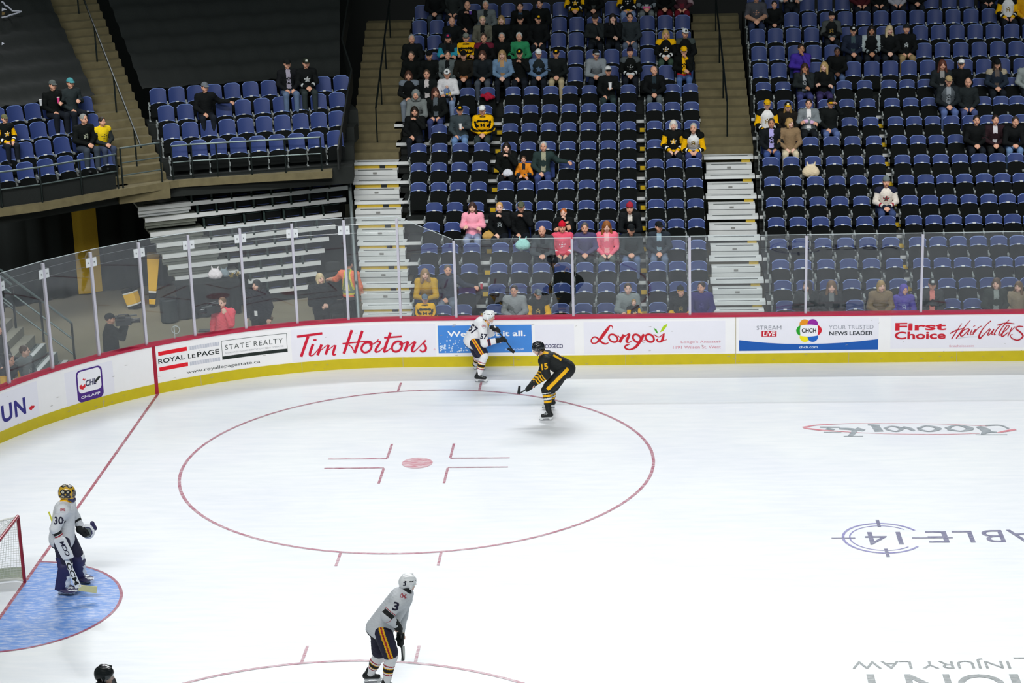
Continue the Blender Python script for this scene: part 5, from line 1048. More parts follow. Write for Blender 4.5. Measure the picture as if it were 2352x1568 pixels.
# ------------------------------------------------------------------ logos under the ice
def ice_text(txt, x0, x1, y0, y1, m, bold=0, label=None, space=1.):
    """letters read from the far side: turned half round"""
    V, F = text_geo(txt, bold, 0, space); mb = MB(); mb.add([(x1 - (x1 - x0) * x, y1 - (y1 - y0) * y, .004) for x, y in V], F); o = mb.build('floor_marking_lettering', m); return struct(o, label)
GREYI = ice_paint('ice_logo_grey', '#8d979d', .42, .74, (2, 9, 1), .5); PURI = ice_paint('ice_logo_purple', '#6f6ab0', .42, .74, (2, 9, 1), .45); PURD = ice_paint('ice_logo_slate', '#55557e', .44, .76, (2, 9, 1), .4); REDI = ice_paint('ice_logo_red', '#d8707e', .42, .72, (2, 9, 1), .55); DGI = ice_paint('ice_logo_dark', '#566362', .46, .78, (2, 9, 1), .4)
flat('floor_marking_target', ringp(14.6, 2.745, .655, .70, .52, 2 * PI - .62, 60) + ringp(14.6, 2.745, .55, .575, .75, 2 * PI - .8, 60), PURI, .004, 'purple target rings painted under the ice')
flat('floor_marking_target_ticks', [rect(13.72, 2.725, 14.13, 2.765), rect(14.57, 3.26, 14.63, 3.60), rect(14.57, 1.90, 14.63, 2.26), rect(15.1, 2.72, 15.8, 2.76)], PURD, .0045, 'ticks of the target painted under the ice')
ice_text('14', 14.30, 14.93, 2.44, 3.02, PURD, 0, 'number 14 under the ice'); ice_text('E', 15.36, 15.72, 2.52, 3.04, PURD, .0, 'letter under the ice'); ice_text('L', 15.82, 16.16, 2.52, 3.05, PURD, .0, 'letter under the ice'); ice_text('B', 16.32, 16.68, 2.53, 3.08, PURD, .0, 'letter under the ice'); ice_text('A', 16.76, 17.26, 2.53, 3.09, PURD, .0, 'letter under the ice')
ice_text('INJURY LAW', 13.58, 15.93, -2.42, -2.08, DGI, .0, 'grey lettering under the ice'); ice_text('L', 16.02, 16.28, -2.38, -2.05, DGI, .0, 'grey letter under the ice')
for t, a_, b_ in (('T', 13.5, 14.14), ('N', 14.32, 14.98), ('O', 15.06, 15.76), ('M', 15.86, 16.7)): ice_text(t, a_, b_, -3.38, -2.62, DGI, 0, 'large grey letter under the ice')
def il(px, py): u, v = px / 2352, py / 354; return (13.46 + 4.53 * u + .03 * v, 9.16 - .12 * u - 1.42 * v + .0)
def istroke(ss, m, name, label, z): 
    o = strokes(None, [[il(a, b) + (w / 2352 * 4.6,) for a, b, w in st] for st in ss], m, lambda x, y, q: (x, y, z + .0002 * q), name); return struct(o, label)
istroke([[(100, 132, 30), (250, 98, 26), (480, 80, 14), (700, 70, 8), (1200, 72, 7), (1600, 84, 8), (2000, 112, 10)], [(110, 138, 34), (250, 170, 36), (480, 195, 20), (700, 215, 8), (1000, 230, 9), (1500, 236, 12), (1880, 222, 8)], [(2060, 212, 18), (2170, 185, 48), (2265, 162, 40)]], REDI, 'floor_marking_logo_rim', 'red oval rim of a logo under the ice', .0045)
istroke([[(280, 130, 40), (480, 130, 30)], [(340, 150, 60), (420, 170, 40)], [(470, 150, 50), (620, 170, 60), (560, 260, 50)], [(300, 205, 16), (480, 212, 16)], [(490, 265, 14), (690, 264, 12)], [(640, 150, 80), (720, 180, 60)], [(780, 92, 40), (905, 100, 30)], [(850, 95, 80), (870, 195, 90)],
         [(940, 150, 40), (1020, 115, 26), (1110, 150, 50), (1040, 195, 26), (950, 160, 36)], [(1130, 125, 40), (1190, 150, 60), (1230, 185, 30)], [(1280, 150, 50), (1380, 110, 26), (1490, 150, 60), (1380, 195, 26), (1280, 160, 46)], [(1570, 150, 60), (1690, 100, 24), (1810, 150, 80), (1700, 190, 22), (1580, 160, 56)],
         [(1900, 120, 60), (1960, 180, 100), (1900, 235, 30)], [(1830, 242, 14), (2150, 242, 16)], [(1980, 105, 30), (2130, 100, 26), (2200, 150, 26)], [(1980, 200, 40), (2060, 205, 20)]], GREYI, 'floor_marking_logo_letters', 'grey letters of a logo under the ice, upside down', .005)
# ------------------------------------------------------------------ the skaters
P57 = dict(head=(7.18, 12.02, 1.40), neck=(7.09, 12.05, 1.24), chest=(6.96, 12.10, 1.17), shN=(7.02, 11.92, 1.21), shF=(6.97, 12.28, 1.22), elN=(7.08, 11.74, 0.90), wrN=(7.32, 11.78, 0.94), haN=(7.47, 11.80, 0.96), elF=(7.15, 12.25, 0.97), wrF=(7.26, 12.08, 1.13), haF=(7.33, 12.00, 1.13), pel=(6.80, 12.15, 0.86), hipN=(6.86, 12.03, 0.84), hipF=(6.77, 12.28, 0.80), knN=(7.05, 11.80, 0.60), knF=(6.88, 12.45, 0.42), anN=(6.93, 11.80, 0.17), anF=(6.80, 12.66, 0.14), heN=(6.87, 11.79, 0.09), toN=(7.09, 11.76, 0.09), heF=(6.76, 12.70, 0.09), toF=(6.99, 12.66, 0.09), s0=(7.28, 12.02, 1.20), s1=(7.54, 11.80, 0.92), s2=(7.71, 11.80, 0.67), s3=(7.57, 11.80, 0.77))
P15 = dict(head=(8.35, 9.45, 1.45), neck=(8.46, 9.50, 1.31), chest=(8.61, 9.55, 1.18), shN=(8.47, 9.33, 1.23), shF=(8.52, 9.77, 1.21), elN=(8.52, 9.20, 0.97), wrN=(8.30, 9.25, 0.80), haN=(8.21, 9.25, 0.74), elF=(8.41, 9.72, 0.86), wrF=(8.22, 9.50, 0.70), haF=(8.16, 9.38, 0.65), pel=(8.88, 9.62, 0.98), hipN=(8.86, 9.48, 0.94), hipF=(8.86, 9.76, 0.90), knN=(8.50, 9.30, 0.62), knF=(8.58, 9.82, 0.46), anN=(8.55, 9.20, 0.20), anF=(8.58, 9.95, 0.16), heN=(8.60, 9.18, 0.09), toN=(8.39, 9.17, 0.09), heF=(8.62, 9.97, 0.09), toF=(8.42, 9.95, 0.09), s0=(8.36, 9.37, 0.80), s1=(8.17, 9.32, 0.68), s2=(7.94, 9.30, 0.54), s3=(7.96, 9.33, 0.71))
PG = dict(head=(1.00, 0.55, 1.75), neck=(0.95, 0.57, 1.60), chest=(0.91, 0.57, 1.44), shN=(0.95, 0.36, 1.52), shF=(0.93, 0.78, 1.47), elN=(0.82, 0.27, 1.24), wrN=(0.90, 0.28, 1.03), haN=(0.98, 0.26, 0.93), elF=(0.99, 0.88, 1.20), wrF=(1.10, 0.82, 1.04), haF=(1.17, 0.80, 1.0), pel=(0.83, 0.57, 0.98), hipN=(0.86, 0.44, 0.95), hipF=(0.88, 0.70, 0.92), knN=(0.90, 0.38, 0.54), knF=(1.01, 0.74, 0.54), anN=(0.82, 0.40, 0.15), anF=(0.98, 0.88, 0.15), heN=(0.74, 0.42, 0.08), toN=(0.97, 0.40, 0.08), heF=(0.91, 0.92, 0.08), toF=(1.12, 0.88, 0.08), s0=(0.67, 0.50, 1.45), s1=(0.90, 0.26, 0.92), s2=(1.02, 0.22, 0.63), s3=(1.14, 0.20, 0.22), s4=(1.43, 0.25, 0.16))
P3 = dict(head=(7.04, -3.10, 1.69), neck=(6.99, -3.13, 1.58), chest=(6.91, -3.15, 1.47), shN=(6.91, -3.34, 1.52), shF=(6.96, -2.88, 1.44), elN=(6.74, -3.44, 1.33), wrN=(6.86, -3.36, 1.16), haN=(6.90, -3.32, 1.07), elF=(6.90, -2.95, 1.12), wrF=(6.88, -3.05, 0.89), haF=(6.88, -3.12, 0.80), pel=(6.60, -3.15, 1.02), hipN=(6.65, -3.27, 1.0), hipF=(6.56, -3.02, 0.94), knN=(6.75, -3.25, 0.60), knF=(6.54, -2.96, 0.48), anN=(6.66, -3.25, 0.18), anF=(6.37, -2.92, 0.16), heN=(6.60, -3.27, 0.09), toN=(6.82, -3.22, 0.09), heF=(6.30, -2.92, 0.09), toF=(6.52, -2.9, 0.09), s0=(6.90, -3.26, 1.14), s1=(6.89, -3.13, 0.78), s2=(6.90, -3.11, 0.47), s3=(6.93, -3.09, 0.68))
Vn = lambda p: np.array(p, float)
def orient(fwd, up):
    f = Vn(fwd); f /= np.linalg.norm(f); u = Vn(up); u -= f * (u @ f); u /= np.linalg.norm(u); y = -f; x = np.cross(y, u); return np.stack([x, y, u], 1)
def loc_mesh(name, B, o, parent, h, zfn=None, mats=None, wr=0):
    fn = B if not wr else (lambda P: B(P) + wr * np.sin(P[:, 0] * 52 + 6 * np.sin(P[:, 2] * 31)) * np.sin(P[:, 2] * 37 + P[:, 1] * 44))
    V, F = nets(fn, *B.bounds(.02), h); cen = V[F].mean(1); zi, tt = B.zones(cen)
    mi = zfn(zi, tt, cen) if zfn else np.zeros(len(F), int)
    me = np_mesh(name, V - Vn(o), F, mi, mats); return inst(name, me, parent)
def skate(j, s, o, parent, boot, blade_c='#d9dcde'):
    he, to, an = Vn(j['he' + s]), Vn(j['to' + s]), Vn(j['an' + s]); d = (to - he) / np.linalg.norm(to - he); up = Vn((0, 0, 1.))
    B = Blob(); B.cap(he + up * .035, to - d * .03 + up * .02, .043, .036, .02, 0); B.cap(he + up * .05 + d * .02, an + up * .06, .045, .054, .03, 0); B.cap(he + d * .10 + up * .07, to - d * .08 + up * .035, .032, .028, .02, 1)
    lm = lambda zi, tt, c: np.where((zi == 1) & ((((c - he) @ d) * 62).astype(int) % 2 == 0), 1, 0)
    k = loc_mesh('skate', B, o, parent, .009, lm, [boot, cloth('#9ea3a4')])
    M = Matrix.Translation(Vector(he) - Vector(o)) @ Matrix([list(r) for r in orient(d, up)]).to_4x4()
    mb = MB(); L = .25
    prof = [(-.02, -.0), (-.01, -.05), (.03, -.055), (.06, -.02), (.15, -.02), (.18, -.055), (.225, -.055), (.25, -.01), (.24, .01), (0, .01)]
    mb.prism(prof, lambda u, v, t: (t, -u, v - .005), -.012, .012, 0, M); mb.prism([(-.015, -.05), (-.03, -.062), (-.005, -.083), (.215, -.083), (.25, -.066), (.24, -.05)], lambda u, v, t: (t, -u, v), -.0025, .0025, 1, M)
    mb.build('blade', [paint(blade_c), mat('steel', '#9a9da0', .35, .8)], k)
def glove(j, s, o, parent, m, m2, grip):
    w, h = Vn(j['wr' + s]), Vn(j['ha' + s]); d = (h - w) / np.linalg.norm(h - w); g = Vn(grip); g = g / np.linalg.norm(g); n = np.cross(d, g); n /= np.linalg.norm(n)
    B = Blob(); B.cap(w - d * .05, w + d * .04, .062, .056, .02, 1); B.cap(w + d * .05, h, .05, .05, .03, 0)
    for i, off in enumerate((-.045, -.015, .015, .045)):
        a = h + d * .02 + g * off + n * .03; B.cap(a, a + d * .035 - n * .02, .021, .021, .008, 0); B.cap(a + d * .035 - n * .02, a + d * .015 - n * .062, .02, .018, .008, 0)
    B.cap(h - d * .02 - g * .03 - n * .03, h + d * .02 - g * .05 - n * .055, .021, .018, .01, 0)
    return loc_mesh('glove', B, o, parent, .0085, lambda zi, tt, c: np.where((zi == 1) & (tt > .25) & (tt < .75) & ((c - w) @ n > .03), 1, 0), [m, m2])
def decal(txt, size, at, up, right, target, m, parent, o, dirn, bold=.02, name='number', lift=.004):
    """lettering laid onto the cloth: outline points dropped along dirn onto the target mesh"""
    vs, fs = text_geo(txt, bold); at, up, right = Vector(at), Vector(up), Vector(right); dirn = Vector(dirn).normalized(); o = Vector(o)
    bm = bmesh.new(); bv = [bm.verts.new((x, y, 0)) for x, y in vs]
    for f in fs:
        try: bm.faces.new([bv[i] for i in f])
        except ValueError: pass
    bmesh.ops.triangulate(bm, faces=bm.faces[:])
    for _ in range(2):
        es = [e for e in bm.edges if e.calc_length() > .12]
        if es: bmesh.ops.subdivide_edges(bm, edges=es, cuts=2); bmesh.ops.triangulate(bm, faces=bm.faces[:])
    tm = target.data; bv = BVHTree.FromPolygons([v.co.copy() for v in tm.vertices], [tuple(p.vertices) for p in tm.polygons])
    vv = []
    for v in bm.verts:
        p = at - o + right * ((v.co.x - .5) * size[0]) + up * ((v.co.y - .5) * size[1]); h = bv.ray_cast(p - dirn * .6, dirn)
        vv.append((h[0] - dirn * lift) if h[0] is not None else None)
    fl = [tuple(v.index for v in f.verts) for f in bm.faces if all(vv[v.index] is not None for v in f.verts)]; vv = [q if q is not None else at - o for q in vv]; mb = MB(); mb.add(vv, fl); bm.free(); return mb.build(name, m, parent)
def stick(name, pts, label, shaft, bladem, o=None, w=.03, grip=None):
    mb = MB(); mb.tube(pts[:3], .014, 8); r = mb.build(name, shaft); tag(r, label, 'hockey stick', 'hockey sticks')
    a, b = Vector(pts[2]), Vector(pts[3]); ax = (b - a).normalized(); sh = (Vector(pts[2]) - Vector(pts[1])).normalized(); n = ax.cross(sh).normalized(); up = n.cross(ax).normalized()
    mb = MB(); mb.sheet(lambda u, v, t: tuple(a + ax * ((b - a).length * u) + up * ((v - .5) * (.068 - .02 * u)) + n * (t - .006 + .03 * u * u)), 10, 3, th=.01); mb.build('blade', bladem, r, smooth=.7)
    mb = MB(); p0, p1 = Vector(pts[0]), Vector(pts[1]); mb.tube([p0, p0 + (p1 - p0).normalized() * .16], .0175, 8); mb.build('grip_tape', grip or paint('#e9e9e6'), r); return r
def skater(j, label, look, fwd, c):
    """c: colours and zone functions of this player's kit"""
    o = ((j['anN'][0] + j['anF'][0]) / 2, (j['anN'][1] + j['anF'][1]) / 2, 0); J = {k: Vn(v) for k, v in j.items()}
    R = orient(look, (0, 0, 1) if 'up' not in c else c['up']); hc = J['head']
    B = Blob(); B.ell(J['pel'], (.155, .135, .13), .05, 1); B.cap(J['pel'], J['chest'], .125, .14, .06, 1); B.cap(J['shN'], J['shF'], .075, .075, .06, 1); B.cap(J['neck'], hc - R[:, 2] * .06, .056, .052, .03, 0)
    for s in 'NF':
        B.cap(J['sh' + s], J['el' + s], .054, .044, .03, 1); B.cap(J['el' + s], J['wr' + s], .043, .03, .02, 1); d = J['ha' + s] - J['wr' + s]
        add_hand(B, J['wr' + s], d, c.get('n' + s, (0, -.3, 1)), z=0, curl=.9, r=.0105)
        B.cap(J['hip' + s], J['kn' + s], .085, .06, .04, 1); B.cap(J['kn' + s], J['an' + s], .06, .04, .03, 1); B.cap(J['he' + s] + Vn((0, 0, .04)), J['to' + s] * .7 + J['he' + s] * .3 + Vn((0, 0, .025)), .026, .022, .03, 1)
    add_head(B, hc, R); V, F = nets(B, *B.bounds(.02), .0095); mi = face_mats(V, F, hc, R, sizes=(.011, .014))
    p = inst('person', np_mesh('body', V - Vn(o), F, mi, [skinm(SK[c.get('sk', 'p')]), EYE, LIP, SHOE]), None, o); tag(p, label, 'person', 'people on the ice')
    # jersey
    S = Blob(); ax = J['neck'] - J['pel']; ax /= np.linalg.norm(ax); S.cap(J['pel'] - ax * .03, J['chest'], c.get('hem', .195), .175, .08, 0); S.cap(J['shN'], J['shF'], .118, .118, .08, 1); S.cap(J['neck'] - ax * .02, J['neck'] + ax * .015, .085, .078, .04, 6)
    for n, s in enumerate('NF'):
        S.cap(J['sh' + s], J['el' + s], .098, .088, .04, 2 + 2 * n); S.cap(J['el' + s], J['wr' + s] - (J['wr' + s] - J['el' + s]) * .08, .084, .062, .03, 3 + 2 * n)
    S.cut(tuple(J['pel'] - ax * c.get('hemcut', .16)), tuple(-ax), .012)
    jz = lambda zi, tt, cen: c['jz'](zi, tt, cen, (cen - J['pel']) @ ax, J)
    jer = loc_mesh('jersey', S, o, p, .0068, jz, c['jm'], .0018)
    # pants
    T = Blob(); T.ell(J['pel'] - ax * .03, (.165, .16, .155), .05, 0)
    for n, s in enumerate('NF'): T.cap(J['hip' + s], J['hip' + s] + (J['kn' + s] - J['hip' + s]) * .82, .138, .124, .06, 1 + n)
    def pz(zi, tt, cen):
        ths = J['knN'] - J['hipN']; ths /= np.linalg.norm(ths); side = Vn(c['side']); side /= np.linalg.norm(side); f = np.cross(ths, side); f /= np.linalg.norm(f)
        a = (cen - J['hipN']) @ f; ok = ((cen - J['hipN']) @ side > .04); z = np.zeros(len(cen), int); z[ok & (np.abs(a) < .036)] = 1; z[ok & (np.abs(a) < .012)] = 2; return z
    loc_mesh('hockey_pants', T, o, p, .010, pz, c['pm'], .003)
    for s in 'NF':
        K = Blob(); K.cap(J['kn' + s] + (J['hip' + s] - J['kn' + s]) * .22, J['kn' + s], .088, .092, .04, 1); K.cap(J['kn' + s], J['an' + s] + (J['kn' + s] - J['an' + s]) * .08, .088, .062, .04, 0); K.ell(J['an' + s] + (J['kn' + s] - J['an' + s]) * .55 - Vn(fwd) * .025, (.062, .062, .11), .04, 0)
        q = J['an' + s] - J['kn' + s]; L2 = q @ q
        loc_mesh('sock', K, o, p, .0065, lambda zi, tt, cen, s=s, q=q, L2=L2: c['sz'](((cen - J['kn' + s]) @ q) / L2), c['sm'], .002)
        skate(j, s, o, p, c['boot'])
    for s in 'NF': glove(j, s, o, p, c['gm'], c['gm2'], J['s1'] - J['s0'])
    # helmet
    if not c.get('mask'):
        H = Blob(); W = lambda q: tuple(hc + R @ Vn(q)); H.ell(W((0, .02, .045)), (.108, .136, .108), .01, 0, R); H.ell(W((0, .09, .01)), (.085, .06, .075), .02, 0, R)
        for e in (-1, 1): H.cap(W((e * .098, .0, -.0)), W((e * .092, .0, -.05)), .026, .02, .02, 0); H.ell(W((e * .05, .01, .13)), (.018, .09, .02), .015, 1, R)
        H.cut(W((0, -.07, .0)), tuple(R @ Vn((0, -1, -.75))), .008); H.cut(W((0, .04, -.055)), tuple(R @ Vn((0, -.25, -1))), .008)
        hz = lambda zi, tt, cen: np.where((np.abs(((cen - hc) @ R)[:, 0]) > .06) & (np.abs(((cen - hc) @ R)[:, 2] - .085) < .008) & ((((cen - hc) @ R)[:, 1] * 30).astype(int) % 2 == 0), 1, 0)
        he = loc_mesh('helmet', H, o, p, .008, hz, [c['hm'], mat('vent_dark', '#1d2124', .5)])
        mb = MB(); mb.sheet(lambda u, v, t: tuple(hc - Vn(o) + R @ Vn(((.112 + t) * math.sin((u - .5) * 2.5), .02 - (.128 + t) * math.cos((u - .5) * 2.5), .055 - .08 * v))), 14, 3, th=.003); mb.build('visor', GLASS, he)
        mb = MB()
        for e in (-1, 1): mb.tube([Vector(hc - Vn(o) + R @ Vn((e * .088, -.01, -.05))), Vector(hc - Vn(o) + R @ Vn((e * .05, -.06, -.115))), Vector(hc - Vn(o) + R @ Vn((0, -.07, -.125)))], .007, 5)
        mb.build('chin_strap', c.get('strap', paint('#e8e8ea')), he)
        B2 = Blob(); B2.ell(W((0, .07, -.03)), (.07, .05, .06), .02); loc_mesh('hair', B2, o, p, .011, None, [mat('hair_2a201a', '#2a201a', .6, var=.3, scale=60)])
    return p, jer, o, J, R, hc
WHT = mat('jersey_white', '#e9e9ec', .8, var=.05, scale=25); NVY = mat('kit_navy', '#201f38', .75, var=.15, scale=25); BLKC = mat('kit_black', '#15191a', .75, var=.2, scale=25); YLW = mat('kit_yellow', '#f0b400', .7, var=.08); REDC = mat('kit_red', '#a3142c', .7, var=.1); GRYJ = mat('jersey_pale_grey', '#d2d5da', .8, var=.06, scale=25)
# --- number 57, white jersey
def jz57(zi, tt, cen, h, J):
    z = np.zeros(len(cen), int); z[h < -.135] = 1; z[(zi == 6) & (h > .40)] = 3
    z[(zi == 3) & (tt > .28) & (tt < .34)] = 2; z[(zi == 3) & (tt > .34) & (tt < .5)] = 1; z[(zi == 3) & (tt > .5) & (tt < .56)] = 2; return z
def sz_b(t):
    z = np.zeros(len(t), int)
    for a, b, k in ((.30, .345, 1), (.40, .43, 2), (.43, .56, 3), (.56, .59, 2), (.64, .685, 1)): z[(t > a) & (t < b)] = k
    return z
c57 = dict(jz=jz57, jm=[WHT, NVY, REDC, YLW], pm=[NVY, YLW, REDC], side=(.15, -1, 0), sm=[WHT, REDC, YLW, BLKC], sz=sz_b, boot=mat('boot_black', '#181b1d', .4), gm=BLKC, gm2=YLW, hm=mat('helmet_white', '#eef0f2', .25, var=.03, coat=.4), hem=.2, up=(.25, 0, 1))
p57, j57, o57, J57, R57, h57 = skater(P57, 'hockey player in white number 57 jersey standing against the far boards', (.9, -.28, -.06), (1, 0, 0), c57)
VD = (-.0, .962, -.276)     # straight towards the stand
decal('57', (.15, .12), J57['shN'] * .42 + J57['elN'] * .58 + Vn((.01, 0, 0)), (.1, 0, 1), (1, .05, -.1), j57, NVY, j57, o57, VD, .03)
decal('57', (.19, .2), (6.815, 12.0, 1.14), (.62, 0, .78), (.72, .2, -.66), j57, NVY, j57, o57, VD, .03)
mb = MB()
SHB = mat('stick_black', '#1d2224', .4)
stick('hockey_stick', [j for j in (P57['s0'], P57['s1'], P57['s2'], P57['s3'])], 'dark stick held low by the white number 57 player', SHB, mat('tape_black', '#1b1f21', .8))
# --- number 15, black jersey
def jz15(zi, tt, cen, h, J):
    z = np.zeros(len(cen), int); f = np.isin(zi, (3, 5)); st = ((tt * 8.5).astype(int) % 2 == 1) & (tt > .1); z[f & st] = 1; z[(zi == 6) & (h > .44)] = 1; return z
def sz15(t):
    z = np.zeros(len(t), int)
    for a, b, k in ((.13, .17, 2), (.22, .32, 1), (.37, .46, 2), (.50, .60, 1)): z[(t > a) & (t < b)] = k
    return z
c15 = dict(jz=jz15, jm=[BLKC, YLW], pm=[BLKC, YLW, YLW], side=(.05, -1, .15), sm=[BLKC, YLW, mat('sock_white', '#dfe1e3', .8)], sz=sz15, boot=mat('boot_black', '#181b1d', .4), gm=BLKC, gm2=YLW, hm=mat('helmet_black', '#15181a', .2, var=.1, coat=.5), hem=.2, hemcut=.19, strap=paint('#22282a'))
p15, j15, o15, J15, R15, h15 = skater(P15, 'crouching hockey player in black and yellow number 15 jersey inside the face-off circle', (-.9, -.15, -.35), (-1, 0, 0), c15)
decal('15', (.13, .13), J15['shN'] * .62 + J15['elN'] * .38, (-.1, 0, 1), (1, 0, .2), j15, YLW, j15, o15, VD, .03)
decal('15', (.3, .24), J15['chest'] * .55 + J15['pel'] * .45 + Vn((.02, 0, .18)), (-.75, 0, .35), (.1, 1, .1), j15, YLW, j15, o15, (-.35, .55, -.75), .03)
stick('hockey_stick', [P15['s0'], P15['s1'], P15['s2'], P15['s3']], 'black stick with blade raised, held by the crouching number 15 player', SHB, mat('tape_black', '#1b1f21', .8), grip=paint('#b7cf1a'))
# --- number 3, pale jersey in the foreground
def jz3(zi, tt, cen, h, J):
    z = np.zeros(len(cen), int); z[h < -.125] = 1; z[(zi == 6) & (h > .5)] = 1
    for a, b, k in ((.66, .70, 2), (.70, .73, 0), (.73, .98, 1)): z[(zi == 2) & (tt > a) & (tt <= b)] = k
    for a, b, k in ((.0, .06, 1), (.06, .1, 3), (.14, .24, 2)): z[(zi == 3) & (tt >= a) & (tt < b)] = k
    return z
c3 = dict(c57); c3.update(jz=jz3, jm=[GRYJ, BLKC, REDC, YLW], side=(.1, -1, .05), hem=.205, hemcut=.15, boot=mat('boot_black', '#181b1d', .4))
p3, j3, o3, J3, R3, h3 = skater(P3, 'hockey player in pale number 3 jersey skating away in the foreground', (.9, .42, -.1), (1, .2, 0), c3)
decal('3', (.085, .13), J3['shN'] * .72 + J3['elN'] * .28 + Vn((.02, 0, 0)), (.3, 0, 1), (1, 0, -.3), j3, NVY, j3, o3, VD, .03)
decal('3', (.045, .055), h3 + Vn((-.045, -.05, .03)), (.1, 0, 1), (1, 0, 0), [c for c in p3.children if c.name.startswith('helmet')][0], NVY, [c for c in p3.children if c.name.startswith('helmet')][0], o3, VD, .03)
stick('hockey_stick', [P3['s0'], P3['s1'], P3['s2'], P3['s3']], 'stick pointing down from the gloves of the pale number 3 player', SHB, mat('tape_white', '#d5d7d3', .8))
# shoulder patches: a dark red badge over a pale one
def patch(jer, o, at, right, up, parent, size=.085):
    decal('O', (size * 1.25, size * 1.1), at, up, right, jer, mat('patch_grey', '#c9ccd2', .7), parent, o, VD, .0, 'shoulder_patch', .003)
    decal('OHL', (size, size * .6), at + Vn(up) * .01, up, right, jer, REDC, parent, o, VD, .03, 'shoulder_patch_lettering', .005)
patch(j57, o57, J57['shN'] + Vn((.05, 0, .015)), (1, 0, -.1), (0, 0, 1), j57); patch(j3, o3, J3['shN'] + Vn((.075, 0, .075)), (1, 0, -.35), (.2, 0, 1), j3)
# --- goalie
def jzG(zi, tt, cen, h, J):
    z = np.zeros(len(cen), int); z[(zi == 6) & (h > .58)] = 3; z[(zi == 3) & (tt > .25) & (tt < .5)] = 1; z[(zi == 3) & (tt > .55) & (tt < .66)] = 2; z[(zi == 5) & (tt > .3) & (tt < .5)] = 1; z[h < -.14] = 1; return z
cG = dict(jz=jzG, jm=[GRYJ, BLKC, REDC, YLW], pm=[NVY, NVY, NVY], side=(0, -1, 0), sm=[WHT, REDC, YLW, BLKC], sz=sz_b, boot=mat('boot_black', '#181b1d', .4), gm=BLKC, gm2=WHT, mask=True, hem=.215, hemcut=.2)
pg, jg, og, Jg, Rg, hg = skater(PG, 'goaltender in pale number 30 jersey and painted mask standing in the blue crease', (1, -.1, -.05), (1, 0, 0), cG)
decal('30', (.15, .135), Jg['shN'] * .55 + Jg['elN'] * .45 + Vn((.012, 0, -.02)), (.05, 0, 1), (1, 0, 0), jg, NVY, jg, og, VD, .03)
patch(jg, og, Jg['shN'] + Vn((.03, 0, .02)), (1, 0, 0), (0, 0, 1), jg, .08)
H = Blob(); W = lambda q: tuple(hg + Rg @ Vn(q)); H.ell(W((0, .01, .03)), (.118, .145, .13), .01, 0, Rg); H.cap(W((0, -.06, -.07)), W((0, -.09, -.1)), .075, .05, .03, 0); H.ell(W((0, .09, -.03)), (.09, .06, .09), .03, 0, Rg); H.pit(W((0, -.16, .015)), (.075, .07, .055), .02); H.cut(W((0, .03, -.10)), tuple(Rg @ Vn((0, .5, -1))), .01)
def mz(zi, tt, cen):
    L = (cen - hg) @ Rg; n = np.sin(L[:, 0] * 75 + 1) + np.sin(L[:, 1] * 62 + 2) + np.sin(L[:, 2] * 70); z = np.zeros(len(cen), int); z[n > .5] = 1; z[n < -1.5] = 2; z[(L[:, 2] < -.06) & (L[:, 1] < -.03)] = 3; return z
mk = loc_mesh('goalie_mask', H, og, pg, .008, mz, [mat('mask_black', '#1a1b22', .2, coat=.5), mat('mask_gold', '#c39a22', .25, coat=.5), mat('mask_pale', '#b9b3a0', .25, coat=.5), mat('mask_navy', '#2c2b52', .25, coat=.5)])
mb = MB()
for k in range(-3, 4): mb.tube([Vector(hg - Vn(og) + Rg @ Vn((k * .018, -.125 + abs(k) * .008, .06))), Vector(hg - Vn(og) + Rg @ Vn((k * .019, -.145 + abs(k) * .009, .015))), Vector(hg - Vn(og) + Rg @ Vn((k * .018, -.13 + abs(k) * .008, -.04)))], .004, 5)
for zz in (.04, .0): mb.tube([Vector(hg - Vn(og) + Rg @ Vn((x, -.142 + abs(x) * .5, zz))) for x in (-.065, -.03, 0, .03, .065)], .004, 5)
mb.build('cage', mat('steel', '#9a9da0', .35, .8), mk)
PADN, PADW = mat('pad_navy', '#2a2752', .5, var=.15), mat('pad_white', '#dfe2e6', .5, var=.06)
for s in 'NF':     # leg pads wrap the front of each leg from thigh to toe
    a, k_, b, to = Jg['hip' + s] * .42 + Jg['kn' + s] * .58, Jg['kn' + s], Jg['an' + s], Jg['to' + s]; f = Vn((1, -.35 if s == 'N' else .0, 0)); f /= np.linalg.norm(f); sd = np.cross(f, (0, 0, 1.)); path = [a + f * .07, k_ + f * .10, (k_ + b) / 2 + f * .09, b + f * .08, to + f * .06 + Vn((0, 0, .01))]
    def pf(u, v, t, path=path, f=f, sd=sd):
        q = v * (len(path) - 1); i = min(int(q), len(path) - 2); p = path[i] + (path[i + 1] - path[i]) * (q - i); k = 2 * u - 1
        return tuple(p - Vn(og) + sd * k * (.145 if v > .2 else .13) - f * (.10 * k * k + .0) + f * (t - .05) + f * .012 * math.sin(v * 40) * (1 - k * k))
    mb = MB(); mb.sheet(pf, 12, 24, th=.075); me = mb.mesh('leg_pad', [PADW, PADN], smooth=1.0)
    for n, p_ in enumerate(me.polygons):
        c_ = (n // 2) if n < 12 * 24 * 2 else -1
        if c_ >= 0:
            u, v = c_ // 24, c_ % 24
            p_.material_index = 1 if (u < 3 or u > 8 or (v > 6 and v < 11) or (v > 16 and (u + v) % 5 < 2)) else 0
        else: p_.material_index = 1
    inst('leg_pad', me, pg)
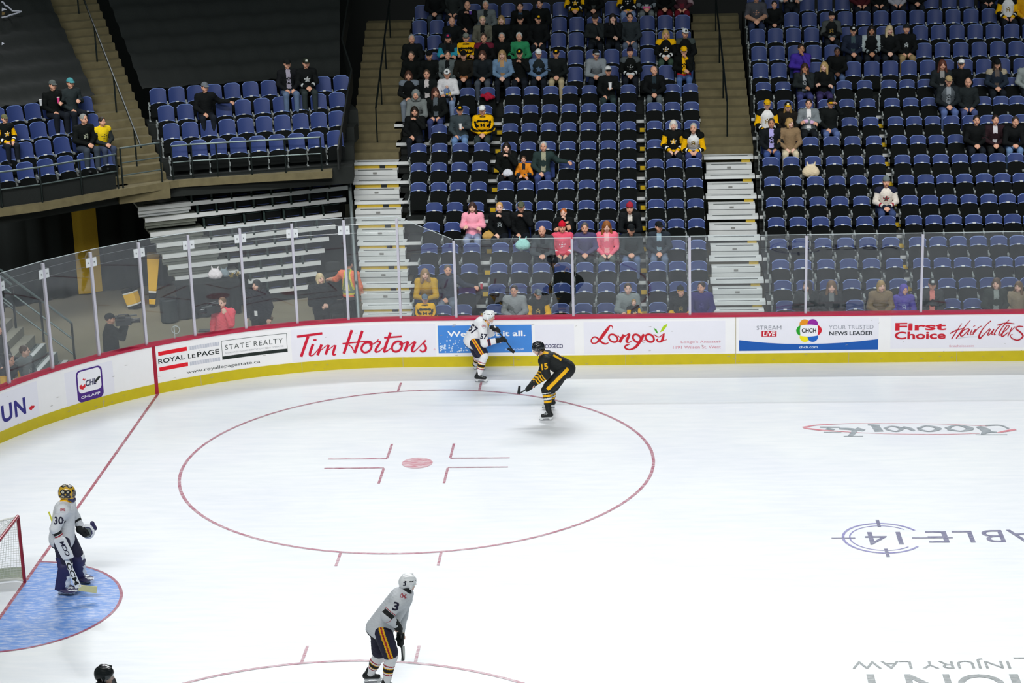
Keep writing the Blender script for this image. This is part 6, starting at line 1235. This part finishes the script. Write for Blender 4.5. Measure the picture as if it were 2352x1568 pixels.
# blocker on the near hand, catching glove on the far hand
ax = Vn((.34, 0, -.94)); M0 = Jg['haN'] - Vn(og)
mb = MB(); rr = [(-.1, -.19), (.1, -.19), (.115, -.1), (.115, .17), (.09, .2), (-.09, .2), (-.115, .17), (-.115, -.1)]
ux = Vn((.85, -.3, .30)); ux /= np.linalg.norm(ux); nn = np.cross(ux, ax); nn /= np.linalg.norm(nn); nn = nn if nn[1] < 0 else -nn
mb.prism(rr, lambda u, v, d: tuple(M0 + ux * u - ax * v + nn * (.05 + d)), 0, .045); bk = mb.build('blocker', PADW, pg, bevel=.01)
vs, fs = text_geo('CCM', .03); mb = MB(); mb.add([tuple(M0 + ux * (.04 - (y - .5) * .09) - ax * ((x - .5) * .27) + nn * .098) for x, y in vs], fs); mb.build('lettering', NVY, bk)
G = Blob(); g0 = Jg['haF']; G.ell(g0 + Vn((.04, 0, -.02)), (.115, .055, .135), .03, 0); G.cap(g0 + Vn((.0, 0, -.05)), g0 + Vn((-.09, 0, .02)), .07, .075, .03, 1); G.pit(g0 + Vn((.05, -.07, -.02)), (.075, .045, .09), .02); G.cap(g0 + Vn((.12, .02, .12)), g0 + Vn((.15, .03, .02)), .035, .04, .02, 2)
loc_mesh('catching_glove', G, og, pg, .009, lambda z, t, c: np.where(z > 0, z, np.where(np.linalg.norm((c - g0 - Vn((.05, -.07, -.02))) / Vn((.075, .05, .09)), axis=1) < 1.05, 3, np.where(np.linalg.norm((c - g0 - Vn((.05, -.07, -.02))) / Vn((.075, .05, .09)), axis=1) < 1.22, 2, 0))), [PADW, BLKC, PADN, mat('glove_palm', '#6a7472', .7)])
gs = PG; mb = MB(); mb.tube([gs['s0'], gs['s1']], .014, 8); r = mb.build('goalie_stick', paint('#c8c832')); tag(r, 'wide white goalie stick resting in the blue crease', 'hockey stick', 'hockey sticks')
def flatbar(p, q, w0, w1, n, th, name, m, parent):
    p, q, n = Vector(p), Vector(q), Vector(n).normalized(); a = (q - p).normalized(); s = a.cross(n).normalized(); mb = MB()
    mb.prism([(0, -w0), (1, -w1), (1, w1), (0, w0)], lambda u, v, d: p + (q - p) * u + s * v + n * d, -th / 2, th / 2); return mb.build(name, m, parent, bevel=.004)
pd = flatbar(gs['s1'], gs['s3'], .03, .052, (.15, -1, .1), .022, 'paddle', PADW, r); flatbar(gs['s3'], gs['s4'], .05, .058, (.15, -1, .1), .022, 'blade', mat('stick_cream', '#cfcb96', .6), r)
vs, fs = text_geo('CCM', .03); mb = MB(); a_, b_ = Vn(gs['s1']), Vn(gs['s3']); dd = (b_ - a_) / np.linalg.norm(b_ - a_); nn = Vn((.15, -1, .1)); nn /= np.linalg.norm(nn); ss = np.cross(dd, nn)
mb.add([tuple(a_ + dd * (.28 + .4 * x) + ss * (.5 - y) * .075 * -1 + nn * .014) for x, y in vs], fs); mb.build('lettering', BLKC, pd)
# --- official at the bottom edge: black helmet, only his head and shoulders reach the picture
PR_ = {k: tuple(Vn(v) * 1) for k, v in dict(head=(3.30, -6.18, 1.70), neck=(3.27, -6.18, 1.57), chest=(3.25, -6.18, 1.43), shN=(3.26, -6.38, 1.49), shF=(3.26, -5.98, 1.49), elN=(3.25, -6.46, 1.2), wrN=(3.40, -6.40, 1.0), haN=(3.46, -6.38, .93), elF=(3.25, -5.92, 1.2), wrF=(3.40, -5.98, 1.0), haF=(3.46, -6.0, .93), pel=(3.22, -6.18, 1.0), hipN=(3.22, -6.28, .96), hipF=(3.22, -6.08, .96), knN=(3.30, -6.30, .54), knF=(3.28, -6.06, .54), anN=(3.24, -6.30, .17), anF=(3.22, -6.06, .17), heN=(3.18, -6.30, .09), toN=(3.40, -6.30, .09), heF=(3.16, -6.06, .09), toF=(3.38, -6.06, .09), s0=(3.46, -6.38, .93), s1=(3.46, -6.0, .93)).items()}
cR = dict(jz=lambda zi, tt, cen, h, J: ((cen[:, 1] * 16).astype(int) % 2) * (zi < 2), jm=[BLKC, BLKC], pm=[BLKC] * 3, side=(0, -1, 0), sm=[BLKC] * 4, sz=lambda t: np.zeros(len(t), int), boot=mat('boot_black', '#181b1d', .4), gm=BLKC, gm2=BLKC, hm=mat('helmet_black', '#15181a', .2, var=.1, coat=.5), strap=paint('#22282a'))
skater(PR_, 'official in glossy black helmet cut off by the bottom picture edge', (1, .0, -.1), (1, 0, 0), cR)
# ------------------------------------------------------------------ people and things on the floor behind the corner glass, hand-held things
def standing(loc, rz, label, arms, yaw=0, sk='l', hair='short', hc='#3a2a20', hat=None, hatc='#14181a', shirt='#15191a', zfn=None, sm=None, pants='#16191b', scale=1.0, puffy=0., lean=0.):
    eR, wR, eL, wL = arms; L = lambda p: (p[0], p[1] - lean * max(0, p[2] - 1), p[2])
    ch, sR, sL, nk, hc_ = L((0, 0, 1.28)), L((.18, .01, 1.41)), L((-.18, .01, 1.41)), L((0, 0, 1.47)), L((0, -.03, 1.63)); ya = math.radians(yaw)
    R = np.array([[math.cos(ya), -math.sin(ya), 0], [math.sin(ya), math.cos(ya), 0], [0, 0, 1]])
    B = Blob(); B.ell((0, 0, .95), (.165, .12, .13), .05, 1); B.cap((0, 0, 1.0), ch, .12, .14, .06, 1); B.cap(sR, sL, .072, .072, .06, 1); B.cap(nk, vadd(hc_, (0, .01, -.06)), .055, .052, .03)
    for s_, e, w, sd in ((sR, eR, wR, 1), (sL, eL, wL, -1)):
        B.cap(s_, e, .052, .042, .03, 2); B.cap(e, w, .041, .028, .02, 2); d = np.array(w) - np.array(e); add_hand(B, w, d, (0, -.4, 1), curl=.7, side=sd)
    for sg in (1, -1): B.cap((sg * .09, 0, .92), (sg * .1, -.02, .5), .085, .06, .04, 1); B.cap((sg * .1, -.02, .5), (sg * .1, .01, .09), .06, .042, .03, 1); B.cap((sg * .1, .03, .045), (sg * .11, -.14, .04), .042, .036, .03, 4)
    add_head(B, hc_, R); V, F = nets(B, *B.bounds(.03), .0125); zi, _ = B.zones(V[F].mean(1)); mi = face_mats(V, F, hc_, R); mi[zi == 4] = 3
    p = inst('person', np_mesh('body', V, F, mi, [skinm(SK[sk]), EYE, LIP, SHOE]), None, loc, (0, 0, rz)); p.scale = (scale,) * 3; tag(p, label, 'person', 'people behind the corner glass')
    S = Blob(); S.cap((0, 0, .88), ch, .175 + puffy, .165 + puffy, .07, 0); S.cap(sR, sL, .095 + puffy * .7, .095 + puffy * .7, .07, 1); S.cap(nk, vadd(nk, (0, 0, .02)), .078, .072, .03, 1); S.cut((0, 0, .80), (0, 0, -1), .012)
    for s_, e, w in ((sR, eR, wR), (sL, eL, wL)): S.cap(s_, e, .08 + puffy * .7, .068 + puffy * .6, .03, 3); S.cap(e, w, .066 + puffy * .5, .046, .02, 4)
    o = loc_mesh('jacket', S, (0, 0, 0), p, .0135, zfn, [cloth(x) for x in (sm or [shirt])], .004 + puffy * .2)
    T = Blob(); T.ell((0, 0, .93), (.18, .145, .12), .05)
    for sg in (1, -1): T.cap((sg * .09, 0, .92), (sg * .1, -.02, .5), .10, .076, .05); T.cap((sg * .1, -.02, .5), (sg * .1, .01, .09), .074, .068, .03)
    loc_mesh('trousers', T, (0, 0, 0), p, .015, None, [cloth(pants)]); HMx = Matrix.Translation(hc_) @ Matrix([list(r) for r in R]).to_4x4()
    if hair:
        h = inst('hair', headgear(hair), p); h.matrix_local = HMx @ (Matrix.Diagonal((.95, .95, .9, 1)) if hat else Matrix.Identity(4)); slots(h, [mat('hair_' + hc.strip('#'), hc, .6, var=.3, scale=60)] * 3)
    if hat: h = inst('cap', headgear(hat), p); h.matrix_local = HMx; slots(h, [cloth(hatc)] * 3)
    return p
DOWN = ((.27, .03, 1.12), (.27, -.06, .88), (-.27, .03, 1.12), (-.27, -.06, .88)); CAMUP = ((.25, -.18, 1.2), (.17, -.24, 1.45), (-.27, .03, 1.12), (-.26, -.10, .90)); CAM2 = ((.27, -.2, 1.22), (.16, -.34, 1.52), (-.22, -.26, 1.25), (-.02, -.36, 1.45))
standing((-.99, 11.40, 0), math.radians(104), 'camera operator in black jacket and cap filming to the right by the corner glass', CAM2, hat='cap', hatc='#15191a', shirt='#171c1c')
standing((1.25, 12.63, 0), math.radians(-12), 'camera operator in coral pink jacket behind the corner glass', CAMUP, yaw=-8, sk='p', hair='short', hc='#7a5c40', shirt='#ef5d6c', pants='#e0505f', puffy=.012)
def video_camera(loc, rz, label):
    r = empty('video_camera', loc, rz); tag(r, label, 'camera', 'shoulder cameras behind the glass'); CB = mat('camera_black', '#161a1b', .4); GLS = mat('lens_dark', '#0b0d12', .1)
    mb = MB(); mb.box((0, 0, 0), (.12, .34, .17)); mb.box((0, .06, .1), (.06, .22, .035)); mb.build('camera_body', CB, r, bevel=.012)
    mb = MB(); mb.tube([(0, -.16, 0), (0, -.2, 0), (0, -.21, 0), (0, -.34, 0), (0, -.36, 0)], [.055, .058, .05, .05, .066], 16); mb.build('lens', GLS, r, smooth=.6)
    mb = MB(); mb.tube([(-.08, -.04, .06), (-.08, .1, .06), (-.08, .14, .06)], [.022, .024, .034], 10); mb.build('viewfinder', CB, r)
    mb = MB(); mb.tube([(.0, -.14, .115), (0, -.1, .15), (0, .08, .15), (0, .14, .11)], .014, 8); mb.build('carry_handle', CB, r); mb = MB(); mb.tube([(.07, -.3, .1), (.07, -.05, .1)], .018, 8); mb.build('microphone', mat('mic_grey', '#4a4f50', .7), r); return r
video_camera((-.66, 11.33, 1.60), math.radians(104), 'black shoulder video camera held by the operator in black'); video_camera((1.06, 12.42, 1.54), math.radians(-50), 'black video camera held up by the operator in coral pink')
pf = standing((1.75, 14.11, 0), math.radians(-15), 'woman in long black padded coat with hood and white pass hanging at her waist', DOWN, yaw=-12, sk='p', hair='long', hc='#16181a', shirt='#191d24', puffy=.035)
mb = MB(); mb.box((.04, -.225, 1.02), (.075, .006, .12)); mb.build('pass_card', paint('#e8ebee'), pf)
mb = MB(); mb.box((.0, -.0, 0), (.07, .07, .16)); o = mb.build('microphone', mat('mic_brown', '#5c4a3c', .8), None, bevel=.02); o.location = (2.04, 14.02, .83); o.rotation_euler = (.5, .5, 0); tag(o, 'dark foam microphone in the hand of the woman in the padded coat', 'microphone')
standing((3.12, 14.61, 0), math.radians(25), 'blonde woman in black jacket looking right in front of the wheelchair', ((.26, -.10, 1.1), (.04, -.26, 1.06), (-.26, -.10, 1.1), (-.04, -.28, 1.08)), yaw=12, sk='p', hair='bob', hc='#c8b48c', shirt='#191e1f', puffy=.03)
def hv(zi, tt, cen):
    z = np.zeros(len(cen), int); h = cen[:, 2]; d = np.abs(cen[:, 0]) + (h - 1.0) * .55; tor = np.isin(zi, (0, 1))
    a = tor & ((np.abs(h - 1.02) < .075) | (np.abs(np.abs(cen[:, 0] * 1.0) - .02 - np.clip(1.42 - h, 0, 1) * .22) < .06) & (h > 1.05)); z[a] = 1
    b = tor & ((np.abs(h - 1.02) < .035) | (np.abs(np.abs(cen[:, 0]) - .02 - np.clip(1.42 - h, 0, 1) * .22) < .028) & (h > 1.05)); z[b] = 2; z[(zi == 4) & (tt > .3)] = 3; z[h < .9] = 4; return z
standing((3.62, 15.8, 0), math.radians(165), 'worker in orange high-visibility vest with crossed grey stripes beside the metal stairs', ((.36, -.05, 1.25), (.58, -.2, 1.2), (-.28, .03, 1.12), (-.28, -.06, .88)), sk='l', hair='short', hc='#2a2a2a', hat='cap', hatc='#1b2020', zfn=hv, sm=['#f4805e', '#d8cf4a', '#74806a', '#e8a58a', '#3a3f3e'])
# power wheelchair
wc = empty('power_wheelchair', (3.2, 16.35, 0), math.radians(20)); tag(wc, 'black power wheelchair with tall padded back and green cloth behind the blonde woman', 'wheelchair'); PD = mat('chair_black', '#171d1d', .6)
def pad(w, h, th, c): 
    mb = MB(); mb.prism(rrect(-w / 2, w / 2, -h / 2, h / 2, min(w, h) * .28), lambda u, v, d: (c[0] + u, c[1] + d, c[2] + v), -th / 2, th / 2); return mb
pad(.58, .66, .12, (0, .22, .92)).build('backrest', PD, wc, bevel=.03); pad(.34, .22, .09, (0, .2, 1.42)).build('headrest', PD, wc, bevel=.03)
mb = MB(); mb.box((0, -.05, .52), (.52, .52, .12)); mb.build('seat', PD, wc, bevel=.03); mb = MB(); mb.box((0, -.02, .28), (.42, .7, .24)); mb.build('base', mat('chair_base', '#23292a', .4), wc, bevel=.04)
for x in (-.32, .32):
    mb = MB(); mb.tube([(x - .04, .1, .2), (x + .04, .1, .2)], .2, 24); mb.tube([(x - .045, .1, .2), (x + .045, .1, .2)], .11, 16, 1); mb.build('wheel', [mat('tyre', '#2b3030', .8), mat('hub', '#9ba1a0', .4, .5)], wc); mb = MB(); mb.tube([(x * .8 - .02, -.42, .09), (x * .8 + .02, -.42, .09)], .09, 16); mb.build('caster', mat('tyre', '#2b3030', .8), wc)
    mb = MB(); mb.box((x * .95, -.05, .72), (.07, .38, .05)); mb.box((x * .95, .1, .62), (.04, .04, .2)); mb.build('armrest', PD, wc, bevel=.01)
G = Blob(); G.cap((.30, .12, 1.02), (.42, .04, .72), .075, .085, .03); G.cap((.42, .04, .72), (.36, -.08, .55), .08, .06, .03); loc_mesh('green_cloth', G, (0, 0, 0), wc, .016, None, [mat('green_sequin', '#1d8f3c', .5, var=.4, scale=90)], .012)
# draped table with bags
tb = empty('draped_table', (-.18, 17.56, 0), BA); tag(tb, 'table under a black cloth in front of the closed bleachers', 'table')
mb = MB(); mb.box((.0, 0, .80), (1.5, .5, .04)); mb.build('table_top', BLK, tb)
mb = MB(); mb.sheet(lambda u, v, t: (-.78 + 1.56 * u, -.28 + .03 * math.sin(u * 38) * (1 - v) - t, .84 * v), 60, 4, th=.01); mb.sheet(lambda u, v, t: (-.78 + 1.56 * u, -.28 + .56 * v, .832 + t), 6, 3, th=.01); mb.build('table_cloth', mat('drape_black', '#151b1b', .9, var=.2, scale=30), tb, smooth=1)
def bag(loc, s, col, name, label, ears=True):
    B = Blob(); B.ell((0, 0, .13), (.15, .08, .14), .03); B.cap((-.09, 0, .1), (.09, 0, .1), .09, .09, .04)
    if ears: B.cap((-.06, 0, .24), (-.08, 0, .32), .025, .012, .02); B.cap((.06, 0, .24), (.09, 0, .31), .025, .012, .02)
    B.cut((0, 0, .0), (0, 0, -1)); V, F = nets(lambda P: B(P) + .004 * np.sin(P[:, 0] * 60 + 4 * np.sin(P[:, 2] * 50)) * np.sin(P[:, 2] * 45), *B.bounds(.04), .014)
    o = inst(name, np_mesh(name, V * s, F, None, [cloth(col)]), None, loc); return tag(o, label, 'bag')
e_ = lambda x, y, z: Vector((-.18, 17.56, 0)) + be * x + bn * y + Vector((0, 0, z))
bag(e_(.25, -.02, .845), 1.0, '#e3dde2', 'plastic_bag', 'white plastic bag standing on the black draped table'); bag(e_(.48, .06, .845), .8, '#7e8c93', 'plastic_bag', 'small grey bag beside the white bag on the draped table')
for k, x in enumerate((.66, .7)):
    mb = MB(); c = e_(.64 + .14 * k, -.05, .92); random.seed(k)
    for q in range(70):
        d = Vector((random.gauss(0, 1), random.gauss(0, 1), random.gauss(0, 1))).normalized(); mb.tube([c, c + d * random.uniform(.05, .085)], .006, 4, q % 2)
    tag(mb.build('pom_pom', [mat('pom_gold', '#b59a3a', .5), mat('pom_dark', '#23291f', .6)]), ('gold and black pom-pom next to the grey bag', 'gold and black pom-pom at the right of the pair on the table')[k], 'pom-pom', 'pom-poms on the draped table')
# padded posts, bin, tray stand, glass fitting
def padded(loc, rz, w0, w1, h, label, tilt=0):
    r = empty('padded_post', loc, rz); r.rotation_euler = (0, tilt, rz); tag(r, label, 'padded post')
    def seg_(z0, z1, m, nm):
        wa, wb = w0 + (w1 - w0) * z0 / h, w0 + (w1 - w0) * z1 / h; mb = MB(); mb.add([(sx * w / 2, sy * w / 3, z) for z, w in ((z0, wa), (z1, wb)) for sx, sy in ((-1, -1), (1, -1), (1, 1), (-1, 1))], [(3, 2, 1, 0), (4, 5, 6, 7)] + [(i, (i + 1) % 4, 4 + (i + 1) % 4, 4 + i) for i in range(4)]); mb.build(nm, m, r, bevel=.012)
    return r, seg_
YP = mat('pad_yellow', '#e6b52c', .55, var=.06)
r, sg = padded((-1.72, 18.26, 0), math.radians(8), .14, .32, 1.34, 'tall tapered padded post, yellow with black band and white stripe, in front of the drape', .10)
sg(0, .06, BLK, 'foot'); sg(.06, .2, YP, 'lower_pad'); sg(.2, .36, BLK, 'band'); sg(.36, .41, paint('#dfe0dd'), 'white_stripe'); sg(.41, 1.24, YP, 'upper_pad'); sg(1.24, 1.36, mat('pad_wood', '#7d6632', .7), 'cap_board')
r, sg = padded((-2.12, 18.15, 0), math.radians(-20), .3, .34, .5, 'short black padded block with yellow panel and white edges left of the tall yellow post', -.3)
sg(0, .07, BLK, 'foot'); sg(.07, .11, paint('#dfe0dd'), 'white_stripe'); sg(.11, .38, YP, 'panel'); sg(.38, .42, paint('#dfe0dd'), 'white_stripe'); sg(.42, .5, BLK, 'top_pad')
mb = MB(); mb.tube([(0, 0, 0), (0, 0, .02), (0, 0, .55), (0, 0, .58)], [.2, .21, .22, .2], 24); o = mb.build('floor_bin', mat('bin_dark', '#242c2d', .6)); o.location = (-.98, 16.9, 0); tag(o, 'dark round bin on the floor left of the draped table', 'bin')
ts = empty('tray_stand', (.72, 13.1, 0)); tag(ts, 'small black tray on a thin stand behind the coral pink operator', 'stand'); mb = MB(); mb.box((0, 0, .86), (.3, .2, .03)); mb.build('tray', BLK, ts, bevel=.01); mb = MB(); mb.tube([(0, 0, .03), (0, 0, .85)], .014, 8); mb.tube([(0, 0, 0), (0, 0, .03)], .13, 16); mb.build('pole', RAILM, ts)
ms = empty('microphone_stand', (.95, 13.7, 0)); tag(ms, 'thin grey microphone stand behind the coral pink operator', 'stand'); mb = MB(); mb.tube([(0, 0, 0), (0, 0, .025)], .14, 16); mb.build('base', RAILM, ms); mb = MB(); mb.tube([(0, 0, .02), (0, 0, 1.3)], .011, 8); mb.build('pole', RAILL, ms)
q = bp(.16, 1.33, -.07); mb = MB(); mb.tube([q + Vector((.085 * math.cos(t), -.0, .085 * math.sin(t))) for t in np.linspace(0, 2 * PI, 25)], .010, 6); o = mb.build('glass_fitting', mat('fitting_clear', '#aeb8b8', .3)); tag(o, 'small clear ring fitting stuck low on the corner glass', 'fitting')
mb = MB(); mb.tube([q + Vector((-.03, 0, .06)), q + Vector((-.03, 0, -.2))], .012, 6); mb.build('stem', mat('fitting_clear', '#aeb8b8', .3), o)
# spectators behind the end boards at the left edge
def endseat(x, y, z, rz, label, **k):
    put_seat('occ', (x - math.sin(rz) * -.0, y, z), rz, 'occupied seat: ' + ' '.join(label.split()[:12]), 'seats of the end stand'); n = Vector((math.sin(rz), -math.cos(rz), 0)); return spectator(Vector((x, y, z)) + n * .2, rz, label, **k)
RZL = math.radians(70)
endseat(-2.72, 10.10, .12, RZL, 'woman in grey print hoodie with pinned-up hair at the left corner glass', shirt='#767d7e', ov={'g': '#a9adad', 'u': '#4e585b', 'a': '#4e585b'}, hair='short', hc='#4d3a30', sk='p', yaw=25)
endseat(-2.85, 9.45, .12, RZL, 'person in black jersey with yellow sleeves nearest the left picture edge', hair='short', hc='#2d231d', **JB)
endseat(-3.45, 10.55, .48, RZL, 'person in dark jacket with long dark hair behind the front row at the far left', shirt='#1b2023', hair='long', hc='#2a201c', yaw=-20, pose='clasp')
endseat(-3.4, 9.75, .48, RZL, 'person in bright yellow cap at the left picture edge behind the glass', shirt='#2a2f33', hat='cap', hatc='#e09a1c', yaw=-10)
# ------------------------------------------------------------------ hand-held and left-behind things
def at_seat(sec, i, x, p): return Vector((x + p[0], YT[i] - .2 + p[1], ZR[i] + p[2]))
def cup(loc, col, label, r=.042, h=.12, lid=None):
    mb = MB(); mb.tube([(0, 0, 0), (0, 0, h)], [r * .8, r], 14); o = mb.build('drink_cup', paint(col)); o.location = loc; tag(o, label, 'cup')
    mb = MB(); mb.tube([(0, 0, h), (0, 0, h + .012)], r * 1.06, 14); mb.build('lid', paint(lid or '#f1f1f1'), o); return o
cup(at_seat('M', 9, 5.87, (.06, -.40, .82)), '#e8e8e8', 'white coffee cup in the hand of the man in the grey knit sweater'); cup(at_seat('M', 11, 9.64, (.06, -.4, .82)), '#f2f2f4', 'white paper cup held by the grey-haired man in the visor cap', .045, .16)
cup(at_seat('M', 1, 6.1, (.72, -.12, .80)), '#c2203a', 'red drink can held out by the man in navy sweater', .033, .13, '#d9d9d9'); cup(at_seat('M', 15, 5.83, (.05, -.30, 1.02)), '#5c3ba0', 'purple cup raised to the bald man’s mouth in the upper tier', .04, .1)
s4 = row_pts(SEC4[3]); s4 = sorted(s4, key=lambda q: q[0])
for xx, col, lab in ((-4.18, '#c9ccce', 'silver can held by the person in grey cap, far left section'), (-3.82, '#e0438a', 'pink drink held by the bearded person in teal cap, far left section')):
    q = min(s4, key=lambda q: abs(q[0] - xx)); cup(Vector((q[0] + .32 , q[1] - .33, ZC(3) + .82)), col, lab, .034, .14)
bag(at_seat('R', 7, 14.47, (.17, -.08, .36)), 1.2, '#d8c8aa', 'handbag', 'cream handbag hanging between two seats below the woman in tan leather'); bag(at_seat('M', 3, 7.64, (.05, -.02, .70)), 1.0, '#9fd8d2', 'gift_bag', 'pale teal paper bag on the seat in front of the camouflage cap man')
bag(at_seat('M', 7, 7.15, (.05, -.42, .57)), .72, '#cdd0da', 'plastic_bag', 'white plastic bag on the knees of the woman in black hoodie', False); bag(at_seat('M', 4, 7.12, (-.28, -.30, .50)), .8, '#c09a58', 'popcorn_bag', 'popcorn bag beside the blond person in black', False)
def heap(loc, col, label, r=(.2, .12, .12)):
    B = Blob(); random.seed(5)
    for k in range(9): B.ell((random.uniform(-.13, .13), random.uniform(-.06, .06), .08 + random.uniform(0, .1)), (random.uniform(.05, .1), .06, random.uniform(.04, .08)), .03)
    V, F = nets(lambda P: B(P) + .008 * np.sin(P[:, 0] * 80) * np.sin(P[:, 2] * 70 + P[:, 1] * 50), *B.bounds(.03), .013); o = inst('jacket', np_mesh('jacket', V, F, None, [cloth(col)]), None, loc); return tag(o, label, 'jacket')
heap(at_seat('M', 11, 6.46, (0, .0, .48)), '#a81f38', 'crumpled red jacket left on an empty seat in the twelfth row'); heap(at_seat('M', 10, 6.2, (.1, -.2, .02)), '#4d1a26', 'dark red clothing bundle on the floor below the red jacket')
# child held on the lap and the baby
spectator((10.16 + .10, YT[0] - .50, ZR[0] + .24), .5, 'blond toddler in black and yellow jersey on the lap of the woman in grey', pose='hug', yaw=-25, hair='short', hc='#a5834f', sk='p', scale=.60, **JB)
spectator((5.44, YT[11] - .52, ZR[11] + .50), .9, 'baby in blue and yellow held by the person in white hoodie', pose='hug', yaw=10, hair='bald', hc='#c9a98c', sk='p', scale=.36, shirt='#6f86b0', ov={'a': '#e2b92a', 'c': '#e2b92a'})
# narrow aisles with yellow step edges
for nm, xx, lab in (('l', 6.80, 'narrow dark steps with yellow marks left of the middle seats'), ('m', 10.5, 'narrow dark steps with yellow marks inside the middle seats'), ('r', 16.6, 'narrow dark steps with yellow marks in the right-hand seats')):
    t = empty('narrow_steps', (xx, YT[0] - .6, ZR[0])); tag(t, lab, 'steps', 'narrow steps between seats'); o = Vector(t.location)
    for i in range(1, 12):
        mb = MB(); z = (ZR[i] + ZR[i - 1]) / 2; c = Vector((xx, YT[i] - .72, z - .06)) - o; mb.box(c, (.16, .24, .12), 0); mb.box(c + Vector((.02, -.122, .01)), (.13, .012, .1), 1); mb.build('step', [BLK, mat('step_yellow', '#c9a616', .5, var=.2)], t)
# logo on the left tarp
TL = [[(-5.81, 21.42, 7.15), (-5.75, 21.39, 7.12), (-5.7, 21.31, 7.07), (-5.63, 21.31, 7.04), (-5.55, 21.25, 6.98), (-5.49, 21.19, 6.94), (-5.34, 21.27, 6.92), (-5.29, 21.29, 6.91), (-5.38, 21.15, 6.88), (-5.5, 21.0, 6.86), (-5.55, 20.91, 6.84), (-5.66, 20.81, 6.83)]]
LW = mat('tarp_white', '#b9bcc8', .8); mb = MB(); up = Vector((.12, -.2, .10))
mb.tube([Vector(p) + up for p in TL[0]], .022, 6); lg = mb.build('logo_outline', LW, o4); mb = MB(); P_ = [(-5.75, 21.2, 7.03), (-5.66, 21.18, 7.0), (-5.62, 21.18, 6.98), (-5.67, 21.11, 6.97), (-5.72, 21.05, 6.96)]; mb.add([Vector(p) + up for p in P_], [tuple(range(5))]); mb.add([Vector(p) + up for p in [(-5.43, 19.87, 6.35), (-5.36, 19.85, 6.32), (-5.4, 19.75, 6.29)]], [(0, 1, 2)]); mb.build('logo_patch', LW, o4)
mb = MB(); mb.add([Vector(p) + up for p in [(-5.71, 21.04, 6.95), (-5.63, 21.04, 6.92), (-5.63, 20.94, 6.88), (-5.68, 20.9, 6.88)]], [(0, 1, 2, 3)]); mb.build('logo_patch', mat('tarp_gold', '#6b5628', .8), o4)
